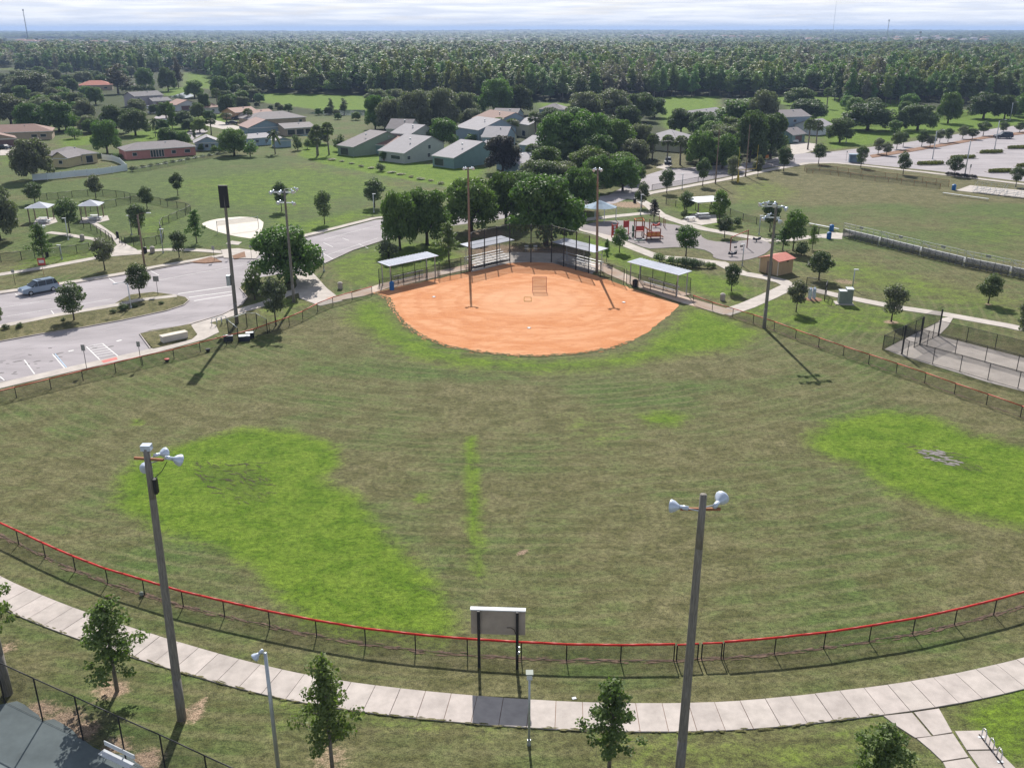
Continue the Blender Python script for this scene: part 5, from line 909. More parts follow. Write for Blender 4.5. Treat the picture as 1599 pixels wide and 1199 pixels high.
sign(1197, 254, 2.2, .9, .9, 'orange diamond warning sign in front of the dark trees', 'orange', 'galv', 0, .04); sign(335, 408, 2.6, .5, .7, 'small sign beside the crossing apron'); sign(1321, 252, 3.0, .3, .5, 'slim sign post by the street corner')
sign(1513, 277, 3.4, .4, .9, 'slim sign beside the parking lot shrubs'); sign(393, 404, 2.4, .4, .5, 'small sign right of the crossing apron'); sign(359, 404, 2.4, .4, .5, 'small sign in the middle of the crossing apron')
for x, y in [(340, 365), (404, 357)]:
    ob('net_post', post_mesh(.06, 2.5, 'galv'), None, G(x, y), label='left post of the volleyball net' if x < 350 else 'right post of the volleyball net', cat='post', group='volleyball net posts')
a, b_ = G(340, 365), G(404, 357); nt_ = thing('volleyball_net', 'thin volleyball net over the sand court', 'net', a); d = b_ - a
ob('netting', MB().quad((0, 0, 1.5), (d.x, d.y, 1.5), (d.x, d.y, 2.4), (0, 0, 2.4)).mesh('netting', MT['mesh']), nt_); ob('tape', MB().tube((0, 0, 2.42), (d.x, d.y, 2.42), .03).mesh('tape', MT['whitemetal']), nt_)
# scoreboard seen from the back
p0, p1 = G(748.4, 1041.5), G(807.5, 1043.5); sb = thing('scoreboard', 'brown grey back of a scoreboard on two black posts', 'scoreboard', p0); d = p1 - p0; yaw = math.atan2(d.y, d.x)
for q in (Vector((0, 0, 0)), d): ob('post', MB().box((0, 0, 2.1), (.17, .17, 4.2)).mesh('post', MT['black']), sb, q, yaw)
c = d / 2; ob('panel', MB().box((0, .24, 3.3), (3.36, .2, 1.78)).mesh('panel', MT['scoreback']), sb, c, yaw)
ob('top_trim', MB().box((0, .2, 4.22), (3.42, .34, .07)).mesh('top_trim', MT['whitemetal']), sb, c, yaw)
ob('cable', MB().path([(.55, .1, 2.95), (.8, .08, 2.98), (1.0, .0, 2.9), (1.12, -.08, 2.6)], .02).mesh('cable', MT['black']), sb, c, yaw)
for z in (1.3, 1.65): ob('meter_box', MB().box((1.3, -.14, z), (.12, .1, .2)).mesh('meter_box', MT['galv']), sb, c, yaw)
ob('conduit', MB().tube((1.27, -.1, 0), (1.27, -.1, 2.6), .018).mesh('conduit', MT['black']), sb, c, yaw)
# ------------------------------------------------------------------ dugouts
def dugout(A, B, label, flip):
    """A, B: two ends of the low front eave as ground points below it; roof 3.5 m up"""
    A = Vector(A); B = Vector(B); d = (B - A); L_ = d.length; yaw = math.atan2(d.y, d.x); t_ = thing('dugout', label, 'dugout', (A.x, A.y, 0), yaw); W_ = 2.9
    mb = MB(); mb.ext([(0, 3.46), (L_, 3.46), (L_, 3.55), (0, 3.55)], 0, .001); mb = MB()
    mb.add([(0, 0, 3.40), (L_, 0, 3.40), (L_, W_, 3.60), (0, W_, 3.60), (0, 0, 3.47), (L_, 0, 3.47), (L_, W_, 3.67), (0, W_, 3.67)], [(3, 2, 1, 0), (4, 5, 6, 7), (0, 1, 5, 4), (1, 2, 6, 5), (2, 3, 7, 6), (3, 0, 4, 7)])
    ob('roof', mb.mesh('roof', MT['roofmetal']), t_)
    n = int(L_ / .6); rb = MB().box((0, W_ / 2, 0), (.04, W_ - .05, .035)); rm = rb.mesh('roof_rib', MT['roofmetal'])
    for i in range(1, n): o = ob('roof_rib', rm, t_, (i * L_ / n, 0, 3.585)); o.rotation_euler = (math.atan2(.20, W_), 0, 0)
    for x in (.5, L_ - .5):
        for y in (.4, W_ - .4): ob('roof_post', MB().box((0, 0, 1.7), (.13, .13, 3.44)).mesh('roof_post', MT['galv']), t_, (x, y, 0))
    k = 5
    for i in range(k): x = .2 + (L_ - .4) * i / (k - 1); ob('fence_post', post_mesh(.045, 2.5 if i in (0, k - 1) else 2.0, 'black'), t_, (x, -.15, 0)); ob('fence_post', post_mesh(.045, 2.5, 'black'), t_, (x, W_ + .1, 0))
    mb = MB(); mb.quad((.2, -.15, .05), (L_ - .2, -.15, .05), (L_ - .2, -.15, 2.0), (.2, -.15, 2.0)); mb.quad((.2, W_ + .1, .05), (L_ - .2, W_ + .1, .05), (L_ - .2, W_ + .1, 2.5), (.2, W_ + .1, 2.5)); ob('chain_link', mb.mesh('chain_link', MT['mesh']), t_)
    mb = MB().tube((.2, -.15, 2.0), (L_ - .2, -.15, 2.0), .03); mb.tube((.2, W_ + .1, 2.5), (L_ - .2, W_ + .1, 2.5), .03); ob('top_rail', mb.mesh('top_rail', MT['black']), t_)
    b_ = ob('bench', MB().box((0, 0, .45), (L_ * .62, .30, .05)).mesh('bench', MT['alu']), t_, (L_ * .5, 1.7, 0))
    for i in range(4): ob('bench_leg', MB().tube((-.0, -.12, 0), (0, 0, .43), .025).tube((0, .14, 0), (0, 0, .43), .025).mesh('bench_leg', MT['galv']), b_, (L_ * .62 * (-.45 + .3 * i), 0, 0))
    ob('back_rail', MB().box((L_ * .55, 2.2, .95), (L_ * .6, .04, .22)).mesh('back_rail', MT['alu']), t_)
    s = MB(); s.box((L_ / 2, W_ / 2, .045), (L_ - .1, W_ + .3, .05)); ob('floor_slab', s.mesh('floor_slab', MT['stained']), t_)
def flat(v): return (v.x, v.y, 0)
dugout(flat(GZ(607.5, 416, 3.45)), flat(GZ(685, 399.5, 3.45)), 'left open dugout with white metal roof and bench', 0)
dugout(flat(GZ(979, 409, 3.45)), flat(GZ(1060, 430, 3.45)), 'right open dugout with white metal roof and bench', 1)
# covered bleachers
def bleacher(A, B, label, rows, depth, rise, face, roof=None, rail=False, group=None, name='bleachers', seatm='alu', z0=.42, nleg=4, guard=False):
    """A->B is the low front row; rows climb to the left of A->B"""
    A = Vector((A[0], A[1], 0)); B = Vector((B[0], B[1], 0)); d = B - A; L_ = d.length; yaw = math.atan2(d.y, d.x); t_ = thing(name, label, 'bleachers', A, yaw, group); s = 1 if face else -1
    for i in range(rows):
        y = s * (.15 + i * depth); z = z0 + i * rise
        ob('seat_plank', MB().box((L_ / 2, y, z), (L_, .27, .05)).mesh('seat_plank', MT[seatm]), t_)
        if i: ob('foot_plank', MB().box((L_ / 2, y - s * .32, z - .38), (L_, .25, .04)).mesh('foot_plank', MT[seatm]), t_)
    for i in range(nleg):
        x = .25 + (L_ - .5) * i / (nleg - 1); mb = MB().tube((x, 0, .12), (x, s * rows * depth, z0 + rows * rise - .35), .035); mb.tube((x, s * rows * depth, 0), (x, s * rows * depth, z0 + rows * rise - .3), .035); mb.tube((x, 0, .06), (x, s * rows * depth, .06), .035); mb.tube((x, s * .2, .06), (x, s * rows * depth, z0 + rows * rise * .55), .025); ob('frame', mb.mesh('frame', MT['galv']), t_)
    if guard:
        h = z0 + rows * rise + .95; y = s * (rows * depth + .05); mb = MB().tube((0, y, h), (L_, y, h), .035); mb.tube((0, y, h - .5), (L_, y, h - .5), .022); ob('guard_rail', mb.mesh('guard_rail', MT['alu']), t_)
        for i in range(7): ob('rail_post', MB().tube((0, 0, 0), (0, 0, h), .03).mesh('rail_post', MT['galv']), t_, (L_ * i / 6, y, 0))
        for x in (0, L_): ob('guard_rail', MB().tube((x, 0, 1.0), (x, y, h), .03).mesh('guard_rail', MT['alu']), t_)
    if roof:
        y0, y1, z1, z2 = roof; mb = MB().add([(-.6, s * y0, z1), (L_ + .6, s * y0, z1), (L_ + .6, s * y1, z2), (-.6, s * y1, z2), (-.6, s * y0, z1 + .07), (L_ + .6, s * y0, z1 + .07), (L_ + .6, s * y1, z2 + .07), (-.6, s * y1, z2 + .07)], [(3, 2, 1, 0), (4, 5, 6, 7), (0, 1, 5, 4), (1, 2, 6, 5), (2, 3, 7, 6), (3, 0, 4, 7)]); ob('roof', mb.mesh('roof', MT['roofmetal']), t_)
        for x in (.3, L_ / 2, L_ - .3): ob('roof_post', MB().tube((x, s * (y1 - .5), 0), (x, s * (y1 - .5), z2 - .02), .06).tube((x, s * (y1 - .5), z2 - 1.1), (x, s * (y0 + .5), z1), .04).mesh('roof_post', MT['galv']), t_)
    return t_
bleacher(G(741, 419.5), G(797, 406.5), 'left covered bleachers with white roof behind the backstop', 5, .55, .28, 1, roof=(-.4, 2.9, 3.5, 3.75))
bleacher(G(866, 410.5), G(924, 426.5), 'right covered bleachers with white roof behind the backstop', 5, .55, .28, 1, roof=(-.2, 3.0, 3.5, 3.75))
segs = [(1315, 370), (1373, 384), (1437, 400), (1505, 416.5), (1577, 431.5), (1655, 447)]
for i in range(5):
    a, b_ = G(*segs[i]), G(*segs[i + 1]); a2 = a.lerp(b_, .02); b2 = a.lerp(b_, .975); d = (b2 - a2).normalized(); n = Vector((-d.y, d.x, 0)) * 2.6
    t_ = bleacher(b2 + n, a2 + n, ['leftmost section of the long aluminium bleachers', 'second section from the left of the long bleachers', 'middle section of the long aluminium bleachers', 'fourth section from the left of the long bleachers', 'long bleacher section cut by the right edge'][i], 5, .52, .27, 1, guard=True, group='sections of the long bleachers', nleg=7)
    L_ = (b2 - a2).length; ob('back_screen', MB().quad((0, 2.75, .15), (L_, 2.75, .15), (L_, 2.75, 1.62), (0, 2.75, 1.62)).mesh('back_screen', MT['shadecloth']), t_); ob('section_plate', MB().box((L_ * .5, 2.72, 2.55), (.9, .03, .4)).mesh('section_plate', MT['signback']), t_)
for i, (a, b_, lab) in enumerate([((1517, 301), (1560, 306.5), 'far aluminium bleachers above the field, left section'), ((1565, 307), (1635, 315), 'far aluminium bleachers above the field, cut by the right edge')]): bleacher(G(*a), G(*b_), lab, 4, .6, .3, 1, guard=True, group='far bleachers', nleg=5)
# benches
def bench(A, B, label, back=False, m='alu', w=.32, group=None, h=.45):
    A = Vector((A[0], A[1], 0)); d = Vector((B[0], B[1], 0)) - A; L_ = d.length; t_ = thing('bench', label, 'bench', A, math.atan2(d.y, d.x), group); ob('seat', MB().box((L_ / 2, 0, h), (L_, w, .06)).mesh('seat', MT[m]), t_)
    n = max(2, int(L_ / 2) + 1)
    for i in range(n): ob('leg', MB().tube((0, -.14, 0), (0, 0, h - .03), .025).tube((0, .14, 0), (0, 0, h - .03), .025).mesh('leg', MT['galv']), t_, (.2 + (L_ - .4) * i / (n - 1), 0, 0))
    if back: ob('backrest', MB().box((L_ / 2, .28, h + .4), (L_, .05, .28)).mesh('backrest', MT[m]), t_)
bench(GZ(158, 1172, .5), GZ(205, 1195, .5), 'white aluminium bench on the ball court in the tree shade', True, 'whitemetal', .42)
bench(G(1472, 304), G(1543, 313.5), 'long pale bench at the far touchline', False, 'alu', .6); bench(G(1263, 352), G(1309, 361), 'light bench left of the long bleachers', False, 'alu', .5)
for i, (x, y, lab) in enumerate([(822, 392, 'left white seat under the huge tree'), (836, 392, 'right white seat under the huge tree')]): bench(G(x - 3, y), G(x + 3, y), lab, True, 'whitemetal', .5, 'white seats under the huge tree')
bench(G(992, 312), G(996, 314), 'dark bench beside the path lamp behind the playground', True, 'black')
# bins
def bin_(x, y, label, m='binstone', r=.38, h=1.0, name='litter_bin', group='litter bins'):
    t_ = thing(name, label, 'litter bin', G(x, y), 0, group); ob('body', MB().lathe([(r * .92, 0), (r, .1), (r, h * .85), (r * .9, h * .88)], 12).mesh('body', MT[m]), t_); ob('lid', MB().lathe([(r * 1.05, h * .885), (r * 1.05, h * .95), (r * .6, h * 1.08), (r * .2, h * 1.12)], 12).mesh('lid', MT[m if m != 'binstone' else 'conc_path']), t_)
bin_(531.5, 451, 'pebble stone bin at the walk left of the left dugout'); bin_(1128, 469, 'pebble stone bin beside the walk right of the right dugout'); bin_(612, 453, 'blue plastic drum inside the left dugout', 'bluebin', .36, 1.25, group=None)
bin_(227, 395, 'dark bin by the dog park plaza, left of two', 'black', .35); bin_(238.5, 395, 'grey bin by the dog park plaza, right of two', 'binstone', .42, 1.1); bin_(129, 376, 'pale round stand on the dog park path', 'binstone', .4, 1.1); bin_(184, 372, 'white topped stand at the plaza corner', 'black', .25, 1.2); bin_(74, 401, 'black bin at the dog park front fence', 'black', .28, 1.0)
bin_(1294, 373, 'front blue bin left of the long bleachers', 'bluebin', .45, 1.2); bin_(1298, 361, 'rear blue bin left of the long bleachers', 'bluebin', .45, 1.2); bin_(1489, 297, 'blue bin by the far bleacher slab', 'bluebin', .5, 1.3); bin_(991, 317, 'dark bin on the path behind the playground', 'black', .35)
bin_(991.5, 448, 'black barrel at the left end of the right dugout', 'black', .42, 1.1)
# concrete bench block on the parking island, bike hoops
t_ = thing('concrete_planter', 'long tan concrete block on the parking island', 'planter', G(275, 533), math.atan2(G(292, 524).y - G(259, 531).y, G(292, 524).x - G(259, 531).x)); ob('block', MB().box((0, .5, .45), (3.3, .95, .9)).mesh('block', MT['sand']), t_); ob('top', MB().box((0, .5, .93), (3.4, 1.05, .07)).mesh('top', MT['sand']), t_)
def hoop(loc, rz, m, label, group, w=.42, h=.82, r=.03):
    mb = MB(); pts = [(-w / 2, 0, 0), (-w / 2, 0, h - w / 2)] + [(-w / 2 * math.cos(k * math.pi / 8), 0, h - w / 2 + w / 2 * math.sin(k * math.pi / 8)) for k in range(1, 8)] + [(w / 2, 0, h - w / 2), (w / 2, 0, 0)]
    mb.path(pts, r, 8); return mb
a, b_ = Vector(G(1530, 1150)), Vector(G(1572, 1204)); d = b_ - a; br = thing('bike_rack', 'silver wave bike rack on the slab at the bottom right', 'bike rack', a, math.atan2(d.y, d.x))
mb = MB(); L_ = d.length; rr_ = .19
path_ = []
for k in range(3):
    x0 = .12 + k * .76
    path_ += [(x0, 0, .05 if k == 0 else .22), (x0, 0, .62)] + [(x0 + rr_ - rr_ * math.cos(j * math.pi / 6), 0, .62 + rr_ * math.sin(j * math.pi / 6)) for j in range(1, 6)] + [(x0 + 2 * rr_, 0, .62), (x0 + 2 * rr_, 0, .22 if k < 2 else .05)]
    if k < 2: path_ += [(x0 + 2 * rr_ + rr_ - rr_ * math.cos(j * math.pi / 6), 0, .22 - rr_ * .8 * math.sin(j * math.pi / 6)) for j in range(1, 6)]
mb.path(path_, .034, 8); ob('wave_tube', mb.mesh('wave_tube', MT['chrome'], True), br); ob('base_rail', MB().box((1.05, 0, .09), (2.3, .06, .05)).mesh('base_rail', MT['black']), br)
for x in (.1, 2.0): ob('foot_plate', MB().box((x, 0, .075), (.16, .34, .02)).mesh('foot_plate', MT['whitemetal']), br)
for i, (x, y) in enumerate([(335, 509), (343, 507), (350, 505)]):
    mb = hoop(None, 0, None, '', ''); ob('bike_hoop', mb.mesh('bike_hoop', MT['galv'], True), None, G(x, y), R(30), (1.6, 1.6, 1.35), label=['left bike hoop by the panel box pole', 'middle bike hoop by the panel box pole', 'right bike hoop by the panel box pole'][i], cat='bike rack', group='bike hoops by the parking lot')
# bullpen enclosure at the left fence
fence('bullpen_fence', 'small black wire enclosure behind the left field fence', [(373, 535), (357, 521.5), (386, 511), (402, 511.5), (418, 521)], 2.0, 'galv', .03)
for x, y, s in [(357, 532, 1), (382, 532, 1.2), (391, 527, .9)]:
    t_ = thing('ball_crate', ['dark crate by the left field fence shade', 'largest dark crate at the bullpen', 'dark crate behind the bullpen fence'][[357, 382, 391].index(x)], 'crate', G(x, y), R(15), 'crates at the bullpen'); ob('body', MB().box((0, 0, .32), (1.15 * s, .6 * s, .64)).mesh('body', MT['darkcar']), t_); ob('lid', MB().box((0, 0, .68), (1.2 * s, .66 * s, .08)).mesh('lid', MT['galv']), t_)
for x, y, m, lab in [(261, 564.5, 'playred', 'red topped bucket in the grass inside the left fence'), (325, 549, 'black', 'black and white bag on the grass inside the left fence')]:
    t_ = thing('bucket', lab, 'bucket', G(x, y)); ob('body', MB().lathe([(.18, 0), (.3, .25), (.28, .3)], 10).mesh('body', MT['black']), t_); ob('lid', MB().lathe([(.31, .3), (.3, .36), (.1, .38)], 10).mesh('lid', MT[m]), t_)
bb = thing('ball', 'dark ball against the outfield fence post', 'ball', G(221.5, 930)); ob('shell', MB().lathe([(.02, 0), (.12, .05), (.17, .17), (.12, .3), (.02, .34)], 10).mesh('shell', MT['greybox'], True), bb)
ob('paper', MB().box((0, 0, .02), (.25, .18, .03)).mesh('paper', MT['whitemetal']), None, G(896.5, 1090), .3, label='small white scrap on the grass above the sidewalk', cat='litter')
# bases, pitching screen
for x, y, lab in [(677.5, 464, 'third base bag, white, left side of the clay'), (974, 472.5, 'first base bag, white, right side of the clay'), (826, 512.5, 'second base bag, white, near the grass edge')]:
    ob('base_bag', MB().box((0, 0, .05), (.42, .42, .09), R(45), .9).mesh('base_bag', MT['whitemetal']), None, G(x, y), 0, label=lab, cat='base', group='bases on the infield')
t_ = thing('pitching_screen', 'pinkish framed net screen standing before home plate', 'screen', G(831.5, 455)); w = 2.15
for x in (0, w): ob('frame', MB().tube((x, 0, .03), (x, .15, 2.2), .035).mesh('frame', MT['pink']), t_); ob('foot', MB().tube((x, -.9, .03), (x, .9, .03), .035).mesh('foot', MT['pink']), t_)
for z, y in ((.75, .05), (2.2, .15)): ob('crossbar', MB().tube((0, y, z), (w, y, z), .035).mesh('crossbar', MT['pink']), t_)
ob('netting', MB().quad((0, 0, .1), (w, 0, .1), (w, .15, 2.2), (0, .15, 2.2)).mesh('netting', MT['mesh']), t_)
t_ = thing('batting_target', 'low yellow tubular frame near the middle of the clay', 'sports frame', G(818.5, 471)); 
for q in [((0, 0, .05), (1.05, 0, .05)), ((0, 0, .05), (0, .6, .5)), ((1.05, 0, .05), (1.05, .6, .5)), ((0, .6, .5), (1.05, .6, .5)), ((0, .6, 0), (0, .6, .5)), ((1.05, .6, 0), (1.05, .6, .5))]: ob('bar', MB().tube(*q, .04).mesh('bar', MT['yellow']), t_)
# ------------------------------------------------------------------ pavilions, shed, cabinets, playground
def pavilion(x, y, label, w, d, h, rh, m='roofmetal', yaw=0, posts=4, tables=1, group=None):
    t_ = thing('pavilion', label, 'pavilion', G(x, y), yaw, group); a, b_ = w / 2, d / 2; vs = [(-a, -b_, h), (a, -b_, h), (a, b_, h), (-a, b_, h), (0, 0, h + rh)]; mb = MB().add(vs, [(0, 1, 4), (1, 2, 4), (2, 3, 4), (3, 0, 4), (3, 2, 1, 0)]); ob('roof', mb.mesh('roof', MT[m]), t_)
    mb = MB()
    for i in range(4): mb.tube(vs[i], vs[(i + 1) % 4], .06, .06, 4)
    ob('fascia', mb.mesh('fascia', MT['whitemetal']), t_)
    for sx in (-1, 1):
        for sy in (-1, 1): ob('post', MB().box((0, 0, h / 2), (.2, .2, h)).mesh('post', MT['wood2']), t_, (sx * (a - .45), sy * (b_ - .45), 0))
def picnic(x, y, label, yaw=0, s=1.0, group='white picnic tables'):
    t_ = thing('picnic_table', label, 'picnic table', G(x, y), yaw, group, (s, s, s)); ob('top', MB().box((0, 0, .75), (1.8, .8, .06)).mesh('top', MT['whitemetal']), t_)
    for s_ in (-1, 1): ob('seat', MB().box((0, s_ * .72, .45), (1.8, .28, .05)).mesh('seat', MT['whitemetal']), t_); ob('leg', MB().tube((s_ * .6, -.7, 0), (s_ * .6, 0, .74), .04).tube((s_ * .6, .7, 0), (s_ * .6, 0, .74), .04).mesh('leg', MT['galv']), t_)
pavilion(145, 341.5, 'right picnic pavilion with pale hip roof in the dog park', 4.4, 4.4, 3.0, 1.0, yaw=R(8)); pavilion(66, 345, 'left picnic pavilion with pale hip roof in the dog park', 4.6, 4.4, 3.0, 1.0, yaw=R(8))
for x, y, lab in [(148, 341, 'white table under the right dog park pavilion, rear'), (144, 345, 'white table under the right dog park pavilion, left'), (153, 344.5, 'white table under the right dog park pavilion, right'), (68, 345, 'white table under the left dog park pavilion, rear'), (62, 349, 'white table under the left dog park pavilion, left'), (73, 349, 'white table under the left dog park pavilion, right'), (64, 358, 'white table on the path below the left pavilion')]: picnic(x, y, lab, R(10), .95)
pavilion(1100, 332, 'square white roofed picnic shelter by the football field', 7.6, 6.6, 2.9, .55, 'whitemetal', R(20)); picnic(1097, 341, 'large white picnic table before the square shelter', R(10), 1.4); picnic(1078, 345, 'grey picnic table left of the shelter table', R(10), 1.1)
# blue tensioned canopy
t_ = thing('shade_canopy', 'blue peaked canvas canopy on white posts above the playground', 'canopy', G(936, 345)); mb = MB(); n = 8; a = 3.7; ring_ = [(math.cos(2 * math.pi * i / n + .2) * a, math.sin(2 * math.pi * i / n + .2) * a * .8, 2.9) for i in range(n)]; mid_ = [(x * .45, y * .45, 3.6) for x, y, z in ring_]
mb.add(ring_ + mid_ + [(0, 0, 4.3)], [(i, (i + 1) % n, n + (i + 1) % n, n + i) for i in range(n)] + [(n + i, n + (i + 1) % n, 2 * n) for i in range(n)]); ob('canvas', mb.mesh('canvas', MT['bluefab']), t_)
for i in (0, 2, 4, 6): ob('post', post_mesh(.09, 2.9, 'whitemetal'), t_, (ring_[i][0] * .96, ring_[i][1] * .96, 0))
# shed
pA, pB, pC = G(1185, 424), G(1214, 431), G(1237, 425); d = pB - pA; yaw = math.atan2(d.y, d.x); w = d.length; dep = (pC - pB).length * .95; t_ = thing('shed', 'tan shed with pinkish low gable roof beside the play area', 'shed', pA, yaw)
mb = MB().box((w / 2, dep / 2, 1.2), (w, dep, 2.4)); mb.add([(0, 0, 2.4), (w, 0, 2.4), (w / 2, 0, 2.95), (0, dep, 2.4), (w, dep, 2.4), (w / 2, dep, 2.95)], [(0, 1, 2), (5, 4, 3)]); ob('wall', mb.mesh('wall', MT['tan']), t_)
for s_ in (0, 1):
    e = -.25 if s_ == 0 else w + .25; rf = MB().add([(e, -.3, 2.32), (w / 2, -.3, 2.97), (w / 2, dep + .3, 2.97), (e, dep + .3, 2.32), (e, -.3, 2.40), (w / 2, -.3, 3.05), (w / 2, dep + .3, 3.05), (e, dep + .3, 2.40)], [(0, 1, 2, 3), (7, 6, 5, 4), (0, 4, 5, 1), (1, 5, 6, 2), (2, 6, 7, 3), (3, 7, 4, 0)]); ob('roof_plane', rf.mesh('roof_plane', MT['redroof']), t_)
ob('door', MB().box((w * .55, -.03, 1.05), (1.1, .05, 2.1)).mesh('door', MT['wood2']), t_); ob('vent', MB().box((w + .02, dep * .6, 2.1), (.04, .5, .2)).mesh('vent', MT['black']), t_)
for x, z in ((0.05, 0), (w - .05, 0)): ob('corner_trim', MB().box((x, -.02, 1.2), (.12, .06, 2.38)).mesh('corner_trim', MT['sand']), t_)
# transformer cabinet and meter cabinets
t_ = thing('transformer_cabinet', 'green grey metal cabinet beside the pale lamp', 'cabinet', G(1318, 475), R(-8)); ob('pad', MB().box((0, .3, .06), (2.6, 1.8, .12)).mesh('pad', MT['conc_path']), t_)
ob('cabinet', MB().box((-.35, .2, 1.05), (1.0, 1.1, 1.85)).mesh('cabinet', MT['greybox']), t_); ob('cabinet', MB().box((.62, .35, 1.2), (.9, 1.3, 2.15)).mesh('cabinet', MT['greybox']), t_); ob('cabinet_top', MB().box((.62, .35, 2.3), (1.0, 1.4, .06)).mesh('cabinet_top', MT['galv']), t_); ob('cabinet_top', MB().box((-.35, .2, 2.0), (1.05, 1.2, .06)).mesh('cabinet_top', MT['galv']), t_)
t_ = thing('meter_cabinets', 'pair of blue grey backflow pipes inside a black frame', 'utility box', G(1268, 468), R(10))
for x in (-.3, .35): ob('pipe', MB().path([(x, 0, 0), (x, 0, 1.5), (x + .1, .3, 1.7), (x + .1, .6, 1.5), (x + .1, .6, 0)], .16, 8).mesh('pipe', MT['bluelamp']), t_)
ob('bed', MB().lathe([(1.3, 0), (1.2, .05), (.5, .1)], 14, (.3, .2, 0)).mesh('bed', MT['mulch']), t_)
fence('equipment_fence', 'black frame fence around the blue grey pipes', [(1258, 455), (1290, 460), (1287, 470)], 2.2, 'black', .05, pr=.06, cat='fence', mid=1.1)
# playground
def beamset(t_, name, items, m):
    for q in items: ob(name, MB().tube(*q).mesh(name, MT[m]), t_)
t_ = thing('play_tower', 'play tower with orange slide, red roofs and brown posts', 'play structure', G(1005, 372), R(5))
for x, y, h in [(-1.6, 1.5, 3.6), (0, 1.5, 3.8), (-1.6, 0, 3.6), (0, 0, 3.4), (1.4, 1.5, 3.4), (0, -2.6, 2.3), (2.6, -2.6, 2.3), (1.4, 0, 2.6)]: ob('post', post_mesh(.1, h, 'playbrown'), t_, (x, y, 0))
ob('deck', MB().box((-.8, .75, 1.3), (1.7, 1.6, .1)).mesh('deck', MT['playbrown']), t_); ob('deck', MB().box((1.3, -1.3, .9), (2.7, 2.6, .1)).mesh('deck', MT['playbrown']), t_)
ob('roof_beam', MB().path([(-1.6, 0, 3.4), (0, 0, 3.3), (0, 1.5, 3.6), (-1.6, 1.5, 3.5), (-1.6, 0, 3.4)], .1).mesh('roof_beam', MT['orange']), t_); ob('side_panel', MB().box((-.8, -.02, 1.9), (1.5, .08, .9)).mesh('side_panel', MT['playred']), t_)
for s_ in (-.35, .35): ob('slide_side', MB().path([(.1 + s_ * .1 + .3, .9 + s_, 1.9), (1.6, .3 + s_, 1.2), (3.0, -.5 + s_, .55), (3.6, -.8 + s_, .4)], .09).mesh('slide_side', MT['orange']), t_)
ob('slide_bed', MB().add([(.4, .55, 1.75), (.4, 1.25, 1.75), (3.6, -.45, .3), (3.6, -1.15, .3)], [(0, 1, 2, 3)]).add([(.4, .55, 1.7), (.4, 1.25, 1.7), (3.6, -.45, .25), (3.6, -1.15, .25)], [(3, 2, 1, 0)]).mesh('slide_bed', MT['orange']), t_)
for x in (.45, 1.3, 2.15): ob('bubble_panel', MB().lathe([(.38, 0), (.42, .06), (.3, .1)], 10, (x, -2.62, 1.25), (0, -1, 0)).mesh('bubble_panel', MT['orange']), t_)
ob('panel', MB().box((1.3, -2.58, 1.25), (2.6, .06, 1.0)).mesh('panel', MT['playred']), t_); ob('climb_panel', MB().box((-2.0, .7, 1.2), (.12, 1.1, 2.3)).mesh('climb_panel', MT['playgreen']), t_); ob('ramp', MB().add([(-2, -.3, 1.3), (-2, .3, 1.3), (-4.6, .0, .1), (-4.6, -.6, .1)], [(0, 1, 2, 3)]).add([(-2, -.3, 1.25), (-2, .3, 1.25), (-4.6, .0, .05), (-4.6, -.6, .05)], [(3, 2, 1, 0)]).mesh('ramp', MT['black']), t_)
t_ = thing('climbing_panel', 'red climbing panel and red roofed play panel at the left of the play area', 'play structure', G(955, 371)); 
for x in (0, 1.1, 2.4, 3.4): ob('post', post_mesh(.09, 2.7 + .4 * (x > 2), 'playred'), t_, (x, x * .5, 0))
ob('panel', MB().box((.55, .28, 1.4), (1.1, .08, 2.0), .45).mesh('panel', MT['playred']), t_); ob('panel', MB().box((2.9, 1.5, 2.3), (1.2, .1, 1.3), .45).mesh('panel', MT['signred']), t_)
for z in (.8, 1.4, 2.0): ob('hole_disc', MB().lathe([(.26, 0), (.26, .02)], 10, (.57, .18, z), (.4, -.9, 0)).mesh('hole_disc', MT['whitemetal']), t_)
t_ = thing('seesaw', 'small dark blue and white rocker on the play surface', 'play equipment', G(998, 379)); ob('beam', MB().box((0, 0, .45), (2.0, .2, .1), .3).mesh('beam', MT['playgreen']), t_)
for x in (-.8, .8): ob('seat', MB().box((x, x * .3, .6), (.4, .35, .12)).mesh('seat', MT['whitemetal']), t_)
t_ = thing('swing_set', 'swing frame with brown posts on the right of the play surface', 'swing set', G(1140, 392), R(32))
for x, h in ((0, 2.5), (4.2, 3.4)): ob('post', post_mesh(.1, h, 'playbrown'), t_, (x, 0, 0))
ob('top_beam', MB().tube((0, 0, 2.5), (4.2, 0, 3.3), .08).mesh('top_beam', MT['playred']), t_)
for x in (1.3, 2.8): s_ = ob('swing', MB().box((x, 0, .55), (.5, .25, .3)).mesh('swing', MT['black']), t_); ob('chain', MB().tube((x - .2, 0, .6), (x - .2, 0, 2.7), .015).tube((x + .2, 0, .6), (x + .2, 0, 2.75), .015).mesh('chain', MT['galv']), s_)
for x, y, lab in [(1181, 378, 'dark spring rider at the right end of the play surface'), (1143, 401, 'dark spring rider below the swings'), (1060, 363, 'dark spinner beside the bright green tree'), (1024, 356, 'red spring rider behind the slide')]:
    t_ = thing('spring_rider', lab, 'play equipment', G(x, y), 0, 'spring riders'); ob('spring', MB().lathe([(.16, 0), (.12, .2), (.17, .4)], 8).mesh('spring', MT['galv']), t_); ob('body', MB().ext([(-.75, .45), (-.3, .4), (.4, .4), (.8, .6), (.75, 1.05), (.45, .9), (.2, .65), (-.3, .7), (-.55, .95)], -.18, .18).mesh('body', MT['playred' if 'red' in lab else 'darkcar']), t_)
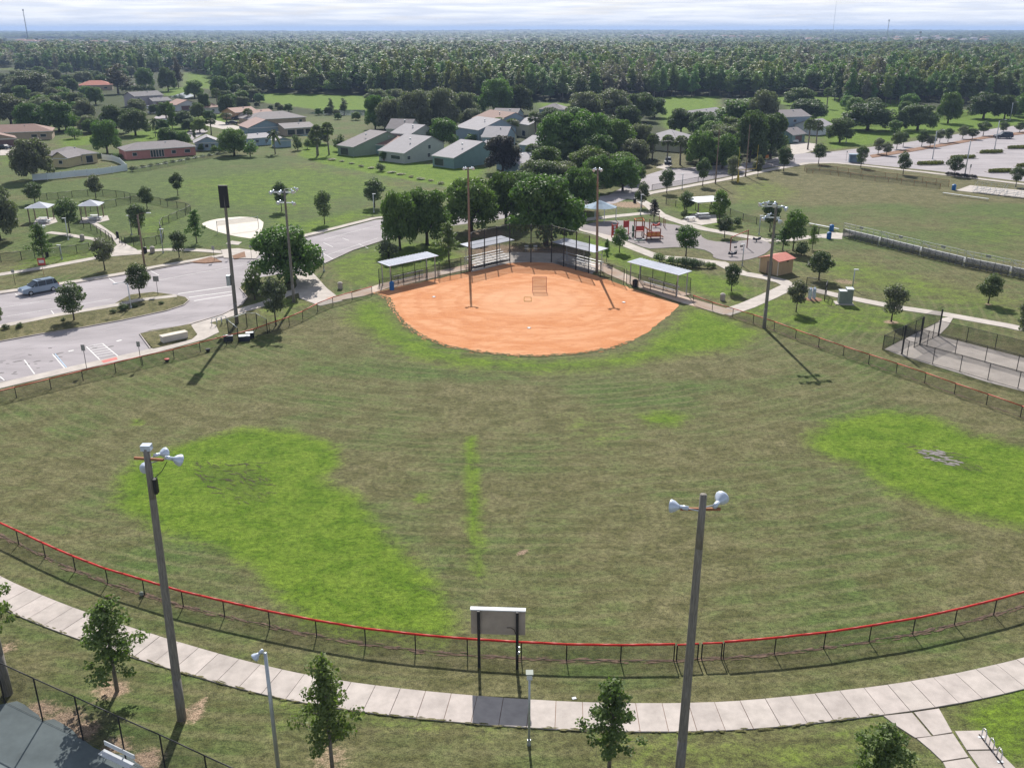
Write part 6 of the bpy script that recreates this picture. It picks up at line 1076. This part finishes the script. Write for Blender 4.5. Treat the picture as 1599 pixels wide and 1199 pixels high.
for x, y in [(1029, 351), (1036, 354), (1038, 357)]: ob('play_post', post_mesh(.07, 1.9, 'playbrown'), None, G(x, y), label='short brown post behind the slide', cat='post', group='short posts behind the slide')
# football goal
t_ = thing('football_goal', 'yellow football goal with gooseneck post at the field end', 'goal', G(1152, 285), R(-3)); ob('post', post_mesh(.11, 3.05, 'yellow'), t_); ob('pad', MB().tube((0, 0, 0), (0, 0, 1.9), .3, .3, 8).mesh('pad', MT['yellow']), t_); wv_ = G(1176, 285) - G(1152, 285)
ob('crossbar', MB().tube((-.2, 0, 3.05), (5.4, 4.5, 3.05), .07).mesh('crossbar', MT['yellow']), t_); ob('upright', MB().tube((-.2, 0, 3.05), (-.2, 0, 9.1), .05).mesh('upright', MT['yellow']), t_); ob('upright', MB().tube((5.4, 4.5, 3.05), (5.4, 4.5, 9.1), .05).mesh('upright', MT['yellow']), t_)
# small bus shelter
t_ = thing('bus_shelter', 'small blue shelter box at the street by the dark tree', 'shelter', G(1334, 254), R(-10)); ob('wall', MB().box((0, 1.0, 1.1), (3.2, .1, 2.2)).mesh('wall', MT['bluefab']), t_); ob('roof', MB().box((0, .3, 2.4), (3.6, 1.9, .12)).mesh('roof', MT['bluefab']), t_)
for s_ in (-1, 1): ob('wall', MB().box((s_ * 1.55, .3, 1.15), (.1, 1.5, 2.3)).mesh('wall', MT['bluefab']), t_)
# distant masts
def mast(x, yt, dist, r, label, m='galv', lattice=True, yb=None):
    X = (x - 799.5) * dist * (1 / CT) / K * CT * 1.0; X = (x - 799.5) / (CT * (K / (dist / H + TT))) * H; zt = H - dist * math.tan(math.atan((yt - 46 - A) / F) + TH); t_ = thing('radio_mast', label, 'mast', (X, dist, 0), 0, 'masts on the horizon')
    if lattice:
        for i in range(3): a = i * 2.094; ob('leg', MB().tube((math.cos(a) * r, math.sin(a) * r, 0), (math.cos(a) * r * .4, math.sin(a) * r * .4, zt), r * .16).mesh('leg', MT[m]), t_)
        mb = MB(); n = 14
        for k in range(n):
            for i in range(3):
                a, b_ = i * 2.094, (i + 1) * 2.094; f0, f1 = 1 - .6 * k / n, 1 - .6 * (k + 1) / n; mb.tube((math.cos(a) * r * f0, math.sin(a) * r * f0, zt * k / n), (math.cos(b_) * r * f1, math.sin(b_) * r * f1, zt * (k + 1) / n), r * .1, r * .1, 4)
        ob('bracing', mb.mesh('bracing', MT[m]), t_)
    else: ob('tube', MB().tube((0, 0, 0), (0, 0, zt), r * .5, r * .25).mesh('tube', MT[m]), t_)
    if lattice: ob('antenna_ring', MB().lathe([(r * 1.1, zt - 4), (r * 1.3, zt - 2), (r * 1.1, zt)], 6).mesh('antenna_ring', MT[m]), t_)
mast(45, 15, 2700, 1.6, 'grey lattice mast on the horizon at the far left', 'black'); mast(1383, 31, 2300, 1.3, 'grey antenna mast on the horizon, tallest at the right', 'galv'); mast(1434, 49, 2100, 1.9, 'shorter grey antenna mast right of the tallest one', 'galv'); mast(1327, 57, 2000, 1.3, 'faint short mast above the right hand wood', 'galv'); mast(1299, 2, 3200, 1.2, 'very thin faint mast reaching the top of the photo', 'galv', False)
# ------------------------------------------------------------------ houses
WM = {}
def wmat(c, nm='wall_paint', **k):
    key = (nm,) + tuple(c)
    if key not in WM: WM[key] = mat(nm, c, 0.85, .07, .8, **k)
    return WM[key]
def rmat(c): return wmat(c, 'shingle_roof', stretch=(1, 1, 1))
C = dict(pinkw=(.46, .20, .18), yel=(.50, .42, .25), peach=(.52, .32, .2), mauve=(.42, .38, .42), white=(.62, .63, .66), blue=(.30, .40, .48), green=(.20, .26, .20), teal=(.18, .27, .27), greyg=(.36, .38, .36), cream=(.46, .45, .34), brownw=(.40, .32, .24), bluegrey=(.24, .31, .37),
         rg=(.20, .18, .185), rl=(.30, .285, .30), rpink=(.33, .225, .20), rred=(.38, .13, .09), rbrown=(.22, .135, .11), rdk=(.14, .13, .14), rterra=(.33, .21, .17))
def house(L_, R_, depth, wh, roof, rh, wall, rc, label, frac=.5, wins=(), over=.45, back_h=None, chim=None, door=None, side_w=0, garage=None, yaw_off=0, group=None, name='house', z2=None):
    a = G(*L_); b_ = G(*R_); d = b_ - a; w = d.length; yaw = math.atan2(d.y, d.x); t_ = thing(name, label, 'house', a, yaw, group); W_ = wmat(C[wall]); RR = rmat(C[rc]); D = depth; bh = back_h or wh
    mb = MB()
    if roof == 'shed' or roof == 'gx':      # ridge along x at fraction frac of the depth
        ry = D * frac; top = wh + rh
        mb.add([(0, 0, 0), (w, 0, 0), (w, D, 0), (0, D, 0), (0, 0, wh), (w, 0, wh), (w, D, bh), (0, D, bh), (0, ry, top), (w, ry, top)], [(0, 1, 5, 4), (2, 3, 7, 6), (1, 2, 6, 9, 5), (3, 0, 4, 8, 7), (4, 5, 9, 8), (8, 9, 6, 7)])
        o = over; f1 = rh / ry * o
        planes = [[(-o, -o, wh - f1), (w + o, -o, wh - f1), (w + o, ry, top), (-o, ry, top)]]
        if D - ry > .3: f2 = (top - bh) / (D - ry) * o; planes.append([(-o, ry, top), (w + o, ry, top), (w + o, D + o, bh - f2), (-o, D + o, bh - f2)])
    elif roof == 'gy':
        top = wh + rh; mb.add([(0, 0, 0), (w, 0, 0), (w, D, 0), (0, D, 0), (0, 0, wh), (w, 0, wh), (w, D, wh), (0, D, wh), (w * frac, 0, top), (w * frac, D, top)], [(0, 1, 5, 8, 4), (2, 3, 7, 9, 6), (1, 2, 6, 5), (3, 0, 4, 7), (4, 8, 9, 7), (8, 5, 6, 9)])
        o = over; fl = rh / (w * frac) * o; fr = rh / (w * (1 - frac)) * o; planes = [[(-o, -o, wh - fl), (w * frac, -o, top), (w * frac, D + o, top), (-o, D + o, wh - fl)], [(w * frac, -o, top), (w + o, -o, wh - fr), (w + o, D + o, wh - fr), (w * frac, D + o, top)]]
    else:                                   # hip
        mb.box((w / 2, D / 2, wh / 2), (w, D, wh)); o = over; i_ = min(w, D) / 2; top = wh + rh; e = wh - .05
        q = [(-o, -o, e), (w + o, -o, e), (w + o, D + o, e), (-o, D + o, e)]
        r1, r2 = ((i_, D / 2, top), (w - i_, D / 2, top)) if w >= D else ((w / 2, i_, top), (w / 2, D - i_, top))
        if w >= D: planes = [[q[0], q[1], r2, r1], [q[1], q[2], r2], [q[2], q[3], r1, r2], [q[3], q[0], r1]]
        else: planes = [[q[0], q[1], r1], [q[1], q[2], r2, r1], [q[2], q[3], r2], [q[3], q[0], r1, r2]]
    ob('wall', mb.mesh('wall', W_), t_)
    rb = MB()
    for P in planes:
        n = len(P); vs = [Vector(p) for p in P]; nn = (vs[1] - vs[0]).cross(vs[2] - vs[0]).normalized(); nn = nn if nn.z > 0 else -nn; up_ = [v + nn * .16 for v in vs]; lo_ = [v + nn * .02 for v in vs]
        rb.add(up_ + lo_, [tuple(range(n)), tuple(range(n, 2 * n))[::-1]] + [(i, n + i, n + (i + 1) % n, (i + 1) % n) for i in range(n)])
    ro = ob('roof', rb.mesh('roof', RR), t_)
    if roof in ('gx', 'shed', 'hip'): ob('roof_vent', MB().box((w * .62, D * .4, wh + rh * (.72 if roof == 'hip' else .8) + .25), (.35, .35, .5)).mesh('roof_vent', MT['galv']), ro)
    fas = MB(); fas.box((w / 2, -over - .02, planes[0][0][2] + .06), (w + 2 * over, .05, .22)); ob('fascia', fas.mesh('fascia', wmat((.62, .62, .6))), t_)
    for wi in wins:
        f, u_, z, ww, hh = wi[:5]; kd = wi[5] if len(wi) > 5 else 'glass'
        if f == 'F': c, rz_ = (w * u_, -.04, z), 0
        elif f == 'R': c, rz_ = (w + .04, D * u_, z), math.pi / 2
        else: c, rz_ = (-.04, D * u_, z), -math.pi / 2
        fr = ob('door' if kd == 'door' else 'window', MB().box((0, 0, 0), (ww, .06, hh)).mesh('frame', wmat((.62, .62, .6)) if kd == 'glass' else wmat((.3, .27, .25))), t_, c, rz_)
        ob('pane', MB().box((0, -.04, 0), (ww - .16, .04, hh - .16)).mesh('pane', MT['glass'] if kd == 'glass' else wmat((.16, .10, .10)) if kd == 'door' else MT['mesh2'] if kd == 'net' else MT['glass']), fr)
    if chim: ob('chimney', MB().box((w * chim[0], D * chim[1], wh + rh * .6), (.8, .8, rh + 1.2)).mesh('chimney', W_), ro)
    return t_
def F_(*us, z=1.5, w=1.5, h=1.1): return [('F', u_, z, w, h) for u_ in us]
house((198, 250), (306, 242.5), 9.5, 2.7, 'hip', 1.7, 'pinkw', 'rg', 'long pink ranch house with grey hip roof', wins=F_(.12, .68, w=1.4) + [('F', .88, 1.5, 1.8, 1.1), ('F', .36, 1.35, .75, 2.2), ('F', .40, 1.35, .75, 2.2), ('F', .44, 1.35, .75, 2.2), ('F', .48, 1.35, .75, 2.2), ('F', .52, 1.35, .75, 2.2)])
h_ = house((96, 260.5), (153, 254), 10, 2.8, 'hip', 1.9, 'yel', 'rg', 'pale yellow house with grey hip roof inside the vinyl fence', wins=F_(.22, .5, w=1.8, h=1.6) + [('F', .78, 1.3, 2.2, 2.1)]); house((83, 261.5), (107, 262), 7, 2.8, 'gy', 1.5, 'yel', 'rg', 'yellow gabled wing of the house inside the vinyl fence', wins=F_(.55, w=1.2))
house((-30, 222), (82, 218), 12, 2.9, 'hip', 2.2, 'brownw', 'rbrown', 'brown roofed house with peach walls at the left edge', wins=F_(.75, .88, w=2.0)); house((-30, 232), (26, 229), 8, 2.8, 'gy', 1.6, 'brownw', 'rbrown', 'brown roofed garage wing at the left edge', frac=.5, wins=[('F', .68, 1.2, 7.5, 2.3, 'door')])
house((212, 168), (256, 165), 10, 5.4, 'gx', 1.8, 'mauve', 'rdk', 'mauve two storey house with dark roof behind the parked cars', wins=F_(.15, .6, .75, z=4.0, w=1.6, h=1.3) + [('F', .3, 1.3, 1.2, 2.2, 'door'), ('F', .75, 1.3, 4, 2.2, 'door')]); house((240, 167.5), (268, 166), 9, 2.9, 'gx', 1.3, 'mauve', 'rdk', 'single storey garage wing of the mauve house', wins=[('F', .4, 1.2, 4.5, 2.2, 'door')])
house((277, 174), (311, 172), 11, 2.9, 'gy', 2.0, 'white', 'rterra', 'white gabled house with terracotta roof, left of two', wins=[('F', .4, 1.3, 4.5, 2.1, 'door')]); house((322, 179), (345, 177), 10, 2.9, 'hip', 2.4, 'white', 'rterra', 'white house with terracotta roof, right of two', wins=F_(.5))
house((124, 142), (176, 141), 13, 3.2, 'hip', 2.6, 'brownw', 'rred', 'long house with bright orange red tile roof', wins=F_(.2, .4, .8, w=2.0)); house((306, 236), (345, 234.5), 8, 2.6, 'gy', 1.7, 'blue', 'rl', 'pale blue gabled cottage at the field edge', wins=F_(.45, .7, w=1.2)); house((80, 163), (105, 162), 10, 2.8, 'hip', 2.0, 'brownw', 'rterra', 'low house with pale terracotta roof among the trees')
house((101, 166), (119, 165.5), 6, 2.4, 'gx', .5, 'white', 'rl', 'small flat white roofed building among the trees', over=.6); house((368, 187), (402, 184), 9, 3.0, 'gx', 1.6, 'peach', 'rterra', 'peach house with a white arcade', wins=F_(.2, .35, .5, .65, z=1.3, w=1.1, h=1.9)); house((397, 193), (432, 190), 11, 2.9, 'gx', 2.0, 'mauve', 'rterra', 'dusty pink roofed house above the grey roofs')
house((393, 199), (478, 194), 14, 2.8, 'hip', 2.3, 'brownw', 'rg', 'wide grey hip roofed house behind the salmon roof', wins=F_(.1, .9, w=1.4)); house((389, 213), (444, 210), 13, 3.0, 'gy', 2.6, 'bluegrey', 'rpink', 'house with salmon pink gable roof and blue grey gable', wins=F_(.7, w=1.2)); house((446, 213), (492, 210), 11, 2.8, 'gx', 1.3, 'brownw', 'rg', 'long grey roofed wing behind the blue pool', wins=[('F', .2, 1.3, 3, 2), ('F', .5, 1.3, 3, 2), ('F', .8, 1.3, 3, 2)])
house((388, 229), (424, 226), 8, 2.6, 'gx', 1.0, 'blue', 'rl', 'pale blue low house with light grey roof', wins=F_(.4, .8, w=1.2)); house((431, 231), (455, 229.5), 4, 2.3, 'gy', .9, 'blue', 'rl', 'small white roofed blue grey shed beside a palm', name='garden_shed')
# green townhouses along the field
house((528, 241.5), (553, 245), 19, 2.9, 'gx', 3.7, 'green', 'rg', 'left green townhouse with grey sloping roof and screened porch', frac=.72, back_h=4.2, over=.25, wins=[('F', .42, 1.3, 3.8, 2.1, 'net2')])
house((577, 240), (602, 242), 13, 2.9, 'gx', 2.4, 'teal', 'rbrown', 'low brown roofed link between left and middle townhouse', frac=.9, over=.25)
house((592, 251), (632, 256), 17, 3.0, 'gx', 3.9, 'greyg', 'rl', 'middle townhouse with pale roof and three piece window', frac=.68, back_h=4.4, over=.25, wins=[('F', .66, 1.6, 4.0, 1.2), ('F', .2, 1.15, .9, 2.1, 'door'), ('R', .1, 1.6, 1.3, 1.2), ('R', .6, 1.6, 1.2, 1.3), ('R', .62, 4.0, 1.2, 1.3)])
house((612, 235), (642, 238), 12, 5.6, 'gx', 2.4, 'greyg', 'rl', 'upper storey block of the middle townhouse with balcony recess', frac=.6, over=.25, wins=[('F', .4, 4.8, 3.2, 1.1)])
house((604, 222), (640, 223), 12, 4.6, 'gx', 2.8, 'greyg', 'rg', 'rear grey roofed part behind the middle townhouse', frac=.5, over=.25)
house((676, 259.5), (709, 264), 17, 3.0, 'gx', 3.6, 'teal', 'rl', 'right green townhouse with pale sloping roof and screened porch', frac=.7, back_h=4.2, over=.25, wins=[('F', .3, 1.4, 3.8, 2.0, 'net2')])
house((741, 252), (778, 255), 12, 2.9, 'gx', 2.6, 'teal', 'rl', 'low pale roofed townhouse left of the magnolia', frac=.6, over=.25, wins=F_(.3, w=1.2)); house((753, 236), (790, 237), 14, 4.4, 'gx', 2.8, 'bluegrey', 'rl', 'pale roofed townhouse hidden behind the magnolia', frac=.5, over=.25)
house((712, 218), (748, 224), 16, 4.4, 'gx', 3.2, 'bluegrey', 'rl', 'blue grey townhouse with a steep white sided roof', frac=.6, over=.25, wins=F_(.6, z=2.4, w=1.6)); house((738, 208), (776, 214), 14, 5.6, 'gx', 2.6, 'bluegrey', 'rbrown', 'blue grey townhouse with brown upper roof', frac=.6, over=.25, wins=F_(.35, z=4.4, w=1.4)); house((752, 226), (790, 228), 9, 2.8, 'gx', 2.0, 'cream', 'rl', 'low cream townhouse under the two fan palms', frac=.6, over=.25)
house((768, 200), (806, 201), 12, 5.0, 'gx', 2.2, 'bluegrey', 'rg', 'far grey roofed townhouse behind the two fan palms', frac=.5, over=.25); house((806, 212), (826, 216), 12, 4.6, 'gx', 2.2, 'cream', 'rl', 'cream townhouse end with open grey roof right of the palms', frac=.5, over=.25, wins=F_(.6, z=1.4, w=2.4, h=2)); house((811, 240), (844, 243), 13, 2.8, 'gx', 2.2, 'bluegrey', 'rl', 'long pale grey roof beside the central grove', frac=.6, over=.3)
house((790, 269), (812, 271), 10, 2.6, 'gx', 2.0, 'teal', 'rl', 'small grey roof below the magnolia', frac=.7, over=.3, wins=F_(.4)); house((812, 274), (862, 270), 14, 2.8, 'gx', 2.0, 'bluegrey', 'rl', 'lowest broad grey roof beside the road trees', frac=.6, over=.3)
house((842, 183), (880, 184), 10, 3.4, 'hip', 2.2, 'bluegrey', 'rg', 'small grey roofed house before the strip of fairway', wins=F_(.8)); house((996, 232), (1058, 238), 15, 3.0, 'hip', 3.0, 'cream', 'rl', 'grey hip roofed house with cream walls and a parked van', wins=F_(.3, w=1.6)); house((1084, 197), (1132, 190), 10, 3.2, 'gx', 2.4, 'mauve', 'rl', 'grey roofed house under the far fairway oaks', wins=F_(.5))
house((1224, 208), (1262, 206), 12, 6.0, 'gx', 2.0, 'bluegrey', 'rg', 'grey two storey house beside the fan palms', wins=F_(.4, z=4.4)); house((1236, 224), (1256, 221.5), 8, 2.9, 'gx', 1.8, 'teal', 'rg', 'dark green garage wing behind the white pickup truck', wins=[('F', .5, 1.3, 4, 2.2, 'door')]); house((1276, 212), (1299, 209), 10, 3.2, 'gx', 2.0, 'white', 'rl', 'pale roofed house right of the fan palms')
wr2 = random.Random(3)
spots = [(4, 79, 'rred'), (16, 80, 'rterra'), (24, 78, 'rred'), (32, 70, 'rterra'), (48, 71, 'rterra'), (66, 71.5, 'rterra'), (92, 72, 'rterra'), (124, 73, 'rg'), (146, 73, 'rterra'), (163, 72, 'rterra'), (188, 74, 'rl'), (305, 75, 'rterra'), (330, 76, 'rl'), (580, 68, 'rl'), (602, 70, 'rl'), (548, 67, 'rl'), (760, 71, 'rl'), (792, 73, 'rl'), (706, 68, 'rl'), (808, 75, 'rg')] + [(975 + i * 6, 58.5 + (i % 3), ['rl', 'rterra', 'rl'][i % 3]) for i in range(11)] + [(1050 + i * 13.5, 59.5 + wr2.uniform(0, 4), wr2.choice(['rl', 'rl', 'rterra'])) for i in range(14)] + [(1250 + wr2.uniform(0, 300), 59 + wr2.uniform(0, 10), wr2.choice(['rl', 'rl', 'rterra', 'rg'])) for i in range(34)]
for i, (x, y, rc) in enumerate(spots):
    p = G(x, y + 1.5); s_ = max(1, p.y / 1400); w = (24 if y > 69 else 15) * wr2.uniform(.7, 1.3) * s_ ** .4; hh = 12 if y < 69 else 11
    t_ = thing('distant_house', 'distant pale roofed building rising out of the far woodland', 'house', (p.x, p.y, 0), wr2.uniform(-.4, .4), 'distant buildings in the far woodland')
    ob('wall', MB().box((0, 6, hh / 2), (w, 14, hh)).mesh('wall', wmat(C['white'])), t_); ob('roof', MB().add([(-w / 2 - 1, -2, hh), (w / 2 + 1, -2, hh), (w / 2 + 1, 14, hh), (-w / 2 - 1, 14, hh), (-w / 4, 6, hh + 4), (w / 4, 6, hh + 4)], [(0, 1, 5, 4), (1, 2, 5), (2, 3, 4, 5), (3, 0, 4), (3, 2, 1, 0)]).mesh('roof', rmat(C[rc])), t_)
# ------------------------------------------------------------------ vehicles
def car(x, y, yaw, label, paint, kind='car', s=1.0, group=None, detail=True):
    Lc, Wc = (5.1, 1.95) if kind == 'van' else (5.6, 2.0) if kind == 'pickup' else (4.7, 1.85)
    t_ = thing({'van': 'minivan', 'pickup': 'pickup_truck', 'car': 'parked_car'}[kind], label, {'van': 'van', 'pickup': 'pickup truck', 'car': 'car'}[kind], G(x, y) if not isinstance(x, Vector) else x, yaw, group, (s, s, s)); h = Wc / 2
    prof = [(-2.5, .42), (-2.55, .75), (-2.35, .98), (-1.3, 1.10), (2.35, 1.12), (2.5, .9), (2.52, .42), (2.0, .28), (-2.1, .28)]; k = Lc / 5.1; prof = [(a * k, b_) for a, b_ in prof]
    n = len(prof); mb = MB(); rings = []
    for yy, ins in ((-h, .0), (-h + .08, .0), (h - .08, 0), (h, 0)): rings.append(yy)
    vs = []
    for j, yy in enumerate((-h, -h + .12, h - .12, h)):
        f = .965 if j in (0, 3) else 1.0
        for a, b_ in prof: vs.append((a * f, yy, .7 + (b_ - .7) * (.94 if j in (0, 3) else 1)))
    fs = [tuple(range(n))[::-1], tuple(range(3 * n, 4 * n))]
    for j in range(3):
        for i in range(n): fs.append((j * n + i, j * n + (i + 1) % n, (j + 1) * n + (i + 1) % n, (j + 1) * n + i))
    mb.add(vs, [f[::-1] for f in fs]); ob('body', mb.mesh('body', MT[paint]), t_)
    if kind == 'van': cb = [(-1.35, 1.06), (-.45, 1.66), (.2, 1.76), (2.1, 1.74), (2.42, 1.08)]
    elif kind == 'pickup': cb = [(-1.2, 1.06), (-.55, 1.62), (.55, 1.66), (.95, 1.08)]
    else: cb = [(-1.15, 1.05), (-.45, 1.48), (.75, 1.5), (1.75, 1.08)]
    cb = [(a * k, b_) for a, b_ in cb]; mb = MB(); hw_ = h - .08; m_ = len(cb); vs = [(a, s_ * (hw_ - (.16 if b_ > 1.3 else 0)), b_) for s_ in (-1, 1) for a, b_ in cb]; mb.add(vs, [tuple(range(m_)), tuple(range(m_, 2 * m_))[::-1]] + [(i, m_ + i, m_ + (i + 1) % m_, (i + 1) % m_) for i in range(m_)]); ob('window', mb.mesh('window', MT['glass']), t_)
    tp = [p for p in cb if p[1] > 1.3]; mb = MB(); x0, x1 = tp[0][0] + .05, tp[-1][0] - .02; zt = max(p[1] for p in tp); mb.box(((x0 + x1) / 2, 0, zt + .01), (x1 - x0, 2 * (hw_ - .17), .05)); ob('roof', mb.mesh('roof', MT[paint]), t_)
    if kind == 'van':
        for s_ in (-1, 1):
            for xx in (-.35, .75, 1.75): ob('pillar', MB().tube((xx * k, s_ * (hw_ + .0), 1.08), (xx * k + .05, s_ * (hw_ - .14), 1.72), .035, .035, 4).mesh('pillar', MT[paint]), t_)
            ob('roof_rail', MB().tube((-.1, s_ * (hw_ - .25), zt + .08), (1.9, s_ * (hw_ - .25), zt + .08), .025).mesh('roof_rail', MT['black']), t_); ob('mirror', MB().box((-.95, s_ * (h + .1), 1.15), (.14, .22, .16)).mesh('mirror', MT[paint]), t_)
        ob('sunroof', MB().box((.15, 0, zt + .04), (.5, .7, .03)).mesh('sunroof', MT['glass']), t_)
    if kind == 'pickup': ob('cargo_bed', MB().box((1.9 * k, 0, 1.135), (1.7, 1.5, .04)).mesh('cargo_bed', MT['black']), t_)
    for xx in (-1.55 * k, 1.55 * k):
        for s_ in (-1, 1):
            wv = ob('wheel', MB().tube((0, -.12, 0), (0, .12, 0), .34, .34, 14).mesh('wheel', MT['tyre']), t_, (xx, s_ * (h - .08), .34)); ob('rim', MB().tube((0, -.135, 0), (0, .135, 0), .21, .21, 10).mesh('rim', MT['galv']), wv)
    for s_ in (-1, 1):
        ob('headlight', MB().box((-2.42 * k, s_ * .68, .86), (.2, .36, .18)).mesh('headlight', MT['whitemetal']), t_); ob('tail_light', MB().box((2.48 * k, s_ * .76, .95), (.1, .24, .3)).mesh('tail_light', MT['playred']), t_)
    return t_
a, b_ = G(37, 463.5), G(93, 452.5); yw = math.atan2(b_.y - a.y, b_.x - a.x)
mid = (a + b_) / 2 + Vector((-math.sin(yw), math.cos(yw), 0)) * .8
car(mid, 0, yw, 'silver minivan parked at the kerb of the park road', 'silver', 'van', (b_ - a).length / 5.0)
car(8, 233, R(160), 'dark car in the driveway of the brown roofed house', 'darkcar'); car(1240, 222.5, R(85), 'white pickup truck in front of the dark garage', 'whitecar', 'pickup'); car(1566, 216.5, R(0), 'dark long car at the edge of the parking lot', 'darkcar', 'van', 1.3)
for x, y, m, lab, yw in [(231, 171, 'whitecar', 'white car before the mauve house, leftmost', .2), (242, 173.5, 'silver', 'silver car before the mauve house, nearest the street', .1), (250, 170.5, 'whitecar', 'white covered car beside the mauve garage', .3), (240, 178, 'whitecar', 'white car at the driveway mouth of the mauve house', .1), (257, 193, 'silver', 'silver car parked at the estate road bend', .0), (371, 187, 'darkcar', 'dark car beside the peach arcade house', 0), (362, 195, 'darkcar', 'dark car under the fan palm by the arcade house', .2)]: car(x, y, yw, lab, m, 'car', 1.1, 'cars around the estate road')
car(1043, 256, R(80), 'dark van in the drive under the fan palms', 'darkcar', 'van', 1.0); car(1144, 226, R(30), 'left silver car in the shade behind the goal poles', 'silver', 'car'); car(1158, 226, R(30), 'right dark car in the shade behind the goal poles', 'darkcar', 'car')
# ------------------------------------------------------------------ air
hz_m = bpy.data.materials.new('haze_air'); hz_m.use_nodes = True; t = hz_m.node_tree; t.nodes.clear(); pv = N(t, 'ShaderNodeVolumePrincipled'); pv.inputs['Color'].default_value = (0.50, 0.67, 1.0, 1); pv.inputs['Density'].default_value = 1.15e-4; pv.inputs['Anisotropy'].default_value = 0.0
oo = N(t, 'ShaderNodeOutputMaterial'); t.links.new(pv.outputs[0], oo.inputs['Volume'])
ob('haze', MB().box((0, 9000, 44.5), (52000, 50000, 91)).mesh('haze', hz_m), kind='stuff')
